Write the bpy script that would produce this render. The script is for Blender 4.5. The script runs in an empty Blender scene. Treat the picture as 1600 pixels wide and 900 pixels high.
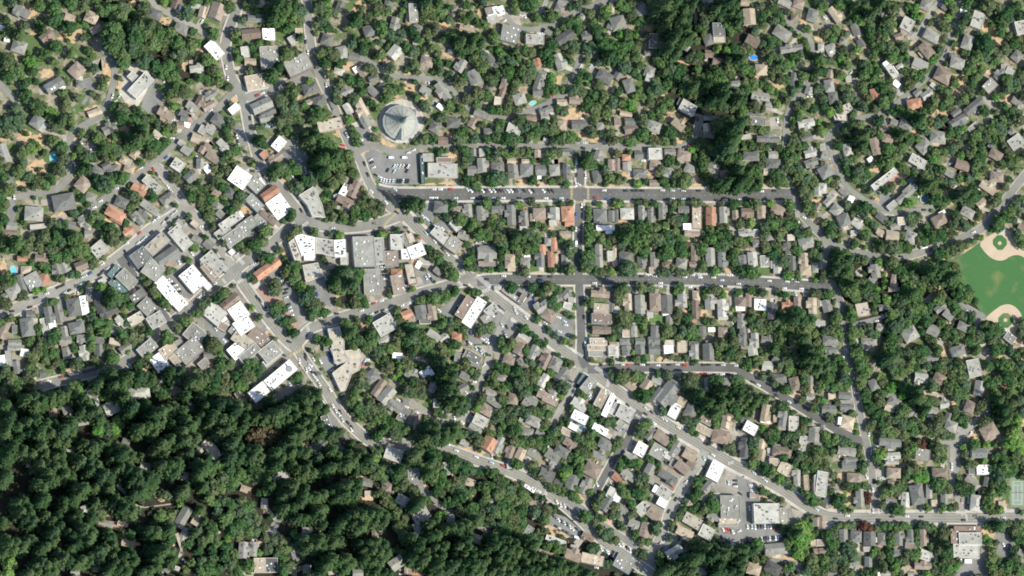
import bpy, math, random, re
import numpy as np
from mathutils import Vector, Matrix

random.seed(11); RNG = np.random.default_rng(11)
SC = bpy.context.scene
COL = SC.collection
R = math.radians
# ------------------------------------------------------------------ camera, sky, sun, exposure
LOOK = Vector((0.80, 0.56, 0)).normalized()      # tall things lean this way: the sensor looks from the WSW
TILT = R(19.0); DIST = 4200.0
cam_pos = -LOOK * DIST * math.sin(TILT) + Vector((0, 0, DIST * math.cos(TILT)))
F = (-cam_pos).normalized()
RX = (Vector((1, 0, 0)) - F * F.x).normalized()
UP = RX.cross(F).normalized()
cam = bpy.data.cameras.new('camera'); cam_o = bpy.data.objects.new('camera', cam); COL.objects.link(cam_o)
cam.sensor_width = 36.0; cam.lens = 36.0 * DIST / 960.0
cam.clip_start = 10; cam.clip_end = 30000
m = Matrix((RX, UP, -F)).transposed().to_4x4(); m.translation = cam_pos
cam_o.matrix_world = m
SC.camera = cam_o
SUN_EL = R(49); SUN_DIR = Vector((0.86, -0.50, 0)).normalized()     # direction towards the sun on the ground
w = bpy.data.worlds.new('World'); SC.world = w; w.use_nodes = True
nt = w.node_tree; nt.nodes.clear()
sky = nt.nodes.new('ShaderNodeTexSky'); sky.sky_type = 'NISHITA'; sky.sun_disc = False
sky.sun_elevation = SUN_EL; sky.sun_rotation = math.atan2(SUN_DIR.x, SUN_DIR.y)
bg = nt.nodes.new('ShaderNodeBackground'); bg.inputs['Strength'].default_value = 0.12
wo = nt.nodes.new('ShaderNodeOutputWorld')
nt.links.new(sky.outputs[0], bg.inputs[0]); nt.links.new(bg.outputs[0], wo.inputs[0])
sun = bpy.data.lights.new('sun', 'SUN'); sun.energy = 4.0; sun.angle = R(0.53); sun.color = (1.0, 0.955, 0.84)
so = bpy.data.objects.new('sun', sun); COL.objects.link(so)
sd = Vector((SUN_DIR.x * math.cos(SUN_EL), SUN_DIR.y * math.cos(SUN_EL), math.sin(SUN_EL)))
so.rotation_euler = sd.to_track_quat('Z', 'Y').to_euler(); so.location = sd * 600
SC.view_settings.view_transform = 'Standard'; SC.view_settings.look = 'None'
SC.view_settings.exposure = 0.67; SC.view_settings.gamma = 1
SC.cycles.filter_width = 1.85; SC.cycles.max_bounces = 5; SC.cycles.diffuse_bounces = 2; SC.cycles.glossy_bounces = 1; SC.cycles.transmission_bounces = 1
SC.cycles.transparent_max_bounces = 4

# ------------------------------------------------------------------ survey plan: photo pixel -> place on the ground plane (or at height z)
M0 = 0.6                                          # metres per photo pixel
def P(px, py, z=0.0):
    d = F + RX * ((px - 800) * M0 / DIST) + UP * ((450 - py) * M0 / DIST)
    t = (z - cam_pos.z) / d.z
    q = cam_pos + d * t
    return Vector((q.x, q.y, z))
def heading(px, py, a):
    a = R(a)
    q = P(px + 5 * math.cos(a), py + 5 * math.sin(a)) - P(px, py)
    return math.atan2(q.y, q.x)

# ------------------------------------------------------------------ materials
def mat(name, col, rough=0.9, var=0.0, noise=None, obj_var=0.0, spec=0.25, attr_var=False, noise2=None, hue_var=0):
    """procedural surface: base colour * large noise * fine noise * per-object variation"""
    m = bpy.data.materials.new(name); m.use_nodes = True
    t = m.node_tree; b = t.nodes['Principled BSDF']
    b.inputs['Roughness'].default_value = rough
    if 'Specular IOR Level' in b.inputs: b.inputs['Specular IOR Level'].default_value = spec
    fac = None
    def mul(a, bsock):
        if a is None: return bsock
        n = t.nodes.new('ShaderNodeMath'); n.operation = 'MULTIPLY'
        t.links.new(a, n.inputs[0]); t.links.new(bsock, n.inputs[1]); return n.outputs[0]
    geo = t.nodes.new('ShaderNodeNewGeometry')
    for nz in (noise, noise2):
        if nz:
            n = t.nodes.new('ShaderNodeTexNoise'); n.inputs['Scale'].default_value = nz[0]; n.inputs['Detail'].default_value = 4
            n.inputs['Roughness'].default_value = 0.65
            t.links.new(geo.outputs['Position'], n.inputs['Vector'])
            mr = t.nodes.new('ShaderNodeMapRange'); mr.inputs['From Min'].default_value = .25; mr.inputs['From Max'].default_value = .75
            mr.inputs['To Min'].default_value = nz[1]; mr.inputs['To Max'].default_value = nz[2]
            t.links.new(n.outputs['Fac'], mr.inputs['Value']); fac = mul(fac, mr.outputs[0])
    if obj_var:
        oi = t.nodes.new('ShaderNodeObjectInfo')
        mr = t.nodes.new('ShaderNodeMapRange'); mr.inputs['To Min'].default_value = 1 - obj_var; mr.inputs['To Max'].default_value = 1 + obj_var
        t.links.new(oi.outputs['Random'], mr.inputs['Value']); fac = mul(fac, mr.outputs[0])
    if attr_var:
        at = t.nodes.new('ShaderNodeAttribute'); at.attribute_name = 'tint'
        fac = mul(fac, at.outputs['Fac'])
    rgb = t.nodes.new('ShaderNodeRGB'); rgb.outputs[0].default_value = (*col, 1)
    src = rgb.outputs[0]
    if fac is not None:
        mx = t.nodes.new('ShaderNodeVectorMath'); mx.operation = 'SCALE'
        t.links.new(src, mx.inputs[0]); t.links.new(fac, mx.inputs['Scale']); src = mx.outputs[0]
    t.links.new(src, b.inputs['Base Color'])
    return m

def leaf_mat(name, col, attr=False):
    col = [(a * 1.16 + .006, b * 1.14 + .005, d * 1.2 + .006) if 'conifer' not in name else (a * 1.06 + .002, b * 1.06 + .003, d * 1.1 + .003) for a, b, d in col]
    """foliage: greens mixed per tree (object random or the tree's own tint) and by clump noise; a little light passes through"""
    m = bpy.data.materials.new(name); m.use_nodes = True
    t = m.node_tree; t.nodes.clear()
    out = t.nodes.new('ShaderNodeOutputMaterial')
    geo = t.nodes.new('ShaderNodeNewGeometry')
    n = t.nodes.new('ShaderNodeTexNoise'); n.inputs['Scale'].default_value = 0.45; n.inputs['Detail'].default_value = 3
    t.links.new(geo.outputs['Position'], n.inputs['Vector'])
    if attr:
        at = t.nodes.new('ShaderNodeAttribute'); at.attribute_name = 'tint'; rnd = at.outputs['Fac']
    else:
        oi = t.nodes.new('ShaderNodeObjectInfo'); rnd = oi.outputs['Random']
    mx = t.nodes.new('ShaderNodeValToRGB'); e = mx.color_ramp.elements
    e[0].color = (*col[0], 1); e[1].color = (*col[-1], 1)
    for k in range(1, len(col) - 1):
        x = e.new(k / (len(col) - 1)); x.color = (*col[k], 1)
    t.links.new(rnd, mx.inputs[0])
    mr = t.nodes.new('ShaderNodeMapRange'); mr.inputs['From Min'].default_value = .3; mr.inputs['From Max'].default_value = .7
    mr.inputs['To Min'].default_value = .6; mr.inputs['To Max'].default_value = 1.45
    t.links.new(n.outputs['Fac'], mr.inputs['Value'])
    sc = t.nodes.new('ShaderNodeVectorMath'); sc.operation = 'SCALE'
    t.links.new(mx.outputs[0], sc.inputs[0]); t.links.new(mr.outputs[0], sc.inputs['Scale'])
    d = t.nodes.new('ShaderNodeBsdfDiffuse'); tr = t.nodes.new('ShaderNodeBsdfTranslucent')
    t.links.new(sc.outputs[0], d.inputs['Color']); t.links.new(sc.outputs[0], tr.inputs['Color'])
    ms = t.nodes.new('ShaderNodeMixShader'); ms.inputs[0].default_value = 0.22
    t.links.new(d.outputs[0], ms.inputs[1]); t.links.new(tr.outputs[0], ms.inputs[2]); t.links.new(ms.outputs[0], out.inputs['Surface'])
    return m

ROOFC = dict(g=(.215, .213, .185), d=(.142, .145, .132), k=(.075, .075, .072), l=(.325, .32, .28), w=(.82, .81, .76), t=(.34, .285, .21),
             b=(.19, .145, .115), p=(.225, .182, .145), r=(.34, .185, .12), c=(.36, .325, .26), T=(.10, .145, .14))
ROOFN = dict(g='grey', d='dark grey', k='charcoal', l='pale grey', w='white', t='tan', b='brown', p='dull brown', r='terracotta', c='cream', T='dark teal')
RM = {k: mat('roof_' + ROOFN[k].replace(' ', '_'), c, .85, noise=(.22, .72, 1.28), noise2=(2.2, .8, 1.2), obj_var=.2) for k, c in ROOFC.items()}
RMA = {k: mat('roof_' + ROOFN[k].replace(' ', '_') + '_set', c, .85, noise=(.22, .72, 1.28), noise2=(2.2, .8, 1.2), attr_var=True) for k, c in ROOFC.items()}
WALLC = [(.55, .50, .42), (.62, .60, .55), (.34, .33, .31), (.24, .18, .14), (.48, .40, .30), (.70, .68, .63), (.30, .33, .34)]
WM = [mat('wall_paint', c, .85, noise=(.8, .85, 1.1), obj_var=.1) for c in WALLC]
M_brick = mat('chimney_brick', (.30, .17, .12), .9, noise=(3, .7, 1.2))
M_metal = mat('vent_metal', (.45, .46, .46), .5, noise=(2, .8, 1.2), obj_var=.5)
M_duct = mat('dark_roof_duct', (.15, .15, .145), .6, noise=(2, .8, 1.2), obj_var=.6)
M_glass = mat('skylight_glass', (.05, .07, .09), .15, spec=.5)
M_dome = mat('skylight_dome', (.75, .78, .78), .3, spec=.5)
M_white = mat('white_trim', (.75, .74, .70), .6)
M_asph = [mat('asphalt', (.108, .108, .102), .9, noise=(.05, .75, 1.25), noise2=(.9, .85, 1.15)),
          mat('worn_asphalt', (.20, .197, .175), .9, noise=(.06, .75, 1.2), noise2=(.8, .85, 1.15)),
          mat('old_pale_asphalt', (.255, .247, .215), .9, noise=(.07, .75, 1.2), noise2=(.8, .85, 1.15))]
M_walk = mat('pavement_concrete', (.43, .40, .345), .9, noise=(.15, .7, 1.2), noise2=(1.5, .85, 1.1))
M_drive = mat('driveway_concrete', (.32, .295, .25), .9, noise=(.12, .6, 1.25), noise2=(1.2, .8, 1.15))
M_lot = mat('lot_asphalt', (.19, .19, .178), .9, noise=(.08, .7, 1.25), noise2=(.9, .85, 1.15))
M_soil = mat('bare_soil', (.46, .33, .20), 1, noise=(.25, .65, 1.25), noise2=(1.6, .75, 1.2))
M_dirt = mat('infield_dirt', (.43, .345, .25), 1, noise=(.1, .9, 1.1), noise2=(1.2, .92, 1.06))
M_lawn = mat('lawn_grass', (.085, .16, .05), 1, noise=(.25, .7, 1.3), noise2=(1.5, .8, 1.2))
M_brickpave = mat('brick_paving', (.34, .22, .17), .9, noise=(.3, .75, 1.2), noise2=(1.5, .85, 1.1))
M_paint = mat('road_paint_white', (.60, .60, .56), .8, noise=(1.2, .6, 1.1))
M_yel = mat('road_paint_yellow', (.52, .43, .20), .8, noise=(1.2, .6, 1.1))
M_bark = mat('bark', (.11, .075, .05), 1, noise=(2, .7, 1.3))
def water(name, c):
    m = mat(name, c, .08, noise=(.3, .8, 1.15), spec=.5); return m
M_pool = water('pool_water', (.11, .50, .54)); M_poolb = water('pool_water_deep', (.03, .12, .16)); M_poolc = water('pool_cover_blue', (.03, .22, .70))

# ------------------------------------------------------------------ mesh helpers
class MB:
    def __init__(s): s.v = []; s.f = []; s.m = []; s.t = []
    def face(s, pts, mi=0, tint=1.0):
        i = len(s.v); s.v.extend([tuple(p) for p in pts]); s.f.append(tuple(range(i, i + len(pts)))); s.m.append(mi); s.t.append(tint)
    def box(s, x0, y0, z0, x1, y1, z1, mi=0, bottom=False, T=None, tint=1.0):
        c = [Vector((x, y, z)) for z in (z0, z1) for x, y in ((x0, y0), (x1, y0), (x1, y1), (x0, y1))]
        if T: c = [T @ p for p in c]
        for q in ((4, 5, 6, 7), (0, 1, 5, 4), (1, 2, 6, 5), (2, 3, 7, 6), (3, 0, 4, 7)) + (((3, 2, 1, 0),) if bottom else ()):
            s.face([c[i] for i in q], mi, tint)
    def build(s, name, mats, parent=None, loc=None, rz=0, tint=False, smooth=False):
        me = bpy.data.meshes.new(name); me.from_pydata(s.v, [], s.f)
        for mm in (mats if isinstance(mats, (list, tuple)) else [mats]): me.materials.append(mm)
        me.polygons.foreach_set('material_index', s.m)
        if smooth: me.polygons.foreach_set('use_smooth', [True] * len(s.f))
        if tint:
            a = me.attributes.new('tint', 'FLOAT', 'FACE'); a.data.foreach_set('value', s.t)
        me.update()
        return link(name, me, parent, loc, rz)
def link(name, me, parent=None, loc=None, rz=0):
    o = bpy.data.objects.new(name, me); COL.objects.link(o)
    if loc is not None: o.location = loc
    o.rotation_euler = (0, 0, rz)
    if parent is not None: o.parent = parent
    return o
def tag(o, label=None, cat=None, group=None, kind=None):
    if label: o['label'] = label
    if cat: o['category'] = cat
    if group: o['group'] = group
    if kind: o['kind'] = kind
    return o
def empty(name, loc, rz=0):
    o = bpy.data.objects.new(name, None); COL.objects.link(o); o.location = loc; o.rotation_euler = (0, 0, rz); o.empty_display_size = .5
    return o

# ------------------------------------------------------------------ survey data
DATA = r'''
@0 0
H 165 97 130 90 32 d g;715 135 100 90 25 t h;748 228 90 60 -28 t g;372 290 110 90 -40 b g;150 365 110 100 20 g h;600 550 110 100 -45 p h;425 665 150 80 -30 d g;485 675 50 40 -35 w f;1207 110 110 80 20 d h;1375 30 70 90 20 b g;1420 225 110 80 30 g h;1395 62 50 40 -20 w f;1530 30 70 70 10 l g;1585 95 60 90 15 t g;1100 665 210 95 -47 l f;1035 595 65 60 -45 l f;1535 528 110 70 -8 l g;1290 880 110 80 30 p g;1500 840 100 80 30 g g;1430 890 60 60 30 d g;1570 790 70 90 30 p g;12 220 40 45 30 w f;55 305 45 45 10 w f;740 880 110 50 -20 t g;545 140 80 60 20 t g;620 655 50 50 0 d h
b 110 20 60;300 40 70;430 60 70;560 40 60;650 60 60;420 160 70;300 200 60;200 190 50;50 150 50;60 230 60;540 220 60;600 200 50;440 360 70;350 420 60;560 420 60;700 400 60;650 300 50;50 480 70;130 560 70;200 650 70;60 600 60;250 560 60;200 750 80;120 800 70;300 830 70;300 500 50;490 730 50;600 760 50;740 540 60;680 490 50;420 480 50;520 640 40;820 620 50;800 680 40;910 610 50;780 90 50;860 80 60;930 150 70;950 60 70;870 250 70;900 330 80;1000 200 60;1060 300 80;1010 380 70;1150 260 70;1200 340 70;1300 310 70;1380 350 60;1250 260 60;1100 180 70;1080 400 70;960 420 70;1350 240 50;1450 110 60;1130 60 40;1540 340 60;1480 370 60;1400 420 60;1300 400 50;970 500 50;1110 490 60;1200 520 60;1300 520 60;1350 600 80;1280 560 50;1500 250 60;1560 610 60;1330 740 70;1440 710 70;1370 690 60;960 850 80;880 830 50;1080 870 50;520 800 50;460 560 40
y 680 200 22;1290 20 40;1350 830 40;400 870 50;240 480 55;1000 90 40;1040 100 40
c 150 260 60;340 230 40;1180 170 60;1030 220 60
S 220 90 60 60 0;520 290 70 40 20;600 270 40 40 0;380 580 70 40 0;1020 50 40 50 0;840 570 35 90 0;1300 165 40 30 0;1440 510 25 50 0;1020 810 50 30 0;950 680 40 60 0;730 860 70 30 -20;1540 420 40 40 0;270 250 30 30 0
P 640 620 700 600 750 680 700 760 660 820 630 810 690 720 640 660;720 480 790 450 820 500 760 560 720 600 790 600 800 560 730 520;1100 830 1250 690 1300 770 1160 890;300 690 340 670 350 740 310 740;1170 640 1290 655 1230 690 1090 870
C 880 750 105 w;902 792 -20 w;935 752 -60 w;1578 168 -60 w;1280 630 80 w
@320 0
H 650 395 1 1 0 d g;500 268 100 95 0 w f;360 265 150 80 -5 b g;505 445 145 175 -3 g f;730 505 210 140 -25 g f;75 390 150 90 48 w f;315 405 65 85 -5 l f;355 490 90 70 0 t g;405 640 170 120 -10 t f;445 825 170 90 -25 g g;490 880 130 60 -25 d g;825 690 120 90 -15 d h;895 790 110 80 -20 d h;690 310 70 70 -30 l f;735 240 60 45 0 t f;410 140 150 60 5 d g;430 30 70 60 0 t g;95 90 110 130 20 p g;15 80 60 90 20 p g;955 310 90 90 20 d h;1075 410 80 100 -15 g h;1165 445 90 50 10 d g;1290 240 100 90 -15 d h;1485 410 90 110 40 l g;1490 190 110 80 -75 g g;1440 25 70 70 10 d h;1595 110 40 160 5 t g;1050 555 80 60 20 c h;1230 555 70 80 -30 p g;1180 545 40 50 -30 w f;1315 615 70 50 -20 d g;1110 715 90 80 20 g h;1310 710 90 60 45 d g;1380 680 70 50 -40 d g;1215 845 150 90 62 t g;1120 850 90 60 60 l g;230 850 90 60 -40 w f;40 740 110 60 -30 g g;30 820 110 70 -30 p g;820 800 60 50 -20 t g;1060 45 60 70 20 d g
b 60 60 50;200 60 70;290 40 70;340 60 40;490 70 45;240 130 50;290 160 40;240 260 50;260 320 40;240 400 40;270 460 50;360 370 45;430 340 50;480 320 40;390 430 40;350 550 60;540 590 60;490 620 50;600 480 40;700 410 60;640 420 60;210 690 60;180 800 40;670 690 80;600 780 60;700 840 80;620 860 60;780 830 60;870 860 70;930 880 60;760 90 60;690 130 70;650 220 70;740 160 50;600 180 60;850 200 50;900 60 70;960 100 60;1020 70 60;920 170 60;970 210 50;840 260 40;900 420 50;960 400 60;1000 430 60;930 500 60;1050 500 60;880 500 40;1100 460 30;1150 350 60;1240 380 60;1180 180 80;1280 140 60;1120 230 50;1370 200 60;1340 100 50;1390 260 60;1450 270 60;1370 430 60;1300 350 50;1440 550 60;1290 520 50;1540 260 50;1560 380 50;1500 320 50;1380 60 50;1420 90 50;1520 130 40;1590 40 40;980 580 60;1020 720 60;1070 660 50;1130 620 60;1200 640 60;1250 700 60;1150 780 50;1050 800 40;1030 770 50;1300 800 60;1350 850 50;1400 700 50;1440 720 60;1520 710 50;1480 690 50;1400 800 50;1320 550 40;1440 600 50;1580 540 40;60 280 60;30 450 70;60 550 60;100 640 60;20 620 60;1220 320 40;1260 300 40
y 410 95 40;750 110 45;820 640 40;700 770 40;1550 80 30;940 30 40;230 300 30;100 590 40;50 480 40
c 560 60 80;620 70 80;680 50 70;530 140 60;560 20 60;500 560 60;550 540 60;590 500 50;730 270 40;1200 120 50
S 1200 60 50 50 0;1290 50 50 30 0;1560 340 40 30 0;1560 680 80 40 0;960 560 30 60 0;1120 520 60 30 20;720 780 40 30 0;1400 460 30 40 30;1580 560 30 30 0;330 715 60 25 0;240 770 60 30 0;1450 750 60 30 0;1530 790 50 20 20;690 780 60 35 0
P 540 780 540 760 560 700 600 690 600 790
C 786 293 90 w;788 325 90 d;806 405 80 w;948 663 80 w;968 790 70 d;985 820 65 g;1000 850 65 g;450 730 -20 w;410 745 -20 r;560 695 -20 g;168 525 90 w;180 610 90 w;265 838 60 g;45 865 -30 w;1550 622 10 d;1580 625 10 d;465 145 80 w;1135 150 20 g
@640 0
H 650 70 1 1 0 d g;700 85 90 70 -15 w f;650 95 100 80 -15 w f;620 85 60 60 -15 g f;650 150 90 60 -15 l f;785 265 140 130 15 g f;980 305 145 75 3 l f;1215 290 160 80 -35 k g;1380 280 80 80 -10 d g;1180 480 90 130 -20 l g;335 390 60 70 20 d h;395 510 110 80 -60 g g;135 480 100 80 15 p h;650 490 110 60 50 d g;630 450 60 50 50 d g;505 600 110 100 65 d g;530 650 90 50 20 g f;625 690 60 60 25 d h;725 700 130 60 -70 b g;690 790 60 70 10 c f;740 640 40 50 0 d g;860 770 100 90 -15 g h;1000 490 60 70 -20 r g;1020 640 130 80 -70 g g;1000 715 80 60 0 d g;255 720 160 90 55 g g;120 715 90 80 30 g g;1525 600 130 90 30 d h;1580 200 70 80 20 g g;1300 780 110 70 5 p g;1190 800 80 50 0 t g;1070 870 110 60 -20 g g;560 890 120 60 20 g g;30 100 70 150 0 g f;75 220 90 60 55 g h;20 880 60 60 0 g f;450 215 120 50 15 t g;355 65 50 40 0 g h;1200 20 90 60 25 g g;1170 70 70 60 30 g h;1350 130 50 50 30 g h;1085 250 60 40 30 d g;1580 60 40 80 0 t g;45 330 40 30 0 l g;1040 590 90 70 10 g h;240 835 60 40 40 w f
b 130 60 70;200 40 60;60 40 40;100 160 50;170 130 60;240 100 70;300 150 60;310 60 50;450 40 50;400 100 50;470 130 50;540 180 50;420 160 50;200 230 50;130 250 50;20 250 50;60 300 60;30 400 60;100 400 50;170 380 50;220 420 50;280 300 60;340 280 70;420 300 70;490 300 60;560 310 60;520 370 70;450 380 60;390 420 50;560 430 50;500 460 60;540 520 60;300 500 50;240 550 60;220 480 50;40 500 60;60 560 50;310 570 40;380 640 70;430 600 50;330 730 50;440 780 60;400 850 60;520 820 60;540 720 60;610 740 50;680 580 60;640 620 60;720 420 60;790 480 60;780 560 60;700 490 50;660 280 50;690 310 60;640 240 40;600 190 50;830 640 50;810 700 50;870 560 70;920 600 60;850 450 50;950 410 60;900 390 50;1060 420 70;1030 380 50;1100 480 50;930 500 50;960 540 50;1120 350 50;1100 300 40;1200 210 40;1250 180 50;1300 170 60;1150 250 50;1300 230 50;1290 360 60;1350 340 50;1400 380 60;1450 420 60;1430 180 60;1460 240 60;1500 340 60;1540 290 50;1550 380 60;1590 330 50;1480 300 50;1500 150 50;1550 130 50;1250 50 50;1320 60 60;1400 50 60;1390 110 50;1100 130 60;1060 60 40;1000 140 50;970 120 40;890 40 60;830 30 60;920 80 40;960 40 60;820 90 40;900 250 40;1200 350 50;1250 420 40;1260 470 40;1270 740 60;1320 620 60;1300 700 50;1350 720 50;1400 600 50;1480 650 50;1450 740 60;1520 760 70;1580 800 60;1400 820 60;1460 850 70;1540 880 60;1360 850 40;1130 700 50;1090 660 50;1190 700 40;1250 600 30;790 780 50;760 850 60;700 860 50;640 860 50;850 870 50;940 780 40;1080 740 40;1160 850 40;1200 870 50;40 640 40;50 760 50;100 830 50;180 690 30;30 830 40;310 820 60;360 780 40;1540 490 50;1480 480 50;1590 470 50;1380 470 40
y 575 610 35;700 390 40;1395 600 22;1395 660 22;1395 720 22;1395 770 22;1540 80 50;1500 120 40;1010 560 50;1080 600 50;1180 130 40;780 630 25;100 100 40
c 130 20 60;220 20 60;400 330 60;480 350 60;550 340 50;830 390 40;1560 430 60;500 300 60
S 430 40 80 20 0;580 200 60 25 45;30 680 40 40 0;100 770 40 30 0;880 720 50 40 0;860 400 15 90 0;840 850 60 20 0;1300 880 90 30 0;880 510 40 30 0;300 420 40 30 0;400 210 40 30 30;910 620 40 30 0;1160 620 30 40 0;550 90 20 50 0;630 760 30 40 0;270 200 50 40 0;480 830 60 20 0;1380 850 40 40 0;1560 640 30 30 0;1250 860 40 20 0
P 790 60 860 140 880 240 860 250 800 180 760 120;850 110 910 110 920 140 850 140;1320 490 1370 500 1340 560 1290 590;1400 500 1460 480 1470 540 1400 540;520 660 600 660 600 700 530 690;1070 560 1140 590 1150 640 1110 640
L 710 390 60 30 20
O 210 820 40 17 50;960 805 30 12 -20
C 870 122 10 w;900 125 60 w;835 250 -60 w;1005 262 0 w;1040 262 0 w;1010 262 80 l;1330 100 10 w;1335 520 -50 w;1415 518 -40 l;1020 850 -25 w;1118 740 60 r;152 655 80 w;740 165 -30 w;960 35 -40 d;1100 212 0 d
@960 0
H 30 180 120 110 -15 g h;215 80 100 90 -20 d h;180 90 40 30 -30 w f;320 320 95 120 5 b f;815 230 100 110 0 d f;820 310 100 45 0 c f;735 310 80 90 -20 d h;740 420 70 60 5 b g;810 480 90 60 10 b g;1055 130 100 130 -5 t g;1080 320 110 80 30 b g;1310 260 140 100 35 g h;1380 375 190 70 -8 g g;1440 30 90 80 20 p h;1330 20 110 60 25 l g;1545 120 80 110 15 d h;1410 135 60 60 10 p h;1150 540 70 60 0 d h;1150 545 100 90 0 t h;940 660 110 60 -5 g h;1140 760 150 80 10 g g;1210 810 60 50 20 g h;1400 620 50 110 5 d g;1520 710 60 70 20 g g;575 840 130 90 30 l f;520 800 50 60 30 d f;275 560 80 90 20 g h;275 605 60 70 20 l f;115 670 80 110 -20 d h;25 590 60 70 35 d g;265 415 60 40 0 g h;750 20 50 40 0 g g;1020 20 70 50 5 t g;1090 890 120 30 0 d g;570 380 50 40 -60 g g;90 890 100 30 10 t g
b 30 30 60;90 60 60;150 40 60;140 120 50;200 170 60;270 160 40;290 20 60;100 280 50;250 290 45;200 330 40;170 380 50;110 350 60;60 380 60;40 440 60;100 460 60;170 450 50;200 510 50;150 560 50;90 520 60;190 600 40;330 450 50;310 400 40;360 500 60;390 570 60;330 640 60;330 700 70;290 720 50;450 540 60;520 540 60;480 600 60;420 640 60;400 680 50;550 610 60;600 640 60;560 690 60;620 740 60;680 700 60;640 600 60;690 600 50;650 540 50;620 480 50;610 420 50;660 430 50;580 460 40;630 320 50;600 280 50;700 270 40;660 220 50;700 180 50;700 80 60;650 60 40;720 120 50;850 130 60;900 180 60;910 250 50;880 330 40;940 380 60;1000 400 70;1060 400 60;960 480 70;1040 470 60;1000 540 70;930 540 50;1080 550 50;870 540 60;800 560 70;740 590 60;770 660 60;850 620 60;890 580 50;900 480 50;840 680 60;800 740 70;880 740 70;960 740 60;1020 700 50;940 820 70;860 830 70;780 820 60;720 860 60;1000 880 60;1010 640 40;1090 650 60;1150 660 40;1210 680 50;1260 720 40;1180 620 30;1230 590 50;1300 620 50;1350 620 50;1260 540 50;1340 520 60;1400 510 50;1450 490 50;1480 590 60;1530 590 50;1450 660 50;1400 700 50;1330 740 40;1360 790 40;1200 470 50;1180 400 50;1230 420 60;1280 450 50;1160 350 50;1220 350 50;1290 330 40;1400 440 50;1450 420 40;1100 240 50;1160 200 50;1140 50 50;1200 100 50;1160 130 50;1250 60 60;1290 110 50;1240 160 50;1330 160 50;1380 210 40;1430 230 40;1290 200 40;1200 290 40;1240 310 40;1360 80 40;1500 230 40;1540 380 50;1500 320 40;1580 450 50;1560 530 60;1570 620 50;1590 700 50;1450 760 50;1430 830 60;1500 820 60;1560 850 50;1100 830 60;1160 860 50;1580 20 40;60 800 60;150 850 50;220 760 50;280 800 50;370 850 50;420 790 50;350 800 40;450 850 40;30 720 50;200 700 40;650 830 40;460 700 40;680 780 50
y 50 270 45;110 830 60;170 750 40;190 720 30;170 270 35;800 380 45;880 390 45;1270 815 45;30 370 50;1460 250 40;1450 870 40;1380 500 40;1220 700 40
c 380 60 90;450 40 80;530 80 80;420 140 80;500 180 80;560 160 60;400 240 70;460 280 80;540 250 70;430 350 70;500 360 70;560 320 60;390 410 60;460 430 60;330 110 60;600 40 60;780 60 60;860 50 80;930 60 70;970 110 60;900 110 60;960 180 50;720 660 60;600 690 60;880 690 60;830 770 70;950 790 60;1000 780 60;760 790 60;980 460 60;850 470 40;1560 430 50;1580 560 50
S 270 220 60 30 0;420 460 50 30 30;560 480 60 30 0;350 790 40 70 20;60 340 60 40 0;1180 600 40 30 0;1260 670 60 25 0;440 870 40 20 0;1210 530 60 25 0;1120 580 40 30 0;290 870 60 20 0;1080 195 40 30 0;1480 150 30 50 20
P 1020 790 1180 830 1330 880 1300 900 1170 850 1010 810;1360 800 1390 810 1380 890 1340 890;1370 160 1460 210 1460 235 1360 180;625 0 650 0 655 200 625 200;1500 180 1550 180 1560 240 1500 220
L 75 280 50 30 0;170 270 25 60 -10;1270 815 45 40 0
O 1085 450 35 22 10
C 1510 742 90 w;1525 742 90 w;1540 742 90 w;170 90 -30 w;240 30 20 l;275 540 60 w
@1280 0
H 130 110 80 140 -35 t g;95 385 90 90 -25 g h;80 670 80 100 -10 g h;110 765 80 100 -10 d h;230 615 50 50 -5 l f;190 860 150 70 -25 c f;290 230 100 70 65 d g;310 260 60 50 60 t f;330 335 70 50 55 d g;690 190 110 100 -65 l f;665 240 60 50 0 g f;835 35 90 100 20 g h;620 290 70 60 -20 p g;880 280 130 90 30 g h;835 260 80 60 -60 g h;840 390 130 90 50 p h;790 500 130 80 25 g g;530 510 70 50 55 w f;580 560 80 60 55 w f;635 610 50 60 50 k f;605 655 60 50 40 w f;570 560 60 120 -35 l f;435 735 70 90 -15 r g;745 810 120 80 -10 r h;840 740 100 60 -35 l g;770 725 70 50 -35 g g;970 590 140 120 30 p h;895 670 60 40 40 l g;1080 495 120 90 15 g h;1045 435 60 40 10 d h;1160 330 90 130 20 g h;1240 155 100 140 22 l f;1130 80 60 40 0 w f;1405 575 110 70 -45 g g;1335 670 120 90 -45 g f;1210 830 190 70 -40 d g;1070 880 90 50 -40 d g;1545 440 90 80 -50 d h;1575 215 90 110 -10 l f;1490 560 70 60 30 l f;1540 800 90 80 30 g g;490 110 60 50 -40 d g;1450 530 60 60 0 g f;980 55 50 50 40 d g;85 580 60 70 10 t g;190 320 60 60 20 g h;15 370 50 60 0 l h;630 520 60 40 -30 l h;1590 120 50 60 30 d g
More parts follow.
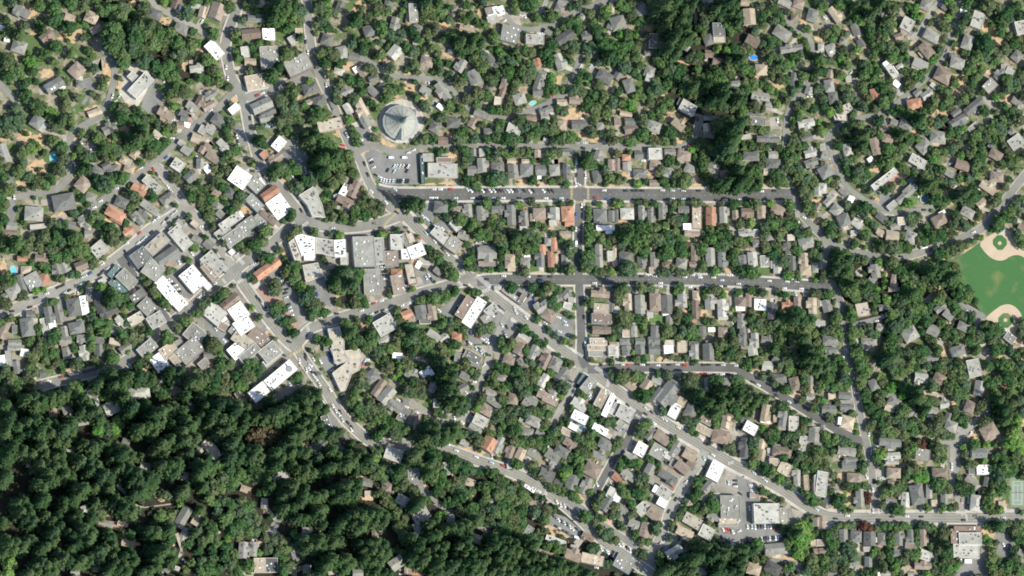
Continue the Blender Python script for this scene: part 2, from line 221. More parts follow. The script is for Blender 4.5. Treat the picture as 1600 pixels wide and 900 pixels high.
b 40 60 60;150 30 60;210 20 50;300 60 60;370 80 60;420 30 60;300 140 60;350 140 50;400 200 60;390 260 60;420 330 60;500 260 70;540 230 60;470 300 60;560 180 50;570 100 60;540 50 60;590 40 50;630 40 40;700 50 50;740 90 50;770 170 40;740 230 40;650 360 60;600 400 60;540 360 60;480 360 50;560 440 60;520 420 50;430 420 50;620 460 50;680 480 50;670 420 40;390 540 70;450 560 60;350 590 60;430 620 60;350 500 60;490 640 60;530 680 70;560 750 60;510 790 60;470 700 50;570 640 40;380 780 60;340 830 60;290 790 60;240 770 60;340 700 50;330 660 40;200 700 50;170 690 40;160 580 50;220 510 50;250 430 40;180 400 50;100 300 60;60 260 60;130 240 60;200 280 40;240 180 40;20 470 60;40 560 50;20 680 40;30 760 40;40 830 50;160 840 50;250 860 50;730 570 60;690 640 60;660 560 50;780 600 60;840 560 60;870 540 50;720 680 50;680 720 40;900 450 50;930 410 40;960 480 40;900 520 50;760 380 30;890 100 40;870 180 40;960 180 50;1000 220 50;1050 260 50;1100 220 50;1120 180 50;1160 130 50;1090 150 40;1040 100 40;1010 60 40;1160 30 60;1240 50 60;1320 50 70;1400 60 70;1470 90 60;1400 150 60;1450 200 60;1490 150 60;1420 240 60;1480 280 60;1350 200 50;1540 50 60;1560 310 50;1590 360 50;1520 350 50;1450 380 60;1400 420 60;1300 330 80;1340 380 70;1260 370 60;1240 440 70;1300 440 60;1370 480 50;1200 480 50;1160 420 40;1130 410 30;1230 280 40;1200 540 60;1270 550 50;1150 560 50;1240 600 60;1200 650 60;1180 720 60;1130 770 60;1090 800 50;1010 780 60;990 720 50;1050 640 60;940 690 50;900 790 60;860 850 60;820 860 50;960 830 50;1020 840 40;1270 720 50;1400 750 50;1440 830 50;1470 640 70;1530 640 60;1580 600 60;1480 700 60;1550 700 60;1450 580 50;1290 870 50;1380 880 40;1560 870 60;1500 880 50;620 860 60;560 870 50;700 870 50;440 860 50;80 470 40;1080 60 50;980 310 40;940 360 30;1050 340 40
y 750 60 45;750 130 40;170 450 40;1050 40 45;1000 30 50;800 120 40;330 170 40;310 380 40;200 590 50;680 430 35;860 560 40;910 430 35;100 870 50;880 470 40;1380 770 40;1000 140 40
c 400 110 60;350 40 50;490 40 60;500 130 50;280 50 50;1430 120 50
S 1340 220 70 40 20;1400 330 40 60 -30;1100 620 70 50 20;1110 750 50 60 0;930 800 40 100 15;950 130 30 60 0;610 270 40 50 0;800 90 50 30 40;250 270 20 60 -40;120 650 30 50 0;910 340 50 20 30;1480 770 50 30 30;740 350 40 30 -40;720 520 30 30 0;1200 510 60 20 0;1320 560 60 20 20;1580 275 30 25 0;990 890 50 20 0;1080 380 20 50 20;290 450 40 30 0;0 300 30 30 0
P 30 120 80 110 90 210 60 210;260 600 320 610 300 690 270 690;620 700 690 720 640 760 600 740;1280 750 1350 790 1360 890 1320 890 1330 830 1270 790;930 40 960 20 1000 60 960 70;690 280 720 280 730 310 690 310;690 380 720 370 740 410 700 410
C 950 35 -40 w;1130 75 10 w;1150 85 10 l;1062 200 70 w;1075 230 70 w;1370 780 -40 w;1360 740 -40 w;250 568 -40 w;690 770 -30 w;45 140 30 w;1000 400 -60 p;985 440 -65 d;1575 775 20 w
@0 180
H 290 50 100 90 -55 d h;330 90 80 60 -60 l f;25 300 90 150 -20 g g;850 100 110 90 -25 g g;690 240 140 60 35 p f;1300 10 100 50 0 p g;1440 20 60 60 10 d g;1410 80 60 50 0 p g;1460 75 50 40 20 w f;1585 115 60 70 30 l f;1530 180 70 70 20 t g;1455 275 80 60 35 g g;1390 390 95 85 35 l f;1580 270 50 60 30 p g;1565 380 60 80 0 g g;1490 480 100 80 -40 d g;1240 165 110 60 35 c g;970 350 60 60 30 t h;1055 300 80 60 -50 t h;1010 420 80 70 20 t h;885 430 100 80 -10 g h;765 445 100 80 30 d h;830 395 70 50 -30 d g;650 540 110 100 -50 p h;1190 540 160 70 42 l f;1090 575 120 80 35 r g;1130 580 60 70 30 t g;710 640 80 70 20 g h;500 680 170 130 -10 d h;265 770 140 110 5 g h;90 870 80 70 10 g g;950 680 100 80 25 d h;1310 650 120 70 -35 g h;900 770 150 80 30 r h;920 810 60 110 -60 r h;1000 885 70 40 0 r g;1170 720 150 60 35 g g;1120 770 90 70 40 d g;1075 810 110 70 50 g g;655 840 110 80 55 g g;1430 860 120 60 45 g g;1370 880 90 50 -40 l f;1525 850 70 50 40 t f;560 860 60 60 10 d g;300 870 130 40 -5 c f;10 640 40 40 0 g h;1420 220 60 40 35 l f
b 40 50 80;120 60 80;60 120 70;160 20 60;420 100 50;450 50 50;420 200 50;430 30 50;390 20 40;220 250 50;170 300 50;180 370 50;150 430 60;220 480 60;300 520 60;400 500 70;450 400 60;490 320 50;480 260 50;360 300 40;460 440 50;360 540 50;260 560 40;190 590 40;270 620 40;30 480 60;60 580 70;40 680 50;30 820 60;190 840 40;60 400 50;550 30 50;560 110 40;630 130 50;680 190 40;760 180 60;820 250 60;620 260 50;680 310 50;720 330 50;820 320 60;660 370 50;800 530 70;860 490 60;900 510 50;760 500 60;950 480 60;990 460 40;840 590 60;960 560 40;920 270 70;880 330 50;1000 240 60;1060 240 50;940 20 60;1000 50 60;1060 50 60;1120 30 60;1010 160 60;1160 180 60;1200 240 80;1250 260 60;1180 300 60;1310 230 50;1230 80 50;1300 90 50;1370 110 40;1180 30 50;900 160 50;1100 370 40;1360 500 60;1440 440 40;1390 480 40;1500 630 60;1560 650 70;1550 560 50;1480 560 50;1590 600 50;1040 620 50;1090 640 40;1020 720 50;1200 640 50;1180 600 40;1390 730 40;1480 790 40;1340 830 50;1400 790 30;600 600 50;640 650 50;700 720 40;580 770 50;640 740 40;520 860 50;450 870 50;400 840 50;720 800 50;760 860 50;800 860 50;850 880 50;760 790 30;960 850 40;1040 790 40;550 330 15;1080 690 40;880 240 50;1570 810 40;1590 730 40
y 420 190 40;240 260 50;580 320 30;960 460 40;1290 130 35;1480 300 20;690 570 30;1000 530 30;300 250 30
c 480 40 50;1130 160 60;1060 200 60;700 420 50;640 440 40;800 260 50;1100 110 50
S 300 400 70 70 0;200 160 60 60 0;30 180 40 30 0;160 540 40 20 30;340 570 70 12 -10;590 180 40 40 0;640 290 40 20 40;970 100 40 20 0;900 200 50 30 0;1040 60 30 30 0;600 470 30 40 0;450 810 80 40 -20;1460 720 30 25 0;1170 450 60 20 -40;970 745 30 20 0;840 820 30 30 0;1030 650 30 40 0;300 210 50 60 0;950 370 40 50 0
P 60 660 110 650 130 760 100 850 50 830;0 400 90 330 110 520 130 560 60 560;320 660 400 655 400 700 320 710;380 810 520 770 530 810 400 850;220 840 350 840 360 890 210 890;600 100 760 20 780 50 600 130;490 180 550 180 545 360 520 360;1160 840 1400 650 1480 740 1340 840 1200 880;1260 300 1340 290 1350 330 1250 370
O 420 325 32 45 20
L 600 745 50 50 0;580 740 40 40 0
C 580 380 60 w;845 25 60 w;1350 40 -20 w;1475 95 -40 w;1345 180 0 w;1100 415 -30 w;1065 435 -30 o;1200 425 60 r;1225 460 60 d;1310 555 50 w;1335 590 50 w;910 572 -10 w;785 672 -20 w;735 722 -20 w;1230 805 -45 l;1200 830 -45 w;1275 845 -50 w;1305 810 -50 d;1345 780 -45 l;1370 760 -45 w;770 820 70 w;1570 870 0 w;1300 330 -40 b;460 350 80 w;110 640 80 w;1545 325 30 w
@320 180
H 275 490 150 140 35 w f;580 715 150 165 -35 w f;510 610 150 70 -35 r g;500 795 150 60 40 p g;440 525 70 40 55 w f;400 545 110 100 45 g f;390 685 140 80 45 g f;435 745 40 30 -30 w f;430 820 100 90 45 g f;330 860 160 90 -35 g f;200 830 190 70 -35 l f;270 785 60 50 -35 w f;580 225 80 110 40 w f;600 270 50 50 -35 d f;550 330 120 60 -35 p g;465 310 60 60 -40 r f;480 20 110 60 -15 g g;980 75 200 90 -12 c f;1240 30 150 60 60 g g;1090 590 110 60 -60 w f;1160 575 140 80 -65 b g;1100 680 150 80 25 b g;1030 625 50 20 -30 w f;820 640 150 120 40 l f;870 720 130 90 -30 g f;880 590 60 60 40 g f;200 610 80 80 35 d h;90 610 60 60 40 p g;100 710 80 80 -40 g h;120 770 60 60 40 g g;60 330 110 60 35 p g;140 240 110 70 45 l g;40 110 80 70 30 l g;110 40 110 90 35 d h;20 250 60 60 40 p g;20 420 50 60 -35 w f
b 190 60 50;160 110 60;190 180 50;240 260 50;180 300 50;200 350 50;230 380 40;160 430 50;90 240 30;70 420 50;90 510 50;130 560 50;60 560 50;130 350 40;400 100 40;440 90 40;440 200 60;470 240 40;590 60 60;640 20 60;720 30 60;650 120 50;700 160 50;740 60 50;590 140 40;840 40 60;900 20 60;960 20 60;850 140 50;920 180 50;960 230 80;1000 270 60;900 280 50;1000 340 70;960 400 70;1080 330 60;1060 400 60;1120 380 60;1180 330 60;1120 300 50;1150 440 60;960 480 50;1050 480 60;1160 500 40;1010 540 60;960 620 50;940 580 40;700 420 60;600 430 70;640 460 60;680 390 60;560 460 50;780 520 60;840 480 60;740 570 60;820 540 50;680 570 40;730 440 40;1000 700 50;970 740 40;1000 800 60;1080 780 60;1180 750 60;1220 700 50;1160 820 60;1250 780 60;1320 760 60;1380 720 60;1300 690 50;1080 840 50;950 840 50;880 830 40;1260 830 40;1200 560 30;1250 640 40;1150 100 40;1180 150 50;1100 60 40;1190 210 40;1240 250 30;1320 175 40;360 350 40;390 360 30;280 650 50;240 700 60;200 750 60;290 620 40;150 690 40;60 740 50;30 800 50;700 780 50;660 800 40;450 880 50;60 880 40;20 640 60;210 270 40;850 310 30;1380 660 30;840 230 40
y 270 640 40;100 660 35;260 540 30;40 730 40;1120 30 40;1340 110 25;380 380 30;150 640 30;930 650 30
c 1010 320 70;930 340 70;880 370 60;820 200 60;850 170 50;900 120 50;780 150 40;430 190 50;560 430 60;920 440 60;1570 650 40;840 260 40
S 630 510 40 30 -30;320 180 25 60 -10;650 250 50 40 -30;1200 650 60 60 20;1260 710 40 30 0;1080 240 30 25 0;320 750 50 30 30;480 300 60 40 -30;1050 150 40 30 0;1250 290 60 12 -30;1420 220 60 20 20;500 370 40 20 0
P 640 190 740 180 830 290 800 420 740 440 600 330;480 60 690 60 690 120 470 100;1180 100 1300 60 1360 200 1260 240 1190 240;1250 290 1330 270 1400 310 1600 310 1600 540 1400 550 1290 430;250 60 330 120 340 240 270 240 230 130;780 760 900 700 960 810 880 810 830 790;640 510 740 620 800 640 700 640;1160 610 1240 640 1260 680 1180 690
C 730 195 -60 w;790 290 -50 w;670 105 -50 w;515 75 10 w;560 75 -20 w;490 85 10 l;655 80 70 l;460 295 -40 r;480 315 -40 r;455 290 -40 w;415 420 60 w;485 515 55 d;460 485 50 d;1110 155 60 v;1080 235 10 r;1275 465 60 d;1300 595 40 w;1415 680 45 w;1455 332 0 v;1560 332 0 v;1590 295 -20 w;1295 350 -25 w;1305 370 -25 d;1318 410 -25 w;1480 400 -60 w;1500 400 -60 l;1525 400 -60 w;1550 400 -60 w;1570 400 -60 d;1590 400 -60 w;1430 430 -60 d;1480 440 -60 l;1580 435 -60 d;1340 470 30 d;1360 480 30 l;1380 500 -80 w;1400 510 -75 w;1420 515 -75 w;1445 515 -75 w;1470 515 -75 l;1510 515 -75 d;1530 515 -75 d;1550 515 -75 l;1575 515 -75 d;1590 515 -75 d;1220 190 20 w;690 485 60 w;720 485 60 d;735 495 60 d;745 350 40 l;785 420 70 w;790 455 -30 w;740 390 40 w;355 25 80 d;265 230 70 w;240 150 70 d;250 165 70 w;260 210 70 d;1250 380 70 d;1000 885 0 w;1330 845 0 g;1380 880 10 d;1500 760 30 d;700 300 50 l;180 310 60 d;245 300 0 w;1485 580 30 l;1240 690 50 w;755 745 60 d
@640 180
H 260 430 240 110 2 l f;145 330 85 60 0 l f;100 420 30 230 0 T f;270 350 120 40 0 b f;200 95 90 80 -60 d h;345 60 110 80 5 d h;495 65 70 80 30 p g;620 130 80 60 0 d h;815 110 110 80 20 l f;950 15 80 40 0 p g;1060 15 70 40 0 g g;1190 75 70 70 0 t h;1325 75 120 70 0 d g;1490 85 60 60 0 g h;1235 290 90 60 0 g g;1000 300 50 60 0 t g;1480 320 80 90 20 g g;1580 390 60 90 0 p g;1465 480 70 100 80 d h;490 430 80 70 0 d g;480 465 60 30 0 p f;575 390 90 110 85 g g;690 405 100 80 0 d h;810 440 80 110 85 g g;915 430 100 100 90 d h;1025 430 80 80 0 d g;1015 485 35 25 0 w f;1135 430 80 90 85 g h;1230 440 60 130 88 d g;1230 415 50 50 0 l f;570 290 50 60 0 l f;500 290 40 60 0 g g;245 720 110 90 10 d h;375 740 70 60 0 p g;450 750 80 110 85 g g;570 765 90 110 88 g g;690 745 100 70 0 d g;785 780 90 160 88 d g;890 810 80 120 85 g g;1015 770 100 90 0 p h;1125 770 100 100 88 l g;1120 840 60 40 0 l f;1235 770 100 120 85 r h;1245 840 70 60 0 r g;1490 785 110 110 0 d h;1580 790 60 90 0 d g;1530 880 150 40 0 w f;890 875 60 50 0 l f;960 800 40 60 0 t g;260 200 80 60 0 b g;360 860 90 60 50 l f;1065 190 40 30 20 l f;795 360 70 50 0 t g;905 360 60 30 0 t g
b 140 50 50;230 30 50;180 190 60;110 190 50;50 180 30;280 20 50;430 40 40;380 130 50;420 110 50;560 80 40;600 190 50;690 120 50;690 180 60;720 60 40;760 190 60;810 190 50;850 190 50;860 30 60;830 60 40;910 100 60;960 80 60;1000 130 60;1050 110 60;1090 140 60;940 160 50;1130 110 60;1150 190 60;1180 220 50;1210 170 60;1250 180 50;1130 220 50;1060 60 50;1130 30 50;1420 120 60;1440 50 40;1560 150 60;1580 220 60;1550 60 40;1430 160 40;1500 150 40;500 190 60;440 220 60;380 210 50;360 250 50;430 270 60;470 250 40;510 230 40;620 290 50;680 300 60;640 330 50;740 290 50;780 320 40;820 270 60;870 290 50;920 240 50;930 290 50;1110 300 60;1160 280 50;1310 300 50;1410 310 50;1400 370 70;1430 390 50;1360 390 40;1540 430 50;1560 490 40;1530 540 40;1590 510 40;670 480 70;720 500 60;620 490 50;760 470 50;640 520 50;440 510 50;490 500 40;500 545 40;420 390 40;440 340 50;470 340 40;540 480 40;960 490 40;950 520 40;1050 500 40;1110 520 40;1170 500 40;1230 540 50;1060 390 40;960 370 40;1080 370 30;270 660 60;330 660 60;220 670 40;330 730 40;370 800 60;330 830 50;440 830 50;490 860 60;540 840 50;500 800 40;640 840 60;700 870 60;660 870 50;720 830 40;600 680 50;690 680 40;860 700 40;960 680 40;1180 690 40;1260 710 40;1400 740 40;1400 800 50;1270 880 30;1590 690 40;1480 690 40;60 680 60;30 690 50;280 780 50;240 280 40;280 280 40;170 260 30;60 840 40;1400 880 40;1060 880 40;990 860 40;1340 250 30
y 700 20 40;680 100 40;1280 160 40;760 330 30;950 360 30;540 560 30;660 780 35;1330 310 30;1400 770 30;1590 660 30;850 700 40;400 140 30;1170 480 30
c 20 660 60;90 690 50;1390 340 50
S 1270 30 80 25 0;340 310 50 30 0;1350 170 50 30 0;1450 190 50 20 0;880 530 60 30 0;1000 540 50 30 0;1080 560 60 20 0;1520 690 60 20 0;900 270 60 20 30;340 150 50 25 0;1570 560 40 40 0;640 30 80 15 10;300 530 60 15 0;1480 560 50 20 0;1230 700 30 20 0;1090 880 40 20 0;150 540 50 10 0
P 0 280 70 280 70 540 0 540;0 690 130 690 200 780 170 870 0 730;150 690 190 680 200 750 150 720;960 240 1040 200 1120 240 1000 245;1295 200 1400 200 1400 245 1295 245;640 0 780 0 780 30 690 40;200 850 260 810 360 860 400 900 150 900
C 30 275 -25 w;190 580 0 w;240 580 0 w;325 578 0 r;450 580 45 l;480 590 45 w;515 590 45 d;545 590 45 d;570 590 45 w;600 590 45 d;630 590 45 w;660 590 45 l;690 592 45 d;715 592 45 d;740 592 45 g;770 592 45 w;795 590 45 w;825 590 45 d;850 590 45 g;900 592 45 d;940 595 45 w;970 592 45 d;1045 590 45 w;1090 592 45 d;1120 594 45 d;170 645 0 w;205 645 0 w;360 648 0 l;490 648 0 w;540 648 0 d;570 648 0 d;600 648 0 d;660 648 0 l;690 648 0 d;730 648 0 w;860 648 0 d;960 648 0 d;1065 650 0 w;1185 648 0 l;1305 365 90 w;1305 470 90 d;1375 475 90 w;1300 540 80 w;1320 540 30 l;1450 268 0 w;1520 588 0 w;1455 645 0 r;1545 655 0 b;1360 218 0 l;1345 25 -10 w;1430 850 0 w;1300 780 90 b;1300 890 90 w;1345 705 90 w;60 745 45 w;85 770 45 d;105 790 45 w;130 805 45 w;150 830 45 l;170 845 45 d;255 800 20 w;280 830 20 d;205 870 45 w;230 875 45 l;255 885 45 w;180 890 45 d;370 870 -40 d;575 290 30 w;630 250 0 w;1050 190 20 w;1085 195 0 w;430 170 20 w
@960 180
H 25 50 50 60 0 b f;130 50 100 60 0 d g;130 110 110 70 -10 p g;310 90 110 90 20 g h;505 65 110 90 40 t g;725 100 60 70 85 t g;740 155 80 50 10 g g;750 20 100 40 0 g g;1120 45 130 70 5 d f;1150 40 50 30 0 w f;1030 170 90 40 -10 c f;1200 180 190 65 2 d g;1500 70 140 80 -10 l g;1500 180 100 70 -20 d g;1525 290 100 80 -15 l g;1540 380 110 80 -20 g g;1590 590 60 80 0 l g;1590 430 40 60 0 d g;190 310 70 60 0 d g;320 300 110 90 0 l f;320 390 90 90 10 p h;95 330 70 50 0 r h;100 400 70 70 88 l g;15 390 60 110 90 p g;200 455 110 70 0 d h;430 445 90 90 20 g h;435 290 90 60 0 g g;545 315 110 80 10 p h;590 425 90 80 30 g h;775 400 110 90 -60 g h;860 455 70 60 -15 p g;1070 320 130 70 5 d h;1110 320 50 80 88 d g;1240 380 120 80 5 d h;1240 310 80 60 0 g g;1190 440 60 60 0 t g;310 530 80 50 0 p g;100 770 110 90 0 l h;220 765 65 120 88 g g;290 790 60 120 88 g g;380 750 70 130 88 g g;540 745 90 70 0 d g;645 800 80 180 90 t f;755 790 80 150 90 r g;860 780 80 130 88 g g;945 780 50 80 88 p g;1040 770 100 90 0 b g;1150 760 70 110 88 t g;1280 740 110 80 30 p h;15 790 30 110 90 d g;1010 885 90 30 0 g f;1590 710 40 60 30 p g;1430 775 40 50 0 g f;570 870 70 50 0 w f;370 790 40 40 0 w f
b 220 40 60;280 20 50;220 150 60;230 80 50;300 190 60;350 200 50;440 130 80;400 190 60;460 200 50;560 170 50;580 100 40;360 30 40;20 250 50;80 230 50;130 210 50;120 260 50;50 190 40;620 200 60;650 250 60;700 220 60;750 280 50;620 270 40;690 310 50;640 340 60;700 390 70;660 420 50;740 350 50;720 440 40;600 140 30;820 60 50;840 120 60;1060 110 50;1020 50 50;1070 60 40;1190 100 40;1140 110 50;1100 110 40;1020 230 50;1060 240 40;1140 260 50;1190 250 40;430 370 60;420 410 40;500 470 70;540 520 70;480 530 60;580 480 60;550 450 50;400 500 40;410 550 40;370 440 50;370 520 50;30 520 50;30 480 40;720 510 40;740 460 40;970 330 50;960 380 40;900 400 40;1120 440 60;1130 400 50;1130 500 50;1120 560 60;1130 370 40;1180 340 40;1340 300 60;1360 360 70;1320 420 60;1290 260 40;1400 330 50;1240 470 60;1220 520 50;1290 520 60;1340 540 50;1310 480 40;1380 420 50;1440 480 60;1500 500 70;1560 520 60;1440 540 50;1460 590 60;1500 640 60;1540 600 40;1410 200 60;1370 220 40;1400 40 40;1390 90 40;1440 20 40;1470 140 40;1440 240 50;1480 240 50;1590 240 40;1590 140 40;1360 700 60;1420 710 60;1460 680 60;1500 720 50;1560 770 50;1370 790 60;1300 820 60;1230 850 60;1180 870 60;1340 860 60;1400 840 60;1220 790 50;200 870 60;130 880 60;240 840 50;280 870 50;70 880 40;330 860 40;440 740 50;500 780 50;550 800 50;450 820 50;400 860 50;480 840 50;620 680 50;660 690 40;700 700 30;840 690 40;920 690 50;980 680 40;1040 670 50;1100 680 50;900 740 40;340 690 40;230 680 50;180 680 40;60 660 40;20 680 40;300 700 40;460 690 40;520 690 40;830 880 50;880 870 40;750 880 40;980 850 50;1040 860 40;1540 720 40;690 510 30;1440 410 50;1220 200 20
y 20 690 40;1070 225 40;750 270 50;590 270 40;1330 520 40;1220 690 40;1060 860 50;180 540 40;960 330 35;640 680 30;980 860 40;1590 50 30;1390 30 30;1150 310 30
c 860 60 80;920 120 90;960 80 80;900 210 90;850 280 80;940 220 70;990 40 70;880 340 60;820 320 50;960 180 60;960 440 60;1040 440 70;1000 510 70;1050 520 60;960 550 60;870 530 60;840 560 50;800 540 50;900 480 50;1090 570 40
S 530 150 50 60 30;400 30 60 30 -20;790 50 60 20 0;300 440 50 30 0;690 480 60 40 0;90 470 50 30 0;60 570 60 15 0;1460 390 40 40 0;650 550 50 20 0;1200 550 60 20 0;1280 690 50 20 0;780 130 30 60 0;90 180 60 30 0;1590 680 40 40 0;1560 830 40 40 0;390 870 40 30 0;50 830 30 30 0;700 240 20 20 0
L 180 540 45 35 0;40 700 50 20 0;1050 860 70 25 0
O 25 50 30 18 0
P 640 0 700 0 690 80 640 170 600 170;1210 20 1290 10 1280 110 1210 110;1200 220 1300 220 1300 270 1200 270;900 800 940 800 940 900 900 900;400 650 580 650 580 690 400 690
C 438 265 0 w;550 258 -30 w;580 238 -40 r;490 265 0 d;175 590 0 d;220 590 0 d;375 588 0 w;455 590 0 l;540 590 0 w;150 590 0 d;90 590 0 d;660 590 0 d;800 598 0 o;1070 595 0 d;1150 595 0 w;1250 592 0 d;455 652 0 w;540 655 0 l;800 665 0 d;865 660 0 w;980 658 0 w;1365 495 70 w;1480 800 20 w;1430 830 20 w;1275 40 80 w;1318 185 80 d;790 185 0 r;590 520 80 w;560 868 0 w;750 550 0 w;225 355 0 w;650 30 80 d
@1280 180
H 225 270 80 100 -15 l h;165 15 110 60 0 c f;440 245 80 140 -15 p g;500 100 60 70 60 p g;535 180 90 70 10 p h;585 55 60 50 20 g g;680 80 110 80 30 g h;1090 50 150 80 -30 d g;1200 90 100 40 -40 g f;930 170 130 100 10 g h;820 240 120 100 -45 g h;770 360 140 80 30 l f;790 400 60 110 -20 l f;510 500 260 55 -38 l f;680 610 220 70 -42 g g;570 705 90 50 -40 l f;1540 210 130 100 -35 l f;1380 310 110 80 30 p h;1345 245 60 40 40 d g;1120 390 120 80 20 b g;1390 480 110 80 10 p h;1320 560 140 80 35 t g;1160 760 110 80 30 g h;940 820 120 90 -25 p h;50 440 110 100 -30 d h;75 660 110 70 -45 g g;25 570 70 80 0 l h;190 595 80 50 40 g g;250 655 50 50 30 w f;135 740 90 90 -55 g h;195 820 100 100 -20 d h;300 840 90 80 40 l g;640 825 60 60 0 t f;490 800 100 60 40 d g;590 870 80 50 -20 g g;700 880 70 50 10 d g;30 250 50 60 0 g f;50 320 70 60 20 g g;400 345 50 40 -35 w f;1270 690 90 60 -40 t g;1510 130 60 60 40 g h;720 510 60 50 -40 T f;1020 460 80 50 30 g f;1575 870 50 50 20 p g;960 760 60 30 -30 w f
b 80 80 50;140 90 60;200 90 60;250 60 50;10 100 40;300 80 50;180 180 40;150 240 50;250 150 50;310 150 60;350 200 70;330 260 60;370 280 50;300 300 50;260 350 50;200 340 60;230 430 60;170 370 40;300 430 60;360 450 60;280 500 50;340 500 50;420 120 50;450 60 50;490 130 50;540 270 60;600 260 60;590 320 50;640 260 60;490 360 60;540 370 60;560 300 50;600 130 40;640 150 50;700 170 60;760 180 50;700 210 50;780 60 70;850 60 60;920 60 60;830 120 50;780 20 50;980 30 50;1020 130 60;1080 140 60;1120 170 50;1090 230 50;1040 260 60;980 280 60;890 280 60;920 330 50;870 340 50;860 410 50;820 480 70;870 480 60;900 530 50;830 550 60;880 590 60;940 430 60;980 520 60;1030 510 50;940 510 50;900 660 60;850 660 50;940 590 60;930 660 40;650 400 50;690 430 50;730 460 40;650 520 40;570 560 50;510 590 40;1200 200 60;1240 160 60;1260 110 60;1300 170 60;1340 120 60;1360 60 60;1420 100 60;1440 40 60;1500 40 50;1560 40 60;1360 200 50;1420 180 50;1470 270 50;1500 310 50;1440 230 40;1260 250 50;1200 270 50;1170 310 50;1230 330 60;1270 340 60;1220 390 60;1280 290 50;1280 420 50;1490 380 60;1430 390 50;1540 340 50;1580 330 50;1170 500 50;1210 470 50;1150 610 60;1200 620 70;1130 660 60;1240 660 60;1180 690 50;1280 620 40;1360 680 60;1400 640 50;1450 560 50;1490 500 40;1250 740 40;1060 770 50;1080 800 50;1040 850 60;1140 860 60;1200 850 50;970 710 50;1000 670 40;1050 620 50;1380 820 80;1440 800 70;1330 870 60;1400 870 60;1500 760 60;1540 700 60;1560 760 50;1520 820 50;1590 660 50;700 780 50;750 800 50;720 830 60;780 770 40;370 700 50;420 740 40;350 770 50;310 740 40;40 840 60;90 870 50;120 540 40;140 490 40;60 520 40;220 700 40;380 820 40;430 860 40;530 840 40;560 810 40;400 590 40;350 560 40;460 550 15;840 870 40;260 770 40;20 400 30;1110 30 20;400 400 40;480 30 50
y 30 130 40;640 160 30;1220 470 40;1100 340 40;880 740 30;900 340 50;320 60 40;1110 490 40;700 690 50;60 480 40;1140 100 40
c 1180 640 60;1120 620 60;850 540 60;350 160 60;340 230 60;290 200 50;770 40 60;650 150 50;230 80 40
S 1010 640 40 70 0;850 60 30 50 0;530 190 60 30 0;1310 450 30 50 0;1140 480 40 40 0;1120 580 30 40 0;1260 800 60 30 -30;1060 210 40 20 0;430 400 50 40 0;460 660 40 15 30;80 510 30 30 0;360 790 40 40 0;1380 380 40 20 0;930 770 60 20 0;720 130 30 15 0;1080 870 20 40 0;1270 290 30 30 0;340 570 40 20 0;610 500 100 50 -38
L 1210 490 80 25 -45;720 680 60 25 -35;630 240 50 20 -30
O 820 650 28 38 20
P 470 600 530 580 610 640 530 720 470 690;940 400 1010 360 1050 380 900 420;1040 430 1080 470 1060 560 1020 560;450 750 510 740 540 800 500 810;1290 20 1350 0 1360 20 1300 70;1120 240 1160 220 1180 270 1120 280;800 770 900 730 880 790 810 810
C 50 225 80 w;75 320 70 w;465 600 30 w;470 240 50 w;580 165 0 w;1025 380 -20 w;965 490 -40 w;820 740 0 d;1550 45 -20 w;800 840 10 w;1130 75 20 w;1590 710 90 b;765 635 10 w;570 630 -40 d;1240 580 0 w;1060 560 -40 w
R 500 530 630 450 680 480 560 600
@0 360
H 775 145 120 100 -40 l f;1230 105 190 100 -42 c f;1310 200 190 90 -35 d g;1100 210 140 120 -35 d f;1200 310 150 140 35 g f;1310 470 220 100 50 w f;1405 570 100 90 -40 w f;1510 380 180 150 50 w f;1410 60 190 100 50 l f;900 330 110 80 -50 T f;920 440 150 70 45 T f;990 380 150 100 45 g f;1080 510 130 70 -35 d f;1150 595 120 110 45 g f;1220 700 130 100 -30 l f;1060 690 120 70 -30 c f;1520 810 140 130 40 g f;1590 260 50 90 0 c f;260 395 120 120 60 g f;345 380 90 80 70 r h;170 420 150 60 75 d g;110 480 100 110 60 g h;40 520 90 60 -30 g g;440 310 90 80 70 g g;510 290 80 80 70 g g;635 275 100 70 -20 p g;325 215 100 80 10 p g;175 220 80 40 0 r g;70 20 120 60 0 p g;1000 10 80 40 -30 r g;660 585 60 150 -8 w f;575 600 100 140 -10 d h;780 560 170 80 75 k g;850 640 150 80 -20 k g;700 500 60 110 0 g f;390 660 80 130 80 d g;465 650 60 140 -12 g g;355 755 60 140 -12 l f;410 735 60 60 -10 w f;215 755 100 140 80 d h;275 715 40 60 0 c f;600 760 120 90 -10 d h;505 790 80 50 80 g g;640 855 80 80 0 g g;510 860 90 70 0 g g;40 780 150 80 -65 p g;115 880 100 50 0 g g;115 770 40 60 0 d f;240 660 70 60 0 d g;945 720 110 60 45 l g;895 780 60 70 30 g h;205 310 80 60 0 t h;800 395 60 40 -30 l f;1540 70 80 50 30 g g;770 870 80 60 20 d g;900 870 90 50 10 t f;1390 880 80 50 -30 g f;1545 870 70 60 0 g f;690 30 60 60 0 g g;1400 380 60 1 0 r f
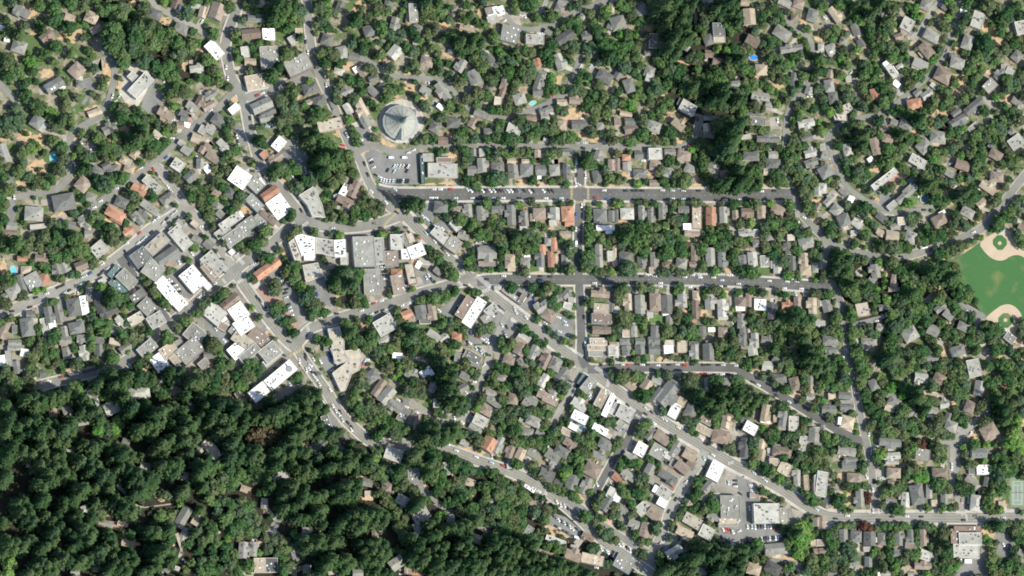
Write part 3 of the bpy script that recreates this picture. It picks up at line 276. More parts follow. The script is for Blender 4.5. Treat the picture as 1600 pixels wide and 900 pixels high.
b 30 90 60;60 160 60;110 130 60;150 80 60;210 130 60;180 180 50;250 50 60;310 120 60;340 60 60;400 100 60;440 60 60;480 90 60;420 160 60;440 210 60;380 170 50;540 40 60;580 80 70;620 60 60;560 160 60;520 200 50;620 180 50;670 150 60;630 220 50;690 220 40;600 130 60;360 10 50;450 10 50;520 20 50;820 40 50;880 60 60;900 100 50;820 110 40;920 20 40;760 230 50;720 260 40;800 210 40;70 420 60;40 450 60;100 390 50;20 380 40;60 350 40;190 530 60;60 590 50;160 560 40;370 290 50;330 270 40;250 250 40;300 330 20;480 380 50;550 350 50;600 340 40;450 360 40;730 290 40;370 580 40;410 580 40;520 520 40;440 550 30;880 500 70;930 540 60;970 510 50;850 540 50;690 440 40;730 450 30;720 680 60;780 720 60;740 740 60;840 730 60;700 770 50;820 790 60;700 840 50;720 890 50;560 800 30;420 850 60;360 860 60;440 800 50;380 890 60;310 860 40;300 760 50;290 800 40;240 850 40;220 880 40;960 820 70;1010 840 60;940 870 50;1170 810 50;1120 780 40;1080 850 40;980 680 40;1000 730 30;1300 310 50;1120 370 40;1150 410 50;1190 460 50;1220 500 40;1270 560 50;1300 590 40;1570 620 60;1540 650 50;1480 690 50;1440 710 50;1390 760 50;1310 840 60;1290 880 40;1470 230 40;1010 590 40;960 600 40;1180 640 30;640 460 30;60 700 50;30 720 50;1530 140 40;1580 560 40;970 60 30
y 800 450 40;820 470 30;280 480 40;340 470 30;350 690 20;510 640 25;740 610 30;1520 130 35;560 640 20;290 690 20;1450 620 30;920 610 25
c 120 60 60;580 30 60;870 560 60;910 560 50
S 30 290 25 80 0;490 130 40 20 -40;860 40 30 50 0;1120 780 50 30 0;560 770 30 20 0;1250 520 30 20 0;1470 530 40 30 0;600 500 30 30 0;80 540 40 20 0
P 880 360 960 270 1060 410 980 480 880 420;1020 480 1080 440 1140 520 1060 570;1060 560 1180 530 1230 620 1120 680 1060 640;1290 370 1340 310 1540 480 1490 540 1420 520;1280 0 1340 0 1430 120 1370 150;1220 200 1400 140 1480 230 1340 290 1240 280;440 560 520 520 540 700 500 710;800 350 840 330 870 400 790 430;1520 740 1590 780 1590 880 1500 800;1350 280 1440 220 1500 270 1400 310;1480 130 1590 190 1590 260 1480 210;620 440 720 420 730 480 620 500
O 105 310 22 38 -30
C 1080 100 -40 w;1110 80 -40 w;1130 60 -40 l;1090 20 -40 r;1185 15 -40 d;990 105 -35 w;800 265 -35 w;780 345 -35 d;805 320 -35 d;845 295 -35 w;705 335 -35 b;650 365 -30 w;665 360 -30 l;685 405 -30 d;635 420 -30 l;600 435 -30 g;455 445 -28 d;490 430 -28 d;510 485 -28 w;540 470 -28 d;365 495 -20 w;280 525 -15 d;335 565 -10 w;235 600 -15 d;95 632 -10 d;70 675 0 w;935 430 50 w;950 450 50 w;965 460 50 d;990 470 60 w;1045 480 -60 w;1060 490 -60 l;1075 500 -60 w;1015 350 55 d;1035 370 55 d;1125 490 50 w;1175 550 50 d;1085 365 55 w;1310 385 -15 w;1330 400 -15 w;1350 420 -15 d;1370 430 -15 w;1390 460 -15 w;1400 480 -15 d;1490 160 50 d;1500 180 50 w;1280 600 50 w;1130 590 -20 w;1140 620 -20 d;1560 520 -30 w;1595 490 80 g;610 490 80 w;930 385 40 w;1400 250 60 w;1430 240 60 d;1540 750 30 w;1575 780 30 w;980 170 60 d;1015 270 55 d
@320 360
H 785 105 130 190 -15 w f;705 155 60 170 -18 c f;935 130 150 130 8 l f;1055 130 90 140 0 w f;1090 220 60 90 0 l f;820 215 90 40 0 w f;1245 165 170 240 -2 g f;1360 160 80 210 0 l f;1310 400 140 200 0 g f;1315 325 45 50 0 w f;835 310 130 100 -10 l f;850 350 150 60 -18 t f;1500 90 100 120 0 l f;1575 70 60 110 -25 g f;1460 220 110 120 0 p f;1575 185 80 80 0 w f;1510 420 100 150 -8 p f;1500 340 90 80 0 r h;490 300 230 75 -36 r g;490 385 60 50 -30 p f;1030 830 130 200 -20 c f;1410 740 160 130 -30 l f;1400 860 100 50 -30 l g;1580 660 90 70 -20 r g;265 640 130 130 -35 w f;305 740 140 120 -35 w f;80 650 150 130 40 l f;140 690 60 50 -35 w f;175 730 50 40 -35 l f;200 560 160 80 -40 b g;140 750 70 60 30 b f;240 800 110 60 40 g f;300 860 180 100 35 c f;420 830 150 100 40 p f;500 880 80 60 40 g f;65 260 180 120 50 l f;150 280 100 60 40 g f;40 330 160 60 50 p f;230 50 170 100 -35 g f;140 10 130 60 -35 l f;30 110 80 70 40 g g;1180 290 60 30 0 g f;210 170 40 40 -45 w f;1230 450 60 60 0 g h;10 420 50 90 -40 w f;630 150 1 1 0 g f
b 100 50 60;130 110 50;30 40 50;110 150 40;160 220 40;280 120 50;320 160 50;400 140 70;450 110 70;420 190 60;480 180 50;500 220 60;350 100 50;440 40 50;700 30 50;660 60 50;740 20 40;840 20 40;1040 50 40;980 30 40;590 150 40;690 280 70;700 340 70;690 380 60;640 320 50;920 220 50;550 430 60;540 470 50;390 380 40;350 360 40;820 480 60;790 530 70;840 570 60;880 600 70;920 640 60;860 640 60;760 470 50;800 600 50;720 440 40;1060 380 80;1110 350 80;1150 400 80;1180 360 70;1100 430 70;1020 430 70;1060 460 70;1200 330 50;1200 520 70;1240 560 60;1180 560 60;1150 500 60;1240 500 50;1150 590 50;550 610 60;590 580 50;560 660 60;620 620 50;620 720 60;660 760 50;700 820 50;650 820 50;680 700 40;420 680 40;100 530 50;60 560 50;150 480 50;30 590 40;1110 730 60;1160 770 60;1130 820 60;1180 850 60;1220 880 60;1060 740 40;950 880 50;880 850 50;1300 820 60;1300 880 60;1340 840 50;1540 700 60;1500 690 50;1580 760 60;1530 800 60;1570 860 60;1500 870 50;1440 500 40;1450 460 30;1520 320 40;1500 620 40;1190 700 40;1280 700 40;1040 560 40;1080 590 30;540 850 30;60 880 70;20 860 50;1360 30 40;1420 20 40;1590 490 30;1500 0 40;350 600 30;1400 40 30
y 770 440 50;740 430 40;130 480 35;1380 30 40;580 160 30;370 600 30;1280 690 30;1050 60 40
c 1080 320 60;1020 400 60;1190 420 60;1130 800 60;1320 780 50
S 1060 540 50 60 0;620 160 30 30 0;80 170 50 30 30;1250 740 40 50 0;1200 590 50 20 -20;490 800 30 20 40
P 540 300 620 300 720 430 760 640 700 680 620 640 600 420;780 400 940 380 1000 580 980 600 880 560 780 480;1340 280 1400 270 1440 450 1370 460;1540 270 1600 270 1600 470 1560 460;850 800 960 760 960 880 860 890;0 700 80 720 200 830 180 890 120 890 0 760;560 200 620 190 620 300 550 300;1380 580 1380 500 1420 500 1400 580;720 660 800 680 820 700 730 770;300 340 360 280 420 250 440 280 360 340 340 400;900 600 960 540 1010 600 1000 630
R 470 440 550 460 640 600 720 700 720 800 660 790 620 650 500 590 400 460
C 575 350 -20 b;600 395 -20 w;610 425 -20 d;630 490 -20 d;635 525 -20 w;655 580 -20 d;660 605 -20 l;670 630 -20 w;680 665 -20 w;640 460 -20 d;860 450 60 d;880 500 70 b;410 525 60 d;430 545 60 d;455 580 60 w;480 605 60 d;490 620 60 w;1390 285 0 w;1395 305 0 l;1400 325 0 d;1405 350 0 d;1408 380 0 w;1320 570 -15 r;1380 552 -15 w;1540 590 -25 w;1590 575 -25 w;1225 628 -20 w;1030 650 0 d;1345 640 -25 d;1390 625 -25 d;1300 655 -25 l;1180 690 -20 w;945 750 -15 w;1045 725 -20 d;800 835 90 d;660 870 20 d;1100 700 -20 d;85 770 50 w;80 760 50 d;150 860 40 w;370 270 -30 w;400 255 -30 l;410 240 -30 d;570 110 60 d;630 45 -50 w;485 5 0 w;1570 380 0 w;1575 410 0 d;1580 440 0 w;1580 350 0 l;400 305 80 d;940 370 60 w;320 95 -40 l;345 85 -40 d;80 420 -40 w;260 180 -50 w
@640 360
H 505 640 250 90 -58 w f;430 600 190 70 -58 b f;345 110 110 110 35 g f;360 95 60 80 -40 w f;240 40 150 80 42 l f;605 190 150 120 0 g g;605 260 140 40 0 p f;600 140 110 40 0 d f;785 240 80 110 88 t h;905 245 80 70 0 g h;910 200 70 35 0 w f;1015 230 80 110 88 d g;1080 90 50 60 0 g h;1110 230 60 120 88 r g;1130 110 50 110 88 r g;1040 150 50 80 0 r g;1220 230 70 80 88 g g;1215 30 90 50 0 t g;1480 200 60 180 88 g g;1570 200 50 80 0 l f;1490 490 150 70 5 p g;1500 610 130 80 5 t f;1500 690 160 80 3 b f;1500 780 150 60 3 p g;1475 870 140 60 0 t f;1580 610 40 60 0 d g;800 510 180 40 36 t f;880 530 90 40 -58 p f;885 530 50 40 -58 w f;790 490 60 40 20 l f;1030 590 120 90 -35 g g;1090 660 100 110 -55 p h;1085 510 70 80 0 t h;1160 530 110 60 -35 d g;1230 500 90 70 -50 g g;1235 590 70 50 20 l f;1260 545 40 50 0 l f;640 620 110 70 -40 l f;605 690 90 80 -35 g f;170 640 80 130 80 p g;90 640 90 110 80 d g;155 585 60 40 0 l f;20 680 60 60 0 p g;190 820 110 60 35 l g;265 840 80 60 -40 l g;370 830 80 70 10 r h;900 830 100 50 35 l f;870 870 100 60 35 p g;55 160 130 100 -20 w f;70 270 40 60 30 w f;10 340 70 160 -10 c f;120 250 90 30 10 l f;10 60 60 80 -20 c f;420 40 90 70 20 g g;220 320 70 50 40 d f;1570 10 80 40 0 w f;1590 890 60 40 0 t g;690 450 60 30 0 l f;120 700 90 60 0 d f;460 130 40 1 0 g f;1180 160 60 40 0 p g;800 300 70 40 0 t f
b 450 260 50;480 220 50;460 290 40;510 290 40;560 30 70;610 50 60;640 20 60;690 60 80;720 110 60;680 130 60;710 30 60;820 30 60;880 40 60;940 30 60;960 60 50;830 140 60;880 130 60;920 160 60;860 180 50;960 140 50;990 90 50;900 320 50;1000 60 50;1120 30 40;1150 60 40;1250 130 60;1220 110 50;1300 180 60;1250 290 60;1300 310 50;1220 310 50;1350 240 60;1390 200 70;1430 260 70;1380 290 60;1450 150 50;1400 70 60;1440 30 50;1500 70 50;1550 110 50;1590 60 50;1540 310 30;1490 330 50;1460 300 50;1570 310 40;710 220 40;710 290 40;840 230 30;850 340 30;1120 310 40;1170 290 25;960 250 30;160 140 40;200 180 50;230 210 50;170 190 40;310 280 60;340 320 60;300 330 50;350 370 50;280 250 40;800 430 50;770 430 40;960 430 50;1080 450 60;1150 470 50;1030 490 50;1100 580 40;1120 550 50;1140 600 50;1010 680 40;1050 460 50;1180 480 40;360 480 50;350 460 40;280 510 50;200 530 60;90 540 60;140 550 50;60 530 40;240 550 40;300 500 40;20 490 40;530 480 50;490 480 40;1410 560 60;1380 570 40;1300 490 50;1300 600 50;1310 580 30;40 780 60;80 820 60;30 860 60;110 870 60;150 880 50;250 740 60;320 730 60;360 720 60;300 770 50;220 690 40;410 790 40;330 800 30;420 830 40;350 880 50;260 880 40;560 770 60;600 750 60;630 770 50;540 800 50;620 710 40;900 760 60;950 790 60;870 730 40;990 820 50;750 870 50;800 870 60;710 880 50;1000 880 40;1080 790 40;1140 820 30;1230 870 30;1280 830 40;1200 870 30;1560 810 60;1580 870 50;1590 780 40;1270 680 30;1230 650 30;560 570 30;600 540 30;430 90 40;470 110 30;490 160 30;1050 880 40;20 60 30
y 630 310 30;450 250 40;1120 460 40;1150 550 30;1300 600 40;980 100 40;760 170 30;40 480 40;1580 310 40;1210 860 30;820 880 40;350 350 40
c 830 60 50;890 20 50;700 150 40;30 800 50
S 30 20 40 30 0;1100 60 50 40 0;830 310 30 30 0;180 210 40 30 0;1150 220 15 60 0;1000 330 60 10 0;700 160 30 30 0;50 240 40 15 -20;1560 460 60 15 0
P 220 620 400 500 450 530 360 690 260 690;600 640 700 580 870 730 720 880 630 880;420 770 680 760 700 880 420 890;640 70 820 70 820 170 760 180 700 130;380 200 540 70 640 70 640 110 520 130 440 190;720 450 930 450 1000 500 960 620 880 640 720 500;1070 740 1160 640 1280 680 1280 850 1180 860;0 380 80 360 120 420 0 450;80 330 220 300 280 380 110 420;1200 560 1300 540 1290 640 1200 630;1190 370 1245 370 1245 415 1190 415;500 760 640 690 720 760 700 820 560 890;0 140 110 90 140 200 0 240;640 440 720 440 730 480 660 480
L 440 260 30 50 20;590 310 60 20 0
C 75 60 40 r;195 85 45 w;260 150 45 d;295 185 45 w;130 20 45 w;210 155 45 w;405 315 45 g;440 430 10 d;605 382 0 d;735 357 0 w;925 362 0 w;1025 358 0 d;1100 362 0 d;560 85 -40 w;580 85 -40 w;525 95 -40 w;545 80 -40 d;700 432 0 w;680 435 0 l;880 432 0 w;860 432 0 l;905 435 0 d;1025 400 0 l;1445 412 0 w;1440 435 0 d;1490 435 0 d;1560 435 0 l;1550 360 0 d;95 490 -20 d;230 625 40 w;240 630 50 w;390 590 10 w;380 610 10 d;820 610 60 w;740 625 45 g;705 600 45 d;910 680 45 w;830 640 45 l;1060 790 40 w;1070 855 45 d;1365 680 90 d;1370 885 90 w;1300 105 90 v;1405 840 0 w;1465 840 0 w;1435 840 0 l;480 800 70 w;500 820 20 w;520 830 20 d;545 835 20 r;570 850 20 w;600 850 20 l;605 875 20 w;470 880 30 w;455 880 70 d;590 885 20 d;640 640 30 w;670 645 30 d;650 660 60 w;960 500 -40 l;975 520 -40 d;970 550 -50 b;945 485 -40 g;930 510 -60 d;1010 640 0 l;150 350 60 w;170 380 60 d;130 370 60 l;185 400 60 g;60 580 20 r;80 585 20 r;40 600 20 w;760 755 60 d;740 800 60 g;750 820 60 l;1220 740 0 w;1110 720 20 w;1165 680 20 w;1170 790 20 l;720 740 60 l;1060 720 30 w;1210 710 30 l
@960 360
H 90 210 100 90 5 d h;220 250 80 100 85 d g;315 230 70 120 88 g g;300 310 60 50 0 t f;410 270 70 60 0 b h;525 260 90 90 10 g h;625 170 55 140 90 p g;630 265 100 50 -5 p g;750 210 75 150 88 g g;850 230 80 120 88 d g;1000 240 70 100 88 d g;1080 230 80 120 85 l g;1110 100 60 60 0 g h;1175 240 70 90 0 g f;1275 280 70 120 88 l g;1350 140 80 90 75 d g;1390 260 60 120 88 d g;1475 230 80 110 88 t g;1495 310 90 80 0 t h;1570 290 50 80 0 g h;1500 95 130 90 -10 g h;1030 20 130 60 -5 l g;1110 20 50 60 0 l f;1220 60 80 60 0 g h;610 25 130 40 5 p g;620 5 100 30 0 l f;5 210 40 160 0 t g;100 560 75 130 88 t g;200 580 80 150 88 g g;320 560 90 140 88 p h;410 580 90 150 88 d g;520 550 100 110 88 g g;640 510 60 80 88 t h;640 620 70 150 88 b g;755 560 100 120 88 g g;850 610 90 140 88 l g;985 565 90 90 0 p h;1050 545 50 110 0 p g;1140 580 100 90 5 w f;1235 630 80 140 88 k g;1350 580 90 70 0 r g;1430 560 60 80 0 p g;1540 590 90 130 88 t g;985 610 80 40 0 w f;1000 710 80 120 0 g g;1190 850 90 80 10 d g;1090 860 80 120 88 l g;1000 830 70 150 88 d g;850 800 80 90 0 p h;760 775 60 35 0 w f;690 790 60 80 0 d g;750 880 80 40 0 d f;620 885 80 40 0 d g;530 880 80 40 0 c f;430 880 80 50 0 c f;310 870 90 80 0 d g;200 870 80 60 0 d g;320 790 70 90 0 d g;155 790 50 90 88 g g;80 870 80 50 0 d h;430 700 50 70 0 g g;20 620 40 50 0 l f;410 650 70 30 0 w f;280 660 50 40 0 l f;90 800 60 70 0 t f;1590 720 40 50 0 l f;300 630 100 20 0 g f;1380 55 60 50 0 c f;1590 570 30 60 0 p g;850 680 80 30 0 l f;1060 780 30 40 0 l f;20 890 40 30 0 l f
b 50 30 60;120 30 60;60 100 60;130 80 60;180 70 70;230 60 70;200 110 60;160 140 50;230 160 60;290 50 60;340 70 60;380 80 60;310 110 50;400 40 60;440 100 60;480 80 60;420 150 70;480 150 60;450 190 60;520 150 60;540 180 50;380 200 60;360 170 50;560 110 50;500 60 50;670 130 60;680 170 50;690 50 50;750 70 60;800 110 60;830 90 60;850 130 50;780 150 40;820 40 60;880 40 60;900 100 50;940 210 60;940 250 50;930 170 50;970 90 60;1010 110 60;1020 70 40;1180 100 60;1250 100 60;1200 140 50;1170 30 60;1280 40 60;1220 190 60;1280 180 50;1330 210 60;1290 130 50;1430 160 50;1440 30 60;1500 30 50;1400 110 40;1370 320 60;1340 340 50;1450 340 40;1440 380 30;1000 310 60;1060 320 70;1100 320 50;980 330 50;690 270 40;660 310 40;600 310 40;700 300 40;540 320 40;510 340 40;100 290 80;130 340 60;60 300 50;160 290 50;70 340 40;400 340 50;370 310 50;450 290 40;60 160 40;30 60 40;30 290 40;780 310 40;830 300 30;960 290 30;1120 350 30;60 470 50;30 510 50;100 460 40;210 440 50;280 450 50;520 440 50;490 460 40;770 460 60;800 470 50;830 490 50;730 470 40;690 510 40;950 510 40;980 480 40;1070 480 50;1160 490 40;1320 500 40;1290 480 40;1130 470 30;80 660 60;130 680 50;180 690 50;60 700 50;120 740 50;240 700 40;490 660 50;500 700 40;590 570 25;590 610 25;570 700 40;600 760 60;630 790 60;580 810 50;620 830 50;420 750 60;460 790 40;490 840 60;530 800 60;560 860 40;700 700 40;760 710 50;730 730 40;930 690 40;1060 640 40;1070 700 50;1110 730 60;1150 700 40;1080 750 50;1200 760 60;1250 720 60;1290 700 60;1340 700 60;1390 650 60;1420 600 60;1450 660 60;1480 720 70;1420 730 70;1360 760 70;1300 780 60;1500 780 60;1440 800 70;1520 740 60;1540 700 60;1380 830 60;1300 860 60;1400 880 60;1500 870 60;1560 820 60;1580 870 50;1260 830 40;1320 610 40;1550 470 60;1590 500 50;1580 440 50;1560 180 50;1590 220 40;830 860 60;880 850 60;920 830 60;940 870 60;900 790 40;660 860 40;380 850 30;30 770 50;30 830 40;240 790 40;120 860 30;1150 790 60;1030 890 40;1290 640 40;590 680 40;510 620 40;40 560 40
y 20 30 40;390 210 30;600 190 20;760 70 50;830 850 50;1090 820 30;220 760 30;390 770 40;940 620 25;1160 650 30;790 330 40;480 490 30;850 500 40;680 600 20;1350 340 50;1570 430 40;1110 700 40;1060 50 30;200 440 40
c 90 40 60;160 30 60;200 30 60;60 430 50;1390 690 60;1460 850 60
S 40 110 50 40 0;290 130 30 30 0;440 210 30 40 0;400 10 20 40 0;650 80 60 40 0;910 310 40 30 0;930 340 50 20 0;870 500 50 30 0;700 640 40 60 0;700 670 30 60 0;1130 640 30 30 0;1200 700 50 30 0;1220 130 60 30 0;780 310 40 30 0;490 600 40 30 0;540 650 40 40 0;260 680 40 20 0;1150 110 20 20 0;960 260 30 60 0
P 240 300 330 290 340 360 250 360;1060 140 1120 130 1140 200 1060 190;310 460 350 460 340 500 310 500;1390 470 1500 450 1510 520 1400 520;900 460 940 460 930 740 900 680;1320 60 1400 50 1400 90 1320 90
L 340 695 70 30 0
C 215 358 0 d;315 358 0 l;550 365 0 w;670 368 0 w;775 368 0 w;360 437 0 w;400 437 0 g;590 443 0 w;745 438 0 w;830 437 0 w;865 437 0 d;700 430 0 w;995 375 0 d;1210 395 0 w;1350 400 0 w;1425 400 0 w;1120 437 0 d;1235 443 0 d;1330 453 0 w;1460 456 0 w;145 437 0 g;360 412 0 w;970 418 0 w;660 350 0 l;610 350 0 w;910 348 10 w;890 350 10 w;145 490 80 b;1310 130 70 w;1380 75 70 w;920 720 45 w;990 380 0 l;255 345 10 w;285 345 10 w;1415 495 60 l;1470 500 50 d;760 350 0 w;840 390 0 l
@1280 360
H 570 50 110 100 10 t g;490 25 100 60 25 t g;715 55 90 100 15 g h;430 320 110 100 80 g g;590 390 110 60 -80 p g;585 460 100 40 0 p g;340 620 110 110 -10 c f;380 640 60 50 -15 g f;505 600 90 50 -10 d g;60 590 80 100 75 d g;950 610 110 70 -40 g g;1010 660 90 70 40 g g;1130 750 100 80 25 g h;890 780 100 90 25 g g;710 810 130 110 -30 g h;390 870 130 60 0 g h;90 860 130 70 5 d h;20 730 60 50 0 l f;480 760 70 60 20 g h;30 270 60 70 0 g h;270 20 50 40 0 l f;5 570 40 40 0 l f;1490 840 90 70 40 g f;720 775 60 30 -35 w f;940 870 60 40 20 l f;420 380 60 50 40 g f;820 130 60 20 -10 w f;1280 890 60 30 -30 t f
b 40 30 50;90 30 60;30 110 50;60 180 60;30 170 40;150 170 70;200 180 70;240 200 60;140 240 70;200 260 70;240 290 60;170 310 60;220 340 60;130 330 50;300 200 50;350 220 50;300 240 40;180 400 60;240 420 70;300 420 70;250 480 70;320 470 70;380 450 70;200 470 60;360 500 60;430 480 60;280 520 60;400 520 60;440 520 50;350 400 60;400 410 50;540 240 60;580 260 60;560 200 50;620 270 60;660 320 60;600 330 50;680 280 50;720 330 60;740 370 50;660 370 60;680 220 40;500 130 60;560 140 70;620 140 70;670 150 60;640 180 60;450 140 50;460 100 50;580 180 60;760 90 50;820 80 60;870 40 60;840 30 50;890 90 50;800 40 50;960 40 60;990 80 60;1040 60 60;1080 40 40;940 170 60;980 190 60;1000 150 50;1060 130 50;1040 180 50;1090 120 50;1150 110 40;1200 90 40;900 150 50;920 300 70;1000 320 70;1060 320 60;980 380 70;1040 380 70;900 390 60;1080 350 50;960 280 60;880 280 60;1060 290 60;820 310 60;1050 440 50;1100 470 60;1160 470 60;1080 510 60;1140 520 60;1190 500 50;1010 460 40;1220 550 30;800 440 60;860 460 40;720 440 60;760 480 70;680 450 60;660 500 60;720 530 60;780 540 60;640 560 60;590 560 50;610 510 50;680 590 60;740 610 70;800 620 60;860 600 60;700 660 60;640 640 60;600 660 60;560 650 60;760 680 60;820 680 60;700 720 60;630 720 60;560 720 60;540 790 60;600 780 60;560 840 60;640 770 50;640 840 50;600 880 50;520 880 40;840 720 50;880 690 40;790 740 40;800 800 50;860 850 50;900 850 60;950 740 50;1000 760 50;980 820 60;1050 800 50;1060 850 50;1100 820 40;1020 880 40;940 560 60;970 540 60;1000 560 50;920 520 40;1060 640 50;1100 660 60;1060 590 50;1140 680 50;1180 700 50;1200 660 40;1290 740 60;1340 760 60;1390 770 60;1320 800 60;1260 820 60;1230 850 60;1180 860 50;1190 780 50;1270 880 50;1350 870 50;1380 830 50;1400 870 40;120 680 60;160 690 60;120 720 50;180 630 50;240 630 50;250 680 50;230 590 40;290 560 40;440 590 50;430 640 40;270 800 60;320 800 50;400 800 60;380 760 40;160 790 60;100 790 60;220 780 50;160 840 50;40 800 50;230 740 40;140 540 60;70 480 60;40 470 50;20 510 40;80 520 50;30 380 50;40 330 40;250 870 40;440 830 50;1590 720 50;1560 60 60;1580 110 50;1540 30 50;1580 800 50;660 30 40;640 70 30;280 90 40;260 130 40;360 40 50;130 110 40;150 20 50;520 100 40;1420 790 40
y 510 400 30;505 340 25;505 440 25;470 240 40;470 250 30;70 450 50;700 590 50;860 50 50;250 650 50;440 460 40;740 270 40;520 540 50;360 170 40;1260 55 30
c 160 200 60;220 230 60;130 300 60;200 330 60;940 330 70;1020 370 70;260 430 60;720 490 60;860 330 70;350 450 50
S 390 140 60 30 20;730 270 50 30 20;840 400 30 30 30;930 460 50 40 0;540 340 30 30 0;680 840 10 10 0;820 770 20 60 0;980 860 40 20 20;470 280 20 30 0;1170 150 60 10 -30;1590 830 30 60 0;560 850 40 30 0;1270 50 50 20 -20;980 210 40 20 0
P 820 540 870 490 960 480 990 510 940 500 900 530 870 560 820 570;280 320 330 280 340 360 300 370;260 720 460 670 560 640 550 670 440 720 280 760;210 720 260 715 280 760 230 750;180 560 220 560 220 620 190 620;1030 540 1070 540 1220 610 1290 650 1320 690 1260 690 1240 780 1220 740 1180 660 1110 610
L 470 235 60 20 0
C 890 590 10 w;910 590 10 w;1160 630 10 w;900 140 -20 l;880 145 -20 d;1205 15 -20 w;1020 715 70 w;230 720 0 w;250 730 20 w;450 708 -10 w;510 665 60 d;495 670 60 l;180 640 80 g;235 860 80 d;950 825 30 w;960 840 30 w;640 205 10 d
@0 540
H 1245 130 110 130 -35 w f;1320 40 100 130 55 t f;1385 95 110 90 -40 t f;1485 40 200 140 -40 g f;20 115 60 80 -10 w f;70 100 50 120 -5 g f;190 55 60 60 10 w g;140 170 70 100 80 d g;110 20 100 30 0 g g;525 60 90 70 80 g g;510 5 60 30 0 r f;655 60 80 120 75 l g;775 40 80 90 85 d g;980 20 100 60 -35 g g;1150 20 150 90 -40 g f;335 220 50 50 0 d g;1090 370 160 90 -5 l h;885 480 100 150 65 l g;710 380 110 60 40 g g;760 440 30 60 -15 l f;525 490 80 100 70 g h;415 515 60 90 0 p h;540 520 60 40 20 c f;1495 475 80 80 -10 g g;1480 460 50 20 -5 w f;1375 350 100 60 -15 p f;560 810 90 40 -10 l g;985 750 60 40 20 d g;1585 790 50 90 40 c g;110 500 50 50 30 g g;20 420 40 30 0 g g;1590 140 80 60 -40 g f;1560 20 60 40 -30 l f;670 600 120 30 -10 g g;1320 825 30 30 30 l f
b 340 50 60;420 60 60;300 30 50;360 110 60;440 130 50;260 80 60;240 170 50;200 230 50;270 210 50;480 140 50;540 140 60;600 130 60;560 30 40;690 20 40;720 110 50;660 150 40;780 150 40;860 60 60;880 110 60;840 10 40;1000 60 50;1060 30 40;1110 110 50;1160 120 60;1080 150 50;40 200 70;100 240 60;60 300 70;150 290 60;30 360 60;240 280 50;490 200 40;1140 70 40;1380 260 60;1440 240 50;1300 360 60;1340 290 50;1230 340 60;1250 390 50;1550 220 60;1500 340 60;1580 320 50;1580 620 60;1570 680 50;600 310 60;560 340 50;820 620 60;860 650 70;770 680 50;900 700 50;940 600 60;940 560 40;30 140 30;1360 800 60;1420 850 50;1540 850 50
y 620 330 50;760 660 60;890 640 60;270 200 40;920 590 50;830 400 50;810 370 40;40 840 60
c 860 220 70;920 240 80;990 260 70;940 310 80;880 330 70;1060 260 70;1120 250 70;1180 280 60;1020 310 60;780 280 60;740 340 60;700 430 70;640 420 70;680 490 80;740 520 70;640 520 60;790 510 60;780 570 60;700 560 60;960 430 70;1020 440 80;1080 440 80;1130 460 70;1050 500 70;980 510 60;200 440 80;260 480 80;330 440 80;400 410 80;460 410 70;530 410 70;580 390 60;260 420 70;330 400 60;120 350 60;50 460 70;90 550 70;30 560 70;60 630 80;120 660 70;30 700 70;200 620 80;270 600 80;340 630 80;410 620 80;470 590 80;530 640 80;480 680 80;560 690 60;390 690 80;300 690 80;220 680 70;560 600 60;150 720 60;100 800 80;170 830 70;50 880 70;250 850 70;310 800 70;350 850 70;420 880 70;480 860 70;560 880 60;590 850 60;440 760 60;520 750 60;660 780 70;720 800 80;780 780 70;830 770 60;850 830 60;920 800 70;980 830 80;1000 780 60;930 870 70;1020 870 60;1180 560 80;1240 540 80;1300 510 70;1360 490 70;1420 520 60;1200 620 80;1260 600 70;1140 650 70;1080 660 70;1200 690 60;1330 620 60;1380 600 80;1440 590 80;1480 640 80;1420 680 80;1380 720 80;1320 740 70;1260 770 70;1220 830 70;1280 850 60;1450 740 70;1400 770 60;1520 600 60;1520 730 60;1480 830 60;1340 540 60;1490 300 70;1540 280 70;1590 270 60;1450 390 60;1560 400 60;1320 200 60;1400 190 60;1590 480 60;1560 540 60;860 900 60;1120 680 60;700 870 50;1100 870 50
S 540 200 70 25 -15;1100 190 60 20 10;1420 370 40 30 -40;590 540 30 20 0;1380 400 40 15 -20
P 880 10 920 60 1010 140 1030 180 1000 180 900 80;1330 0 1600 0 1600 120 1500 160 1420 80;1260 200 1400 130 1400 180 1300 290 1250 290;1400 110 1600 130 1600 170 1540 170
C 480 245 -10 r;520 238 -10 d;560 230 -10 w;595 222 -10 w;665 205 -15 d;690 198 -15 d;720 190 -15 d;745 185 -15 d;380 275 20 w;470 325 0 d;490 322 0 d;750 258 20 w;1020 165 60 w;1010 155 60 l;1080 20 80 l;1355 175 40 w;1155 40 50 d;310 350 0 d
@320 540
H 595 230 270 105 -40 w f;440 350 190 100 -38 w f;520 290 450 30 -40 T f;260 30 150 110 -40 w f;350 60 180 70 -40 g f;510 50 150 120 -38 g f;530 95 180 50 -40 l f;1050 70 100 140 -20 c f;1150 80 180 90 -25 c f;1120 190 210 150 -32 c f;1070 280 110 170 -25 c f;1505 80 80 50 5 w f;1305 240 110 90 -35 d h;1360 330 150 60 -55 p g;1420 390 150 90 -50 g g;1550 540 120 70 -60 d f;1480 480 80 120 -50 g g;1475 850 140 100 20 l f;890 770 110 110 30 d h;790 765 50 40 0 t f;55 810 80 170 -40 t f;20 740 60 50 -45 p f;880 800 90 60 0 g g;950 600 110 60 70 d f;1590 230 50 60 -40 g g;960 20 60 40 0 g f;30 70 80 60 0 d g;260 380 50 40 -30 t f;1440 800 60 30 30 l f;10 180 50 60 40 p g
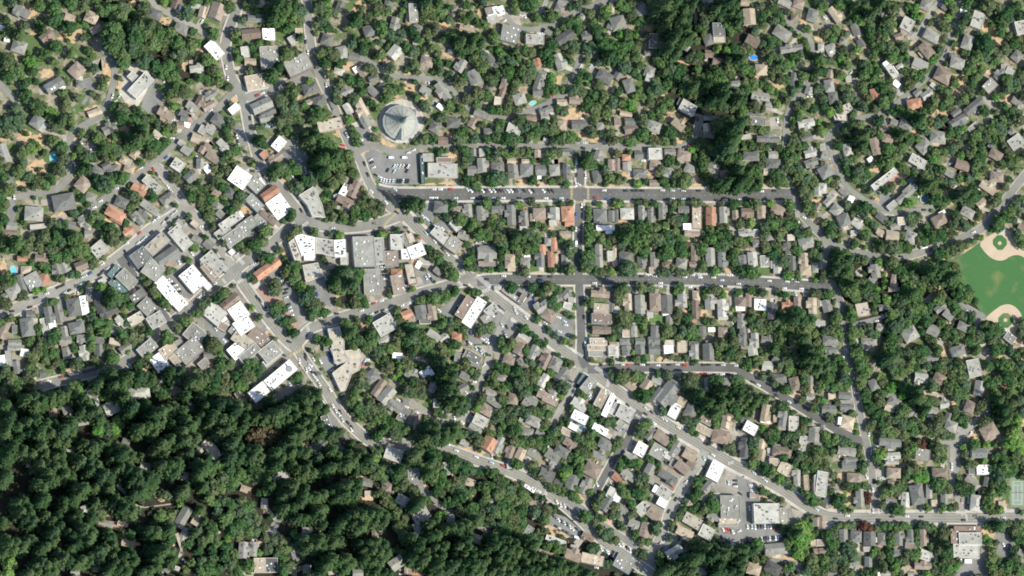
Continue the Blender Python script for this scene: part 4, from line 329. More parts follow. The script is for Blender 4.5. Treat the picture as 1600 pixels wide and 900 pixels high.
b 60 40 70;110 60 60;130 150 60;190 150 60;40 220 60;90 260 60;150 270 60;50 330 70;120 350 60;200 310 60;250 240 60;300 260 60;310 180 60;360 140 60;390 180 60;420 200 50;350 230 60;300 320 50;250 330 50;440 170 40;720 250 50;740 280 30;30 430 60;1160 30 50;1230 20 60;1280 20 60;1340 60 60;1370 30 50;1440 20 50;1350 100 50;1400 110 50;1440 170 60;1520 160 60;1580 160 60;1480 120 40;1230 270 60;1200 310 60;1160 360 60;1260 310 50;1150 430 60;1200 480 60;1260 490 60;1300 530 60;1360 500 60;1400 480 50;1340 570 60;1400 590 60;1460 600 60;1420 640 50;1250 560 50;1500 680 60;1560 670 60;1520 720 50;1590 640 50;1540 280 40;1580 330 60;1590 370 50;1350 720 60;1370 770 60;1320 790 50;1310 710 50;1390 800 40;1340 840 50;90 790 40;1230 200 40;1250 240 40;1400 560 40;1300 440 40;1220 540 50;1540 620 50
y 1480 250 30;1520 220 30;1340 880 50;1190 480 40;730 230 30;110 40 40;10 640 40
o 380 700 70;440 690 80;500 700 70;560 680 60;430 770 70;500 760 60;470 640 60;560 740 50;360 740 50
c 100 480 80;170 470 80;220 530 80;60 560 80;120 590 80;180 600 80;250 470 70;310 440 70;350 470 60;30 620 60;100 680 70;160 660 80;200 640 60;300 580 60;350 570 70;290 640 60;400 560 60;460 580 60;540 560 80;600 530 80;670 500 80;720 470 80;760 440 80;690 560 70;640 590 70;580 600 60;780 500 70;820 430 70;860 410 60;800 390 60;880 470 60;940 490 50;870 540 70;820 590 70;760 620 70;820 660 70;880 630 60;700 650 70;680 710 70;740 700 70;660 770 70;600 800 70;680 830 70;540 850 70;600 880 60;760 760 60;730 830 60;800 840 60;200 780 70;260 800 70;330 820 70;390 830 70;200 870 70;280 870 60;360 880 60;430 880 60;920 700 60;980 670 60;1040 680 60;960 740 50;980 830 60;1040 860 60;1120 850 60;1180 870 50;1100 870 60;880 870 60;1220 840 50;1140 760 40;1270 890 60;880 370 50;520 440 50;660 430 50;240 730 60;30 870 50
S 1280 400 40 40 0;1200 560 40 15 40;1380 760 50 40 0;450 800 60 30 0;1060 620 15 60 -30
P 560 380 680 290 780 240 780 300 640 400 520 460 440 470;880 100 970 60 1080 140 960 220 940 200;1210 150 1250 30 1310 130 1230 170;1420 250 1460 210 1530 280 1500 330;1460 420 1590 420 1600 520 1500 540 1440 480;920 540 980 520 1090 660 940 670;1000 740 1100 680 1160 760 1060 830;1180 30 1240 20 1310 130 1260 150;120 60 200 60 440 40 460 150 300 110 200 130
C 835 40 50 w;845 60 50 d;848 105 55 w;905 125 55 w;790 75 60 d;790 100 60 d;825 155 30 w;815 180 50 w;840 210 50 d;850 235 50 w;870 260 50 w;895 300 60 w;870 220 50 d;900 215 40 g;980 345 50 w;1080 380 -20 w;1075 395 -20 d;1000 470 60 w;1025 510 60 w;1050 535 60 w;1060 520 60 d;1075 580 60 l;1145 655 60 w;1150 640 60 d;1120 605 50 d;1270 680 20 w;965 30 10 b;970 55 10 b;975 80 10 d;985 105 10 b;990 195 -20 l;1020 175 -20 w;1045 160 -20 d;1070 150 -20 l;1230 150 -30 r;1260 120 -30 w;1240 135 -30 b;935 600 70 r;945 635 70 b;960 655 70 w;1065 740 -20 r;1085 735 -20 r;1110 785 0 w;1085 770 0 d;1510 425 20 w;1540 430 50 d;1575 480 20 w;1440 465 20 w;1270 110 0 w;740 120 80 w;795 190 80 w;550 380 -50 w;530 415 -40 w;665 300 60 l;520 420 -40 d;600 120 -40 r;620 75 30 d;725 350 30 w;930 445 60 w;125 225 50 w;1350 690 20 w
@640 540
H 1330 560 130 80 28 w f;1280 635 80 50 28 w f;1490 655 130 60 30 w f;1555 705 50 40 30 c f;1555 470 190 50 -65 w f;1500 410 160 70 -62 t f;1395 310 130 80 -50 g f;1355 270 60 100 35 T f;1330 455 130 90 35 l g;1590 520 60 50 30 l f;1050 120 130 80 -65 b g;975 60 120 80 -65 g g;1140 145 90 110 25 g h;1200 240 120 100 -50 d g;865 30 100 90 -60 p g;775 115 90 70 20 p h;880 140 100 60 50 g g;1040 270 80 110 30 l g;720 250 80 60 20 g h;810 420 80 90 10 p h;660 440 140 60 35 g g;610 510 110 80 30 p h;555 590 120 90 28 l f;940 440 110 90 30 g g;1030 380 70 60 20 p g;1100 420 120 70 25 p f;970 590 120 80 25 g h;920 680 100 70 10 g h;620 770 110 110 -60 r g;520 640 110 60 30 g g;700 780 140 70 -65 g g;780 830 100 70 -70 p g;870 840 110 70 -65 t g;970 840 100 70 30 g g;1120 860 120 80 35 g g;1190 830 120 80 30 d h;1250 770 110 80 30 p g;1230 680 100 50 25 t f;1530 770 110 80 25 d h;1480 850 110 70 20 g g;490 90 140 80 30 d f;380 90 60 70 10 g f;385 25 60 50 10 t h;520 150 90 40 20 d g;135 215 100 80 -35 w f;30 220 90 80 25 g g;185 320 90 70 -65 l g;210 450 50 70 0 l f;420 330 60 80 60 d g;430 240 80 60 30 d g;60 600 130 60 -75 p g;10 560 50 120 -75 d g;290 520 70 60 50 l g;430 760 70 50 30 l g;1460 15 150 50 0 t f;1450 60 110 50 0 g f;1580 40 50 80 0 l f;640 370 100 50 20 g g;1130 360 80 80 60 g h;600 340 60 40 0 p g;1015 690 70 60 30 g g;880 590 60 50 30 l f;660 650 60 40 30 p f
b 40 30 60;110 30 60;170 60 60;260 30 60;300 60 50;170 140 30;60 140 30;100 170 40;30 270 60;80 310 60;40 350 70;90 370 50;160 250 40;450 130 50;520 230 50;480 200 40;740 20 50;700 170 50;750 190 60;690 230 40;860 190 60;900 220 60;840 250 60;960 240 60;920 280 60;880 320 60;860 290 60;760 310 60;720 330 50;670 280 50;700 350 40;640 250 40;980 330 50;910 350 60;940 110 50;920 40 50;1110 200 50;1080 220 40;1170 60 50;1210 120 50;1250 140 50;1190 320 60;1220 360 60;1150 310 40;1090 330 40;550 430 50;570 400 40;720 410 50;750 450 60;690 520 50;700 570 60;750 600 60;800 560 60;760 510 60;840 500 60;880 480 50;850 410 40;900 380 50;820 600 60;820 650 60;780 680 50;860 620 50;720 640 50;650 590 40;690 690 50;640 680 50;600 670 40;900 530 50;960 520 60;1040 490 60;1080 530 60;1010 520 50;1060 600 50;1050 640 50;1100 690 50;1130 650 50;1070 740 60;1130 740 60;1150 690 50;1000 770 50;940 770 50;880 750 50;990 720 50;950 730 50;1050 800 50;820 740 50;850 800 40;1200 740 40;1300 720 50;1340 740 60;1380 780 70;1400 700 50;1420 760 50;1350 830 60;1440 680 50;1390 640 40;1330 400 40;1400 490 50;1450 520 50;1490 590 50;1540 600 60;1590 610 50;1280 490 40;1300 880 50;1250 870 50;1400 850 50;1370 390 40;440 690 60;500 700 70;540 720 60;480 740 50;400 710 50;380 680 50;550 800 40;320 830 30;230 800 40;300 860 50;220 870 60;160 840 60;100 850 60;80 890 60;360 880 60;210 520 50;250 520 40;280 560 40;110 570 40;60 700 50;20 720 50;230 480 40;270 260 50;490 330 30;570 320 50;1190 860 30;680 880 30;1240 600 40;1420 80 40;1590 210 50;1580 130 40;1310 600 20;1430 600 40;620 80 30;1180 620 40;1570 790 40;690 470 40;30 40 60;360 640 50
y 760 20 40;830 630 50;790 600 40;660 300 40;520 470 40;540 530 40;1000 190 40;900 760 30;970 530 40;110 400 30;330 40 40;1330 880 50;1180 380 40;1110 210 40;720 510 40
r 60 155 25;1500 170 20
c 250 120 70;300 140 70;340 180 60;280 210 70;330 250 70;250 270 60;310 320 70;280 380 70;350 380 60;330 440 70;390 440 70;440 440 70;480 460 60;300 450 60;240 400 60;250 190 60;380 220 50;200 640 80;270 680 70;340 680 60;190 710 70;260 730 60;120 740 60;70 810 60;20 870 60;130 650 60;340 620 50;380 490 50;70 860 60;180 890 60;430 490 50
S 1230 690 50 30 20;980 180 50 20 20;500 490 30 50 20;150 130 20 50 0;640 620 40 50 40;540 820 50 40 20;1150 300 40 20 20;960 640 60 30 0;870 160 40 40 0;1200 640 30 20 20;430 800 50 30 20;1590 170 20 30 0;1270 700 20 30 0;400 170 30 30 0;730 660 20 20 0
P 480 0 620 0 600 80 540 50;660 10 720 10 700 60 760 130 660 100;300 520 470 510 470 560 400 600 340 610;980 380 1060 350 1150 430 1120 490 1050 460;1020 300 1060 250 1090 300 1060 360 1020 360;1240 180 1310 190 1340 230 1260 330;1330 340 1440 340 1440 420 1390 440;0 60 110 80 140 140 0 110;740 50 860 30 870 80 700 110;1270 550 1420 610 1400 660 1300 680;0 480 60 520 30 600 0 600;1390 0 1540 0 1540 110 1380 80;1060 790 1100 770 1110 820 1080 830;1250 30 1360 20 1370 90 1300 50
O 1345 645 30 18 28
C 105 120 15 w;570 40 60 w;580 55 60 w;560 50 60 l;545 30 60 d;520 20 60 l;535 25 60 w;580 155 -40 w;615 230 -50 d;625 215 -50 w;600 240 -50 d;595 285 0 g;590 320 0 d;530 385 -50 d;505 285 0 w;440 365 40 w;350 560 70 w;450 525 -50 w;180 545 30 r;170 540 30 w;50 520 20 w;365 820 20 w;520 870 20 w;300 770 30 w;645 865 80 w;1280 370 -60 w;1290 345 -60 w;1305 315 -60 d;1320 290 -60 w;1180 435 -50 d;1225 460 -50 d;1240 430 -50 g;1020 330 60 w;1090 250 70 w;820 80 30 l;840 95 30 w;1405 395 -40 w;1415 410 -40 l;1580 375 20 w;990 150 10 w;1070 155 10 w;1260 280 30 d;470 190 20 l;620 75 10 d;690 180 40 l;1500 880 20 l;1470 870 20 w;700 485 70 w;1070 790 0 w;1560 820 50 w;1330 345 20 w;490 560 40 l;460 590 40 w;410 600 40 w
@960 540
H 430 380 220 150 -52 d g;340 390 130 70 -52 d g;470 510 80 120 30 w f;600 510 90 110 20 d h;525 440 70 70 30 t f;1065 645 110 90 30 w f;1040 590 100 60 25 d g;1185 530 80 140 10 t g;1180 590 80 30 8 w f;1310 570 80 130 10 d g;1400 610 80 120 5 l f;1010 800 80 160 5 k g;1040 860 30 20 20 w f;830 710 140 110 15 b h;880 600 90 100 10 t g;870 570 70 60 10 p h;85 530 130 110 30 l f;35 450 40 40 30 w f;10 490 60 90 30 g f;130 310 90 70 35 t g;250 310 80 90 35 t g;330 270 80 60 20 g g;205 810 90 110 30 w f;210 825 70 60 30 d f;340 830 120 110 30 g f;420 860 60 60 30 l f;280 690 110 70 -50 g g;370 720 130 80 35 p g;480 810 140 70 -60 g g;590 850 110 90 30 t g;130 860 110 60 30 g g;1150 770 60 80 10 t g;1150 850 60 80 10 t g;1310 830 160 80 10 p h;1470 770 60 140 12 l f;1560 700 90 110 5 g g;1580 650 60 30 0 l f;1195 160 90 80 5 l g;1290 255 120 70 0 d h;1410 300 80 110 -15 p h;1530 340 60 70 0 p g;1530 400 70 50 0 g g;1530 270 50 70 0 g g;1250 890 80 50 0 t h;730 310 60 110 0 g g;870 280 80 60 10 g g;1080 40 80 80 80 l g;1390 40 60 40 0 l g;1010 10 50 40 0 p g;1260 570 40 60 0 t f;95 40 80 70 85 d g;200 40 80 80 85 d g;310 30 90 80 0 d g;425 30 80 70 0 w f;530 25 80 60 0 c f;620 50 80 120 88 g g;735 50 90 130 88 d g;10 50 40 90 85 l g;720 580 100 70 30 p f;700 660 130 60 25 t f;900 550 60 40 0 b g;1260 110 50 50 40 d g;1590 760 60 60 20 g g;1310 640 60 40 0 g f;40 620 80 60 -50 g f;1225 820 60 40 0 l f
b 50 230 60;80 260 60;40 280 50;100 210 40;160 240 50;200 250 50;230 230 40;330 230 50;420 240 50;440 250 30;250 370 60;220 400 60;270 410 50;180 380 50;270 340 40;60 110 40;170 100 40;220 100 40;440 90 50;500 100 40;560 100 40;860 20 60;900 60 70;950 90 60;880 100 50;980 40 50;820 90 40;930 30 60;1050 140 50;1100 150 50;1110 110 50;1140 40 40;1180 70 40;1250 30 60;1330 30 60;1420 60 60;1450 110 60;1380 100 50;1340 130 50;1280 150 50;1360 190 50;1400 210 40;1470 210 50;1480 270 50;1230 310 50;1260 330 40;1320 340 50;1350 360 40;1480 360 50;1470 430 50;1540 490 60;1560 500 50;1540 560 40;1590 340 50;1590 430 40;1140 270 50;920 260 50;960 280 60;980 310 40;600 280 80;640 320 60;570 320 60;620 370 60;590 390 50;660 430 60;720 430 60;800 350 80;820 300 70;850 400 70;800 440 70;830 500 60;780 500 60;690 510 60;740 520 50;940 520 60;950 480 50;960 550 50;880 500 40;790 610 50;810 570 40;630 590 60;580 570 50;550 580 40;610 660 50;640 690 40;380 510 40;400 490 30;890 790 60;920 820 50;860 800 40;1050 560 40;1020 540 30;220 640 60;280 620 50;200 690 60;240 680 50;180 660 40;290 780 40;440 750 50;410 770 40;460 730 40;90 860 40;260 860 40;300 870 40;620 880 40;1230 720 60;1260 700 60;1330 720 60;1380 720 60;1400 770 60;1350 760 50;1200 740 50;1120 720 50;1080 760 50;1100 820 50;1090 880 50;1210 690 50;1450 680 50;1420 700 40;1370 670 40;1260 630 30;1320 500 50;1380 520 40;1230 500 25;1240 450 25;1480 590 50;1470 630 50;1540 840 60;1590 820 50;1500 870 50;1560 890 60;1440 870 50;1380 880 50;1310 890 40;1150 130 40;1220 220 40;1250 400 20;750 760 30;990 260 40;80 750 40;30 770 50;630 100 30;1440 30 40;1590 130 40
y 180 390 40;1020 170 30;1050 210 25;1100 70 40;1370 190 40;1140 640 40;1500 840 40;170 100 30;980 90 20;130 60 30;820 60 40;1290 360 40
c 660 380 60;720 460 60;820 380 60;900 370 60;960 370 60;1010 380 50;960 420 60;1030 430 60;1100 430 60;1160 430 50;1080 470 50;900 430 50;1520 40 70;1570 40 60;1540 110 70;1590 180 60;1520 170 50;1480 120 50;840 440 60;780 540 50
S 410 110 40 40 0;1110 530 50 30 0;720 640 80 30 20;1050 120 30 30 0;1200 590 60 30 0;1500 190 40 30 30;1020 500 20 40 10;1110 210 40 30 0;1420 390 40 30 0;360 110 30 20 0;230 770 40 15 30;700 720 60 20 30;1290 170 40 50 0
P 980 540 1130 500 1150 560 1040 570;640 540 780 550 770 640 700 640;300 260 400 260 360 340 310 310;100 310 240 280 300 300 200 370 120 350;820 640 920 600 920 700 830 680;960 680 1110 700 1060 720 960 720;500 750 640 790 700 850 620 890 500 850;0 580 90 600 70 660 0 760;930 600 990 590 950 760 910 750;330 740 420 720 450 760 420 790;700 690 760 700 830 790 760 780
C 70 150 0 w;100 150 0 r;180 145 0 d;220 150 0 w;260 148 0 d;340 155 0 w;430 150 0 d;490 148 0 w;550 155 0 r;610 150 0 d;700 152 0 d;740 150 0 d;815 152 0 d;850 152 0 l;950 158 0 w;230 220 0 w;150 215 0 d;450 222 0 w;545 220 0 d;580 222 0 d;625 220 0 r;690 220 0 r;715 218 0 r;745 222 0 w;775 225 0 d;845 225 0 w;890 222 0 d;940 225 0 w;1085 285 20 d;1125 308 30 w;1155 380 30 d;1270 390 30 d;1365 440 30 l;1305 462 30 w;1360 485 30 d;1415 515 30 d;385 285 40 w;390 290 40 l;245 490 40 w;270 505 40 w;290 520 40 d;375 565 40 w;400 580 40 l;500 640 30 w;245 535 30 d;285 590 40 w;310 605 40 w;680 730 30 w;715 770 30 d;770 855 30 w;105 465 40 d;40 620 30 r;60 650 30 b;20 600 30 d;10 750 60 w;590 470 30 w;1420 260 0 w;265 670 20 w;1090 690 40 w;1060 700 0 d;15 745 20 l;1550 750 70 d;1290 660 40 w;960 650 80 d;965 625 80 d;700 880 60 l;740 890 60 w;345 850 30 l;480 720 40 l
@1280 540
H 1085 40 120 80 -15 d h;1210 175 110 140 -10 l f;1250 335 80 120 10 l g;795 265 110 100 10 l g;940 260 100 90 30 b h;975 450 80 80 -10 l g;1180 480 90 100 20 p h;1030 630 100 90 20 g h;1100 660 50 50 20 g g;1330 670 140 110 -30 p h;1250 840 130 80 0 d g;555 765 180 80 5 d g;570 870 140 70 -3 l g;215 825 150 70 10 g g;220 600 110 100 15 t h;175 590 60 60 10 w f;200 390 100 60 5 d g;215 490 110 60 0 d g;75 500 120 70 0 d g;210 440 100 30 0 g f;430 305 80 90 -20 d h;590 440 110 80 30 g h;570 390 80 60 20 g g;740 530 90 90 0 g g;890 500 80 80 10 g g;740 555 90 30 -20 c f;880 545 90 20 -15 w f;890 105 110 60 0 d g;430 140 80 60 -40 p g;375 20 90 50 0 d g;90 40 100 60 0 d g;1540 5 60 20 0 p g;810 850 120 90 10 g f;250 890 120 40 0 d g;30 650 40 60 0 g g;1010 555 50 60 20 d g;100 395 60 50 0 t f;550 490 80 50 20 t f;870 385 120 50 10 t f;180 840 70 30 20 w f;1330 700 50 20 -60 w f;560 880 30 20 0 d f
b 40 30 50;30 120 60;50 200 70;100 160 60;70 250 60;20 280 60;150 90 50;180 140 50;220 190 60;190 250 60;230 280 60;160 300 50;210 320 50;60 320 50;110 330 50;20 440 40;280 60 60;320 100 60;280 130 50;330 160 60;370 90 50;300 30 50;340 220 50;320 280 60;310 320 50;360 350 50;400 180 60;460 100 50;500 50 60;560 40 60;540 110 70;600 120 70;640 150 60;560 170 70;620 60 60;690 50 60;750 60 60;720 120 60;800 30 60;860 60 60;920 40 60;800 110 60;840 150 50;760 160 60;690 180 60;620 210 60;930 150 50;980 120 50;960 180 60;1020 170 60;1080 140 60;1100 180 60;1030 230 60;1090 260 60;1130 300 60;1050 300 60;1140 240 50;1000 340 60;1080 360 60;1060 410 60;1120 380 50;1150 340 40;880 300 60;920 320 50;980 310 50;850 330 50;700 360 60;760 380 70;740 430 60;680 400 50;800 430 60;840 460 70;810 490 50;870 430 60;920 440 50;660 470 50;680 510 60;640 520 50;590 500 40;460 430 60;500 450 50;420 420 50;400 490 60;440 540 60;500 540 60;540 580 60;590 580 60;620 560 50;640 620 60;700 610 60;760 600 60;740 660 60;810 650 60;860 680 60;910 640 70;920 600 60;960 680 60;1000 700 60;1060 700 60;950 560 50;1090 590 60;1060 550 50;1060 500 50;1140 640 50;1200 600 50;1130 560 40;1250 490 50;1230 520 40;1280 460 50;1290 620 50;1320 570 50;1360 580 40;420 610 50;480 600 50;400 640 50;520 660 60;560 680 60;610 680 50;660 720 60;700 770 50;720 800 50;490 700 50;800 750 60;850 760 40;900 780 60;950 830 60;920 870 60;960 880 50;880 830 50;740 850 40;680 860 50;70 620 60;50 680 50;150 700 60;120 740 60;200 730 50;60 750 60;40 830 50;100 830 40;240 750 50;310 800 40;270 780 30;320 880 40;300 860 40;440 870 50;1320 160 60;1340 300 70;1380 380 60;1400 260 60;1300 260 50;1330 420 60;1430 150 70;1480 170 70;1530 200 70;1580 160 50;1460 240 60;1520 290 60;1580 270 60;1480 370 60;1430 430 60;1420 490 60;1500 460 70;1560 430 70;1480 540 60;1540 530 60;1590 520 60;1420 30 60;1370 50 60;1490 40 60;1540 80 50;1580 40 40;1250 30 50;1550 860 60;1590 880 50;1460 700 50;1140 840 50;1200 780 50;1120 790 40;1380 870 50;1430 830 50;1440 870 50;1380 780 40;640 320 50;700 310 40;500 280 50;480 380 60;540 380 40;370 400 50;260 530 40;370 470 40;80 560 40;150 440 40;180 320 40
y 560 340 60;660 330 50;620 400 50;30 320 40;380 380 40;1530 680 80;1490 760 70;1560 760 60;1520 640 60;1550 580 60;810 580 40;950 600 40;1300 770 40;500 830 60;700 830 40;430 470 40;470 250 50;1570 820 50;300 620 25;300 680 25;20 430 40;1230 770 40
r 810 760 50;780 740 40
c 500 120 60;570 90 60;750 350 60;790 410 60;1440 500 60;1400 420 60;1460 580 60;840 510 50
S 970 40 20 60 0;1380 110 60 40 30;1540 110 50 30 0;1040 420 30 30 0;550 510 50 30 0;1210 700 60 40 -40;1390 300 40 40 0;1450 310 30 30 40;420 150 40 40 -40;110 190 40 50 0;80 390 40 30 0;480 310 30 50 0;1040 490 30 40 30;1590 600 20 40 0;830 710 30 60 0;460 670 40 20 30;500 340 30 30 0;1070 100 40 20 0
P 1230 60 1340 10 1340 120 1270 110;1310 480 1380 470 1390 540 1290 580 1240 600 1170 700 1080 800 1090 870 1040 900 1010 830 1000 740 1160 680 1250 560;800 360 960 390 1010 400 880 420 800 380;750 720 840 720 790 800 770 850 720 800;590 620 700 680 920 740 900 770 740 720 600 640;140 640 330 710 330 750 130 680;50 360 130 370 150 430 60 420;400 780 480 780 470 820 400 820;760 790 880 800 880 900 760 900
L 560 350 90 30 10;620 830 100 20 -3;1290 770 110 20 -3
C 215 40 60 w;180 90 0 w;230 440 0 w;390 690 85 w;440 790 0 w;405 835 80 w;1185 685 -60 w;1270 590 -30 w;1330 545 -50 w;1330 35 60 w;240 770 40 l;1330 840 0 w;680 680 30 d;650 665 30 w;760 730 30 d;125 400 20 w;310 860 60 l;1160 590 0 l;290 370 10 w
@0 720
H 675 375 80 60 -20 l g;960 215 100 50 40 l g;1150 45 110 50 10 l f;1430 440 170 80 -60 g g;1440 580 110 60 -70 g g;820 490 130 50 10 g g;1440 120 60 60 0 g g;1000 640 100 60 10 t f;1535 460 60 90 30 t f;570 70 60 30 20 l f;760 845 70 40 0 g f;585 870 70 50 0 g g;1300 850 60 40 30 g g;230 30 50 40 0 t h;1385 840 40 30 20 l f;1400 620 110 30 70 t f;960 480 80 60 10 t g
b 750 460 60;770 410 60;800 440 50;1100 300 50;1200 250 50;1140 260 50;1180 200 60;1290 270 50;1200 500 60;1260 440 60;1340 430 60;1330 500 60;1400 300 30;1080 390 40;950 590 50;1020 580 60;1090 540 50;1560 560 60;1590 620 50;1500 600 40;1420 640 30;1480 650 40;1550 700 60;1580 780 60;1500 800 60;1560 850 60;1450 850 50;1250 600 50;1340 620 40
y 1410 330 40;1230 60 40;70 800 70;60 880 60
c 60 110 60;30 150 60;300 40 70;360 30 60;420 60 70;480 40 60;540 20 60;600 60 70;700 30 80;760 40 70;700 90 60;360 110 70;340 150 70;380 160 60;290 190 60;330 220 60;430 150 60;500 110 70;560 120 60;340 300 70;320 260 70;370 290 60;300 340 60;130 340 60;180 320 70;220 370 70;170 400 70;230 420 60;200 460 60;260 470 60;240 510 50;20 480 50;500 320 70;560 310 70;600 280 60;640 230 80;690 220 70;590 220 60;550 350 70;490 370 60;620 330 60;740 210 60;800 120 70;850 140 70;780 170 60;850 220 60;880 180 60;820 250 60;740 330 60;820 330 50;900 300 60;880 350 60;940 60 70;1000 80 80;1060 100 70;900 90 60;1120 60 50;1150 140 70;1200 150 60;1080 170 70;1020 170 60;1120 190 60;1040 130 60;1100 240 60;1040 260 60;1260 40 70;1320 50 80;1380 30 80;1300 90 70;1360 100 60;1410 70 50;1440 230 60;1410 260 50;1460 180 40;1540 120 60;1580 60 70;1590 200 60;1550 20 60;1560 390 50;960 380 70;1020 400 70;1000 350 60;940 340 60;450 440 60;400 480 60;350 440 60;420 560 70;460 520 60;380 600 60;400 650 60;350 680 60;310 700 60;430 620 50;560 460 60;620 430 60;700 440 60;600 500 60;680 500 60;640 550 80;700 580 80;720 540 60;680 640 70;600 650 70;550 690 60;620 590 60;560 600 60;60 660 70;120 650 70;200 640 60;250 620 60;30 720 60;100 700 60;170 680 60;40 620 60;840 560 60;870 600 60;830 620 60;880 660 70;820 690 70;760 720 70;700 750 60;850 720 60;780 770 60;710 790 50;900 700 60;880 740 60;500 760 70;460 790 70;540 780 60;420 800 50;580 770 60;640 780 60;600 820 50;320 800 70;360 830 60;270 830 60;300 870 60;230 880 60;360 880 60;420 870 50;860 850 60;920 860 60;980 880 60;830 880 50;900 800 60;960 760 60;1020 740 60;1040 790 60;960 820 60;1000 700 50;1150 560 60;1220 560 60;1180 600 50;1200 700 70;1260 720 80;1320 720 70;1220 760 70;1280 780 80;1340 780 60;1300 670 60;1240 830 60;1320 540 60;1280 560 50;1170 860 60;1110 880 50;450 720 60;1480 550 50;1580 460 40;520 560 50;480 500 50
S 690 275 40 30 0;850 400 50 40 20;930 500 70 40 30;1000 640 80 40 0;1270 270 60 40 0;1540 450 60 40 30;1330 640 40 60 -30;480 660 30 30 0;800 330 15 40 0;1490 640 30 40 20;1050 350 70 15 10
P 960 240 1000 300 1120 370 1360 340 1350 330 1130 360 1010 330;1380 580 1420 640 1430 730 1380 780 1410 690
C 1380 610 70 w;1175 50 80 w;1105 40 10 w;550 55 30 w;1440 780 40 l
@320 720
H 595 115 130 60 -20 l f;310 220 60 50 20 t g;465 335 50 80 5 g g;300 700 70 130 5 g g;370 690 80 110 5 g g;430 815 90 110 88 t f;520 815 100 110 88 k f;800 545 80 50 0 l g;800 860 60 90 0 g g;1430 215 90 90 0 p h;1550 310 110 80 30 g h;1270 170 80 60 10 g g;1500 800 120 90 -35 g g;1195 880 80 60 0 g g;1330 560 50 60 0 p g;340 880 80 40 20 t f;1280 260 60 50 0 t f;1010 870 90 30 -10 t f;1580 860 40 60 0 t h
b 40 60 70;100 30 50;160 50 60;60 160 60;140 130 70;200 80 60;220 150 60;280 110 60;60 230 60;130 200 60;200 210 50;360 60 60;420 90 60;400 150 60;460 110 60;340 140 60;480 60 60;30 300 60;80 330 60;150 310 60;200 340 60;100 410 60;160 450 70;220 420 70;280 390 70;330 360 60;370 410 60;400 470 60;330 470 70;270 500 70;220 540 60;340 560 60;390 560 50;460 520 50;290 330 60;260 580 60;60 530 60;30 600 60;80 600 50;150 500 60;100 650 60;60 700 50;170 680 60;230 740 60;160 750 60;200 820 60;260 850 60;60 780 60;30 860 60;110 850 60;330 810 50;360 840 50;280 790 40;480 590 50;540 620 50;600 620 50;600 700 60;650 690 50;620 770 60;640 830 60;580 860 60;680 800 50;1190 40 60;1250 60 60;1300 40 60;1370 90 60;1320 130 50;1400 50 50;1450 60 60;1180 90 50;1400 140 50;1370 250 40;1410 300 60;1450 340 50;1500 130 60;1550 100 60;1560 180 60;1590 150 50;1540 230 50;1590 240 40;1500 220 40;1140 340 50;1500 420 60;1560 450 60;1520 500 60;1580 520 50;1550 580 60;1590 620 60;1480 450 50;1340 260 40;1090 640 40;1500 700 50;1450 700 50;1560 720 50;500 690 50;560 750 40
y 160 100 50;180 610 35;320 820 35;1450 320 45;1155 340 40;480 240 40;700 560 40;30 830 40;410 720 30;1080 780 60
c 560 30 70;620 50 70;680 30 60;720 70 60;780 90 70;840 100 60;880 80 50;800 30 60;930 80 60;980 60 60;1040 30 60;1100 40 60;1140 20 50;620 180 60;680 200 70;720 240 80;660 260 70;600 290 50;780 220 60;760 280 70;800 300 60;740 330 70;680 370 70;620 380 60;720 380 60;770 350 60;860 290 70;920 270 60;980 250 60;1040 230 70;1100 200 70;1160 200 70;1200 170 50;1080 270 70;1140 260 60;1020 300 60;1100 310 60;1180 240 60;880 400 70;930 380 60;840 440 60;900 450 70;780 450 50;720 450 50;920 500 50;820 410 60;1020 520 60;1060 500 60;1100 460 70;1160 430 70;1220 430 80;1280 430 80;1340 420 80;1400 430 70;1150 500 70;1210 520 70;1270 500 70;1170 560 50;1320 490 60;1390 480 60;760 620 60;820 620 60;880 610 70;940 620 60;1000 640 60;800 680 60;860 670 60;920 670 60;1040 630 50;980 780 70;1040 800 60;1100 770 70;1140 800 60;940 830 60;1000 840 60;1070 840 60;1150 840 50;1280 650 60;1340 620 60;1400 660 60;1300 710 60;1360 720 60;1420 720 60;1240 700 50;1240 780 60;1300 800 60;1360 800 60;1200 650 50;1400 880 50;1460 870 50;1340 860 50;1530 40 50;1590 60 40;520 200 50;500 140 50;900 880 60
S 1260 130 70 15 0;1270 280 50 30 0;130 570 30 30 0;880 540 50 20 20;590 270 20 20 0;350 640 80 12 0;480 660 30 20 0;180 870 20 30 0;480 360 20 30 0;1420 210 60 50 0;1400 10 30 20 0;1590 850 30 40 0
P 470 560 590 450 600 470 560 540 620 600 560 590 510 550;660 660 720 660 760 740 720 800 720 900 680 900 690 780;1430 0 1500 10 1600 80 1600 110 1500 60
L 180 620 30 20 0
C 690 655 20 w;660 865 30 w;520 575 40 w;545 545 20 l;730 745 60 d;600 590 30 w
@640 720
H 90 425 130 100 -30 l f;70 530 70 90 -20 l f;40 110 110 100 0 g f;475 170 80 60 20 t h;535 615 90 70 20 t h;925 560 110 60 -60 g f;1140 620 160 40 20 l f;1280 730 130 100 20 p g;1430 770 180 80 12 t f;1390 600 100 60 30 b g;1290 670 60 30 0 l f;1075 100 120 120 25 d g;1160 180 60 70 -60 k g;1270 170 90 120 20 d g;1370 190 70 140 30 g g;1430 70 130 110 30 p h;1550 340 80 130 30 d g;1575 250 60 90 30 l f;1140 30 100 70 30 g g;1050 700 110 30 20 p g;60 870 130 50 0 r f;990 430 80 40 -20 t f;320 450 60 60 0 g g;640 320 60 50 -20 g g;960 340 60 50 0 p g;780 40 40 40 0 l f;290 60 40 100 -10 g f
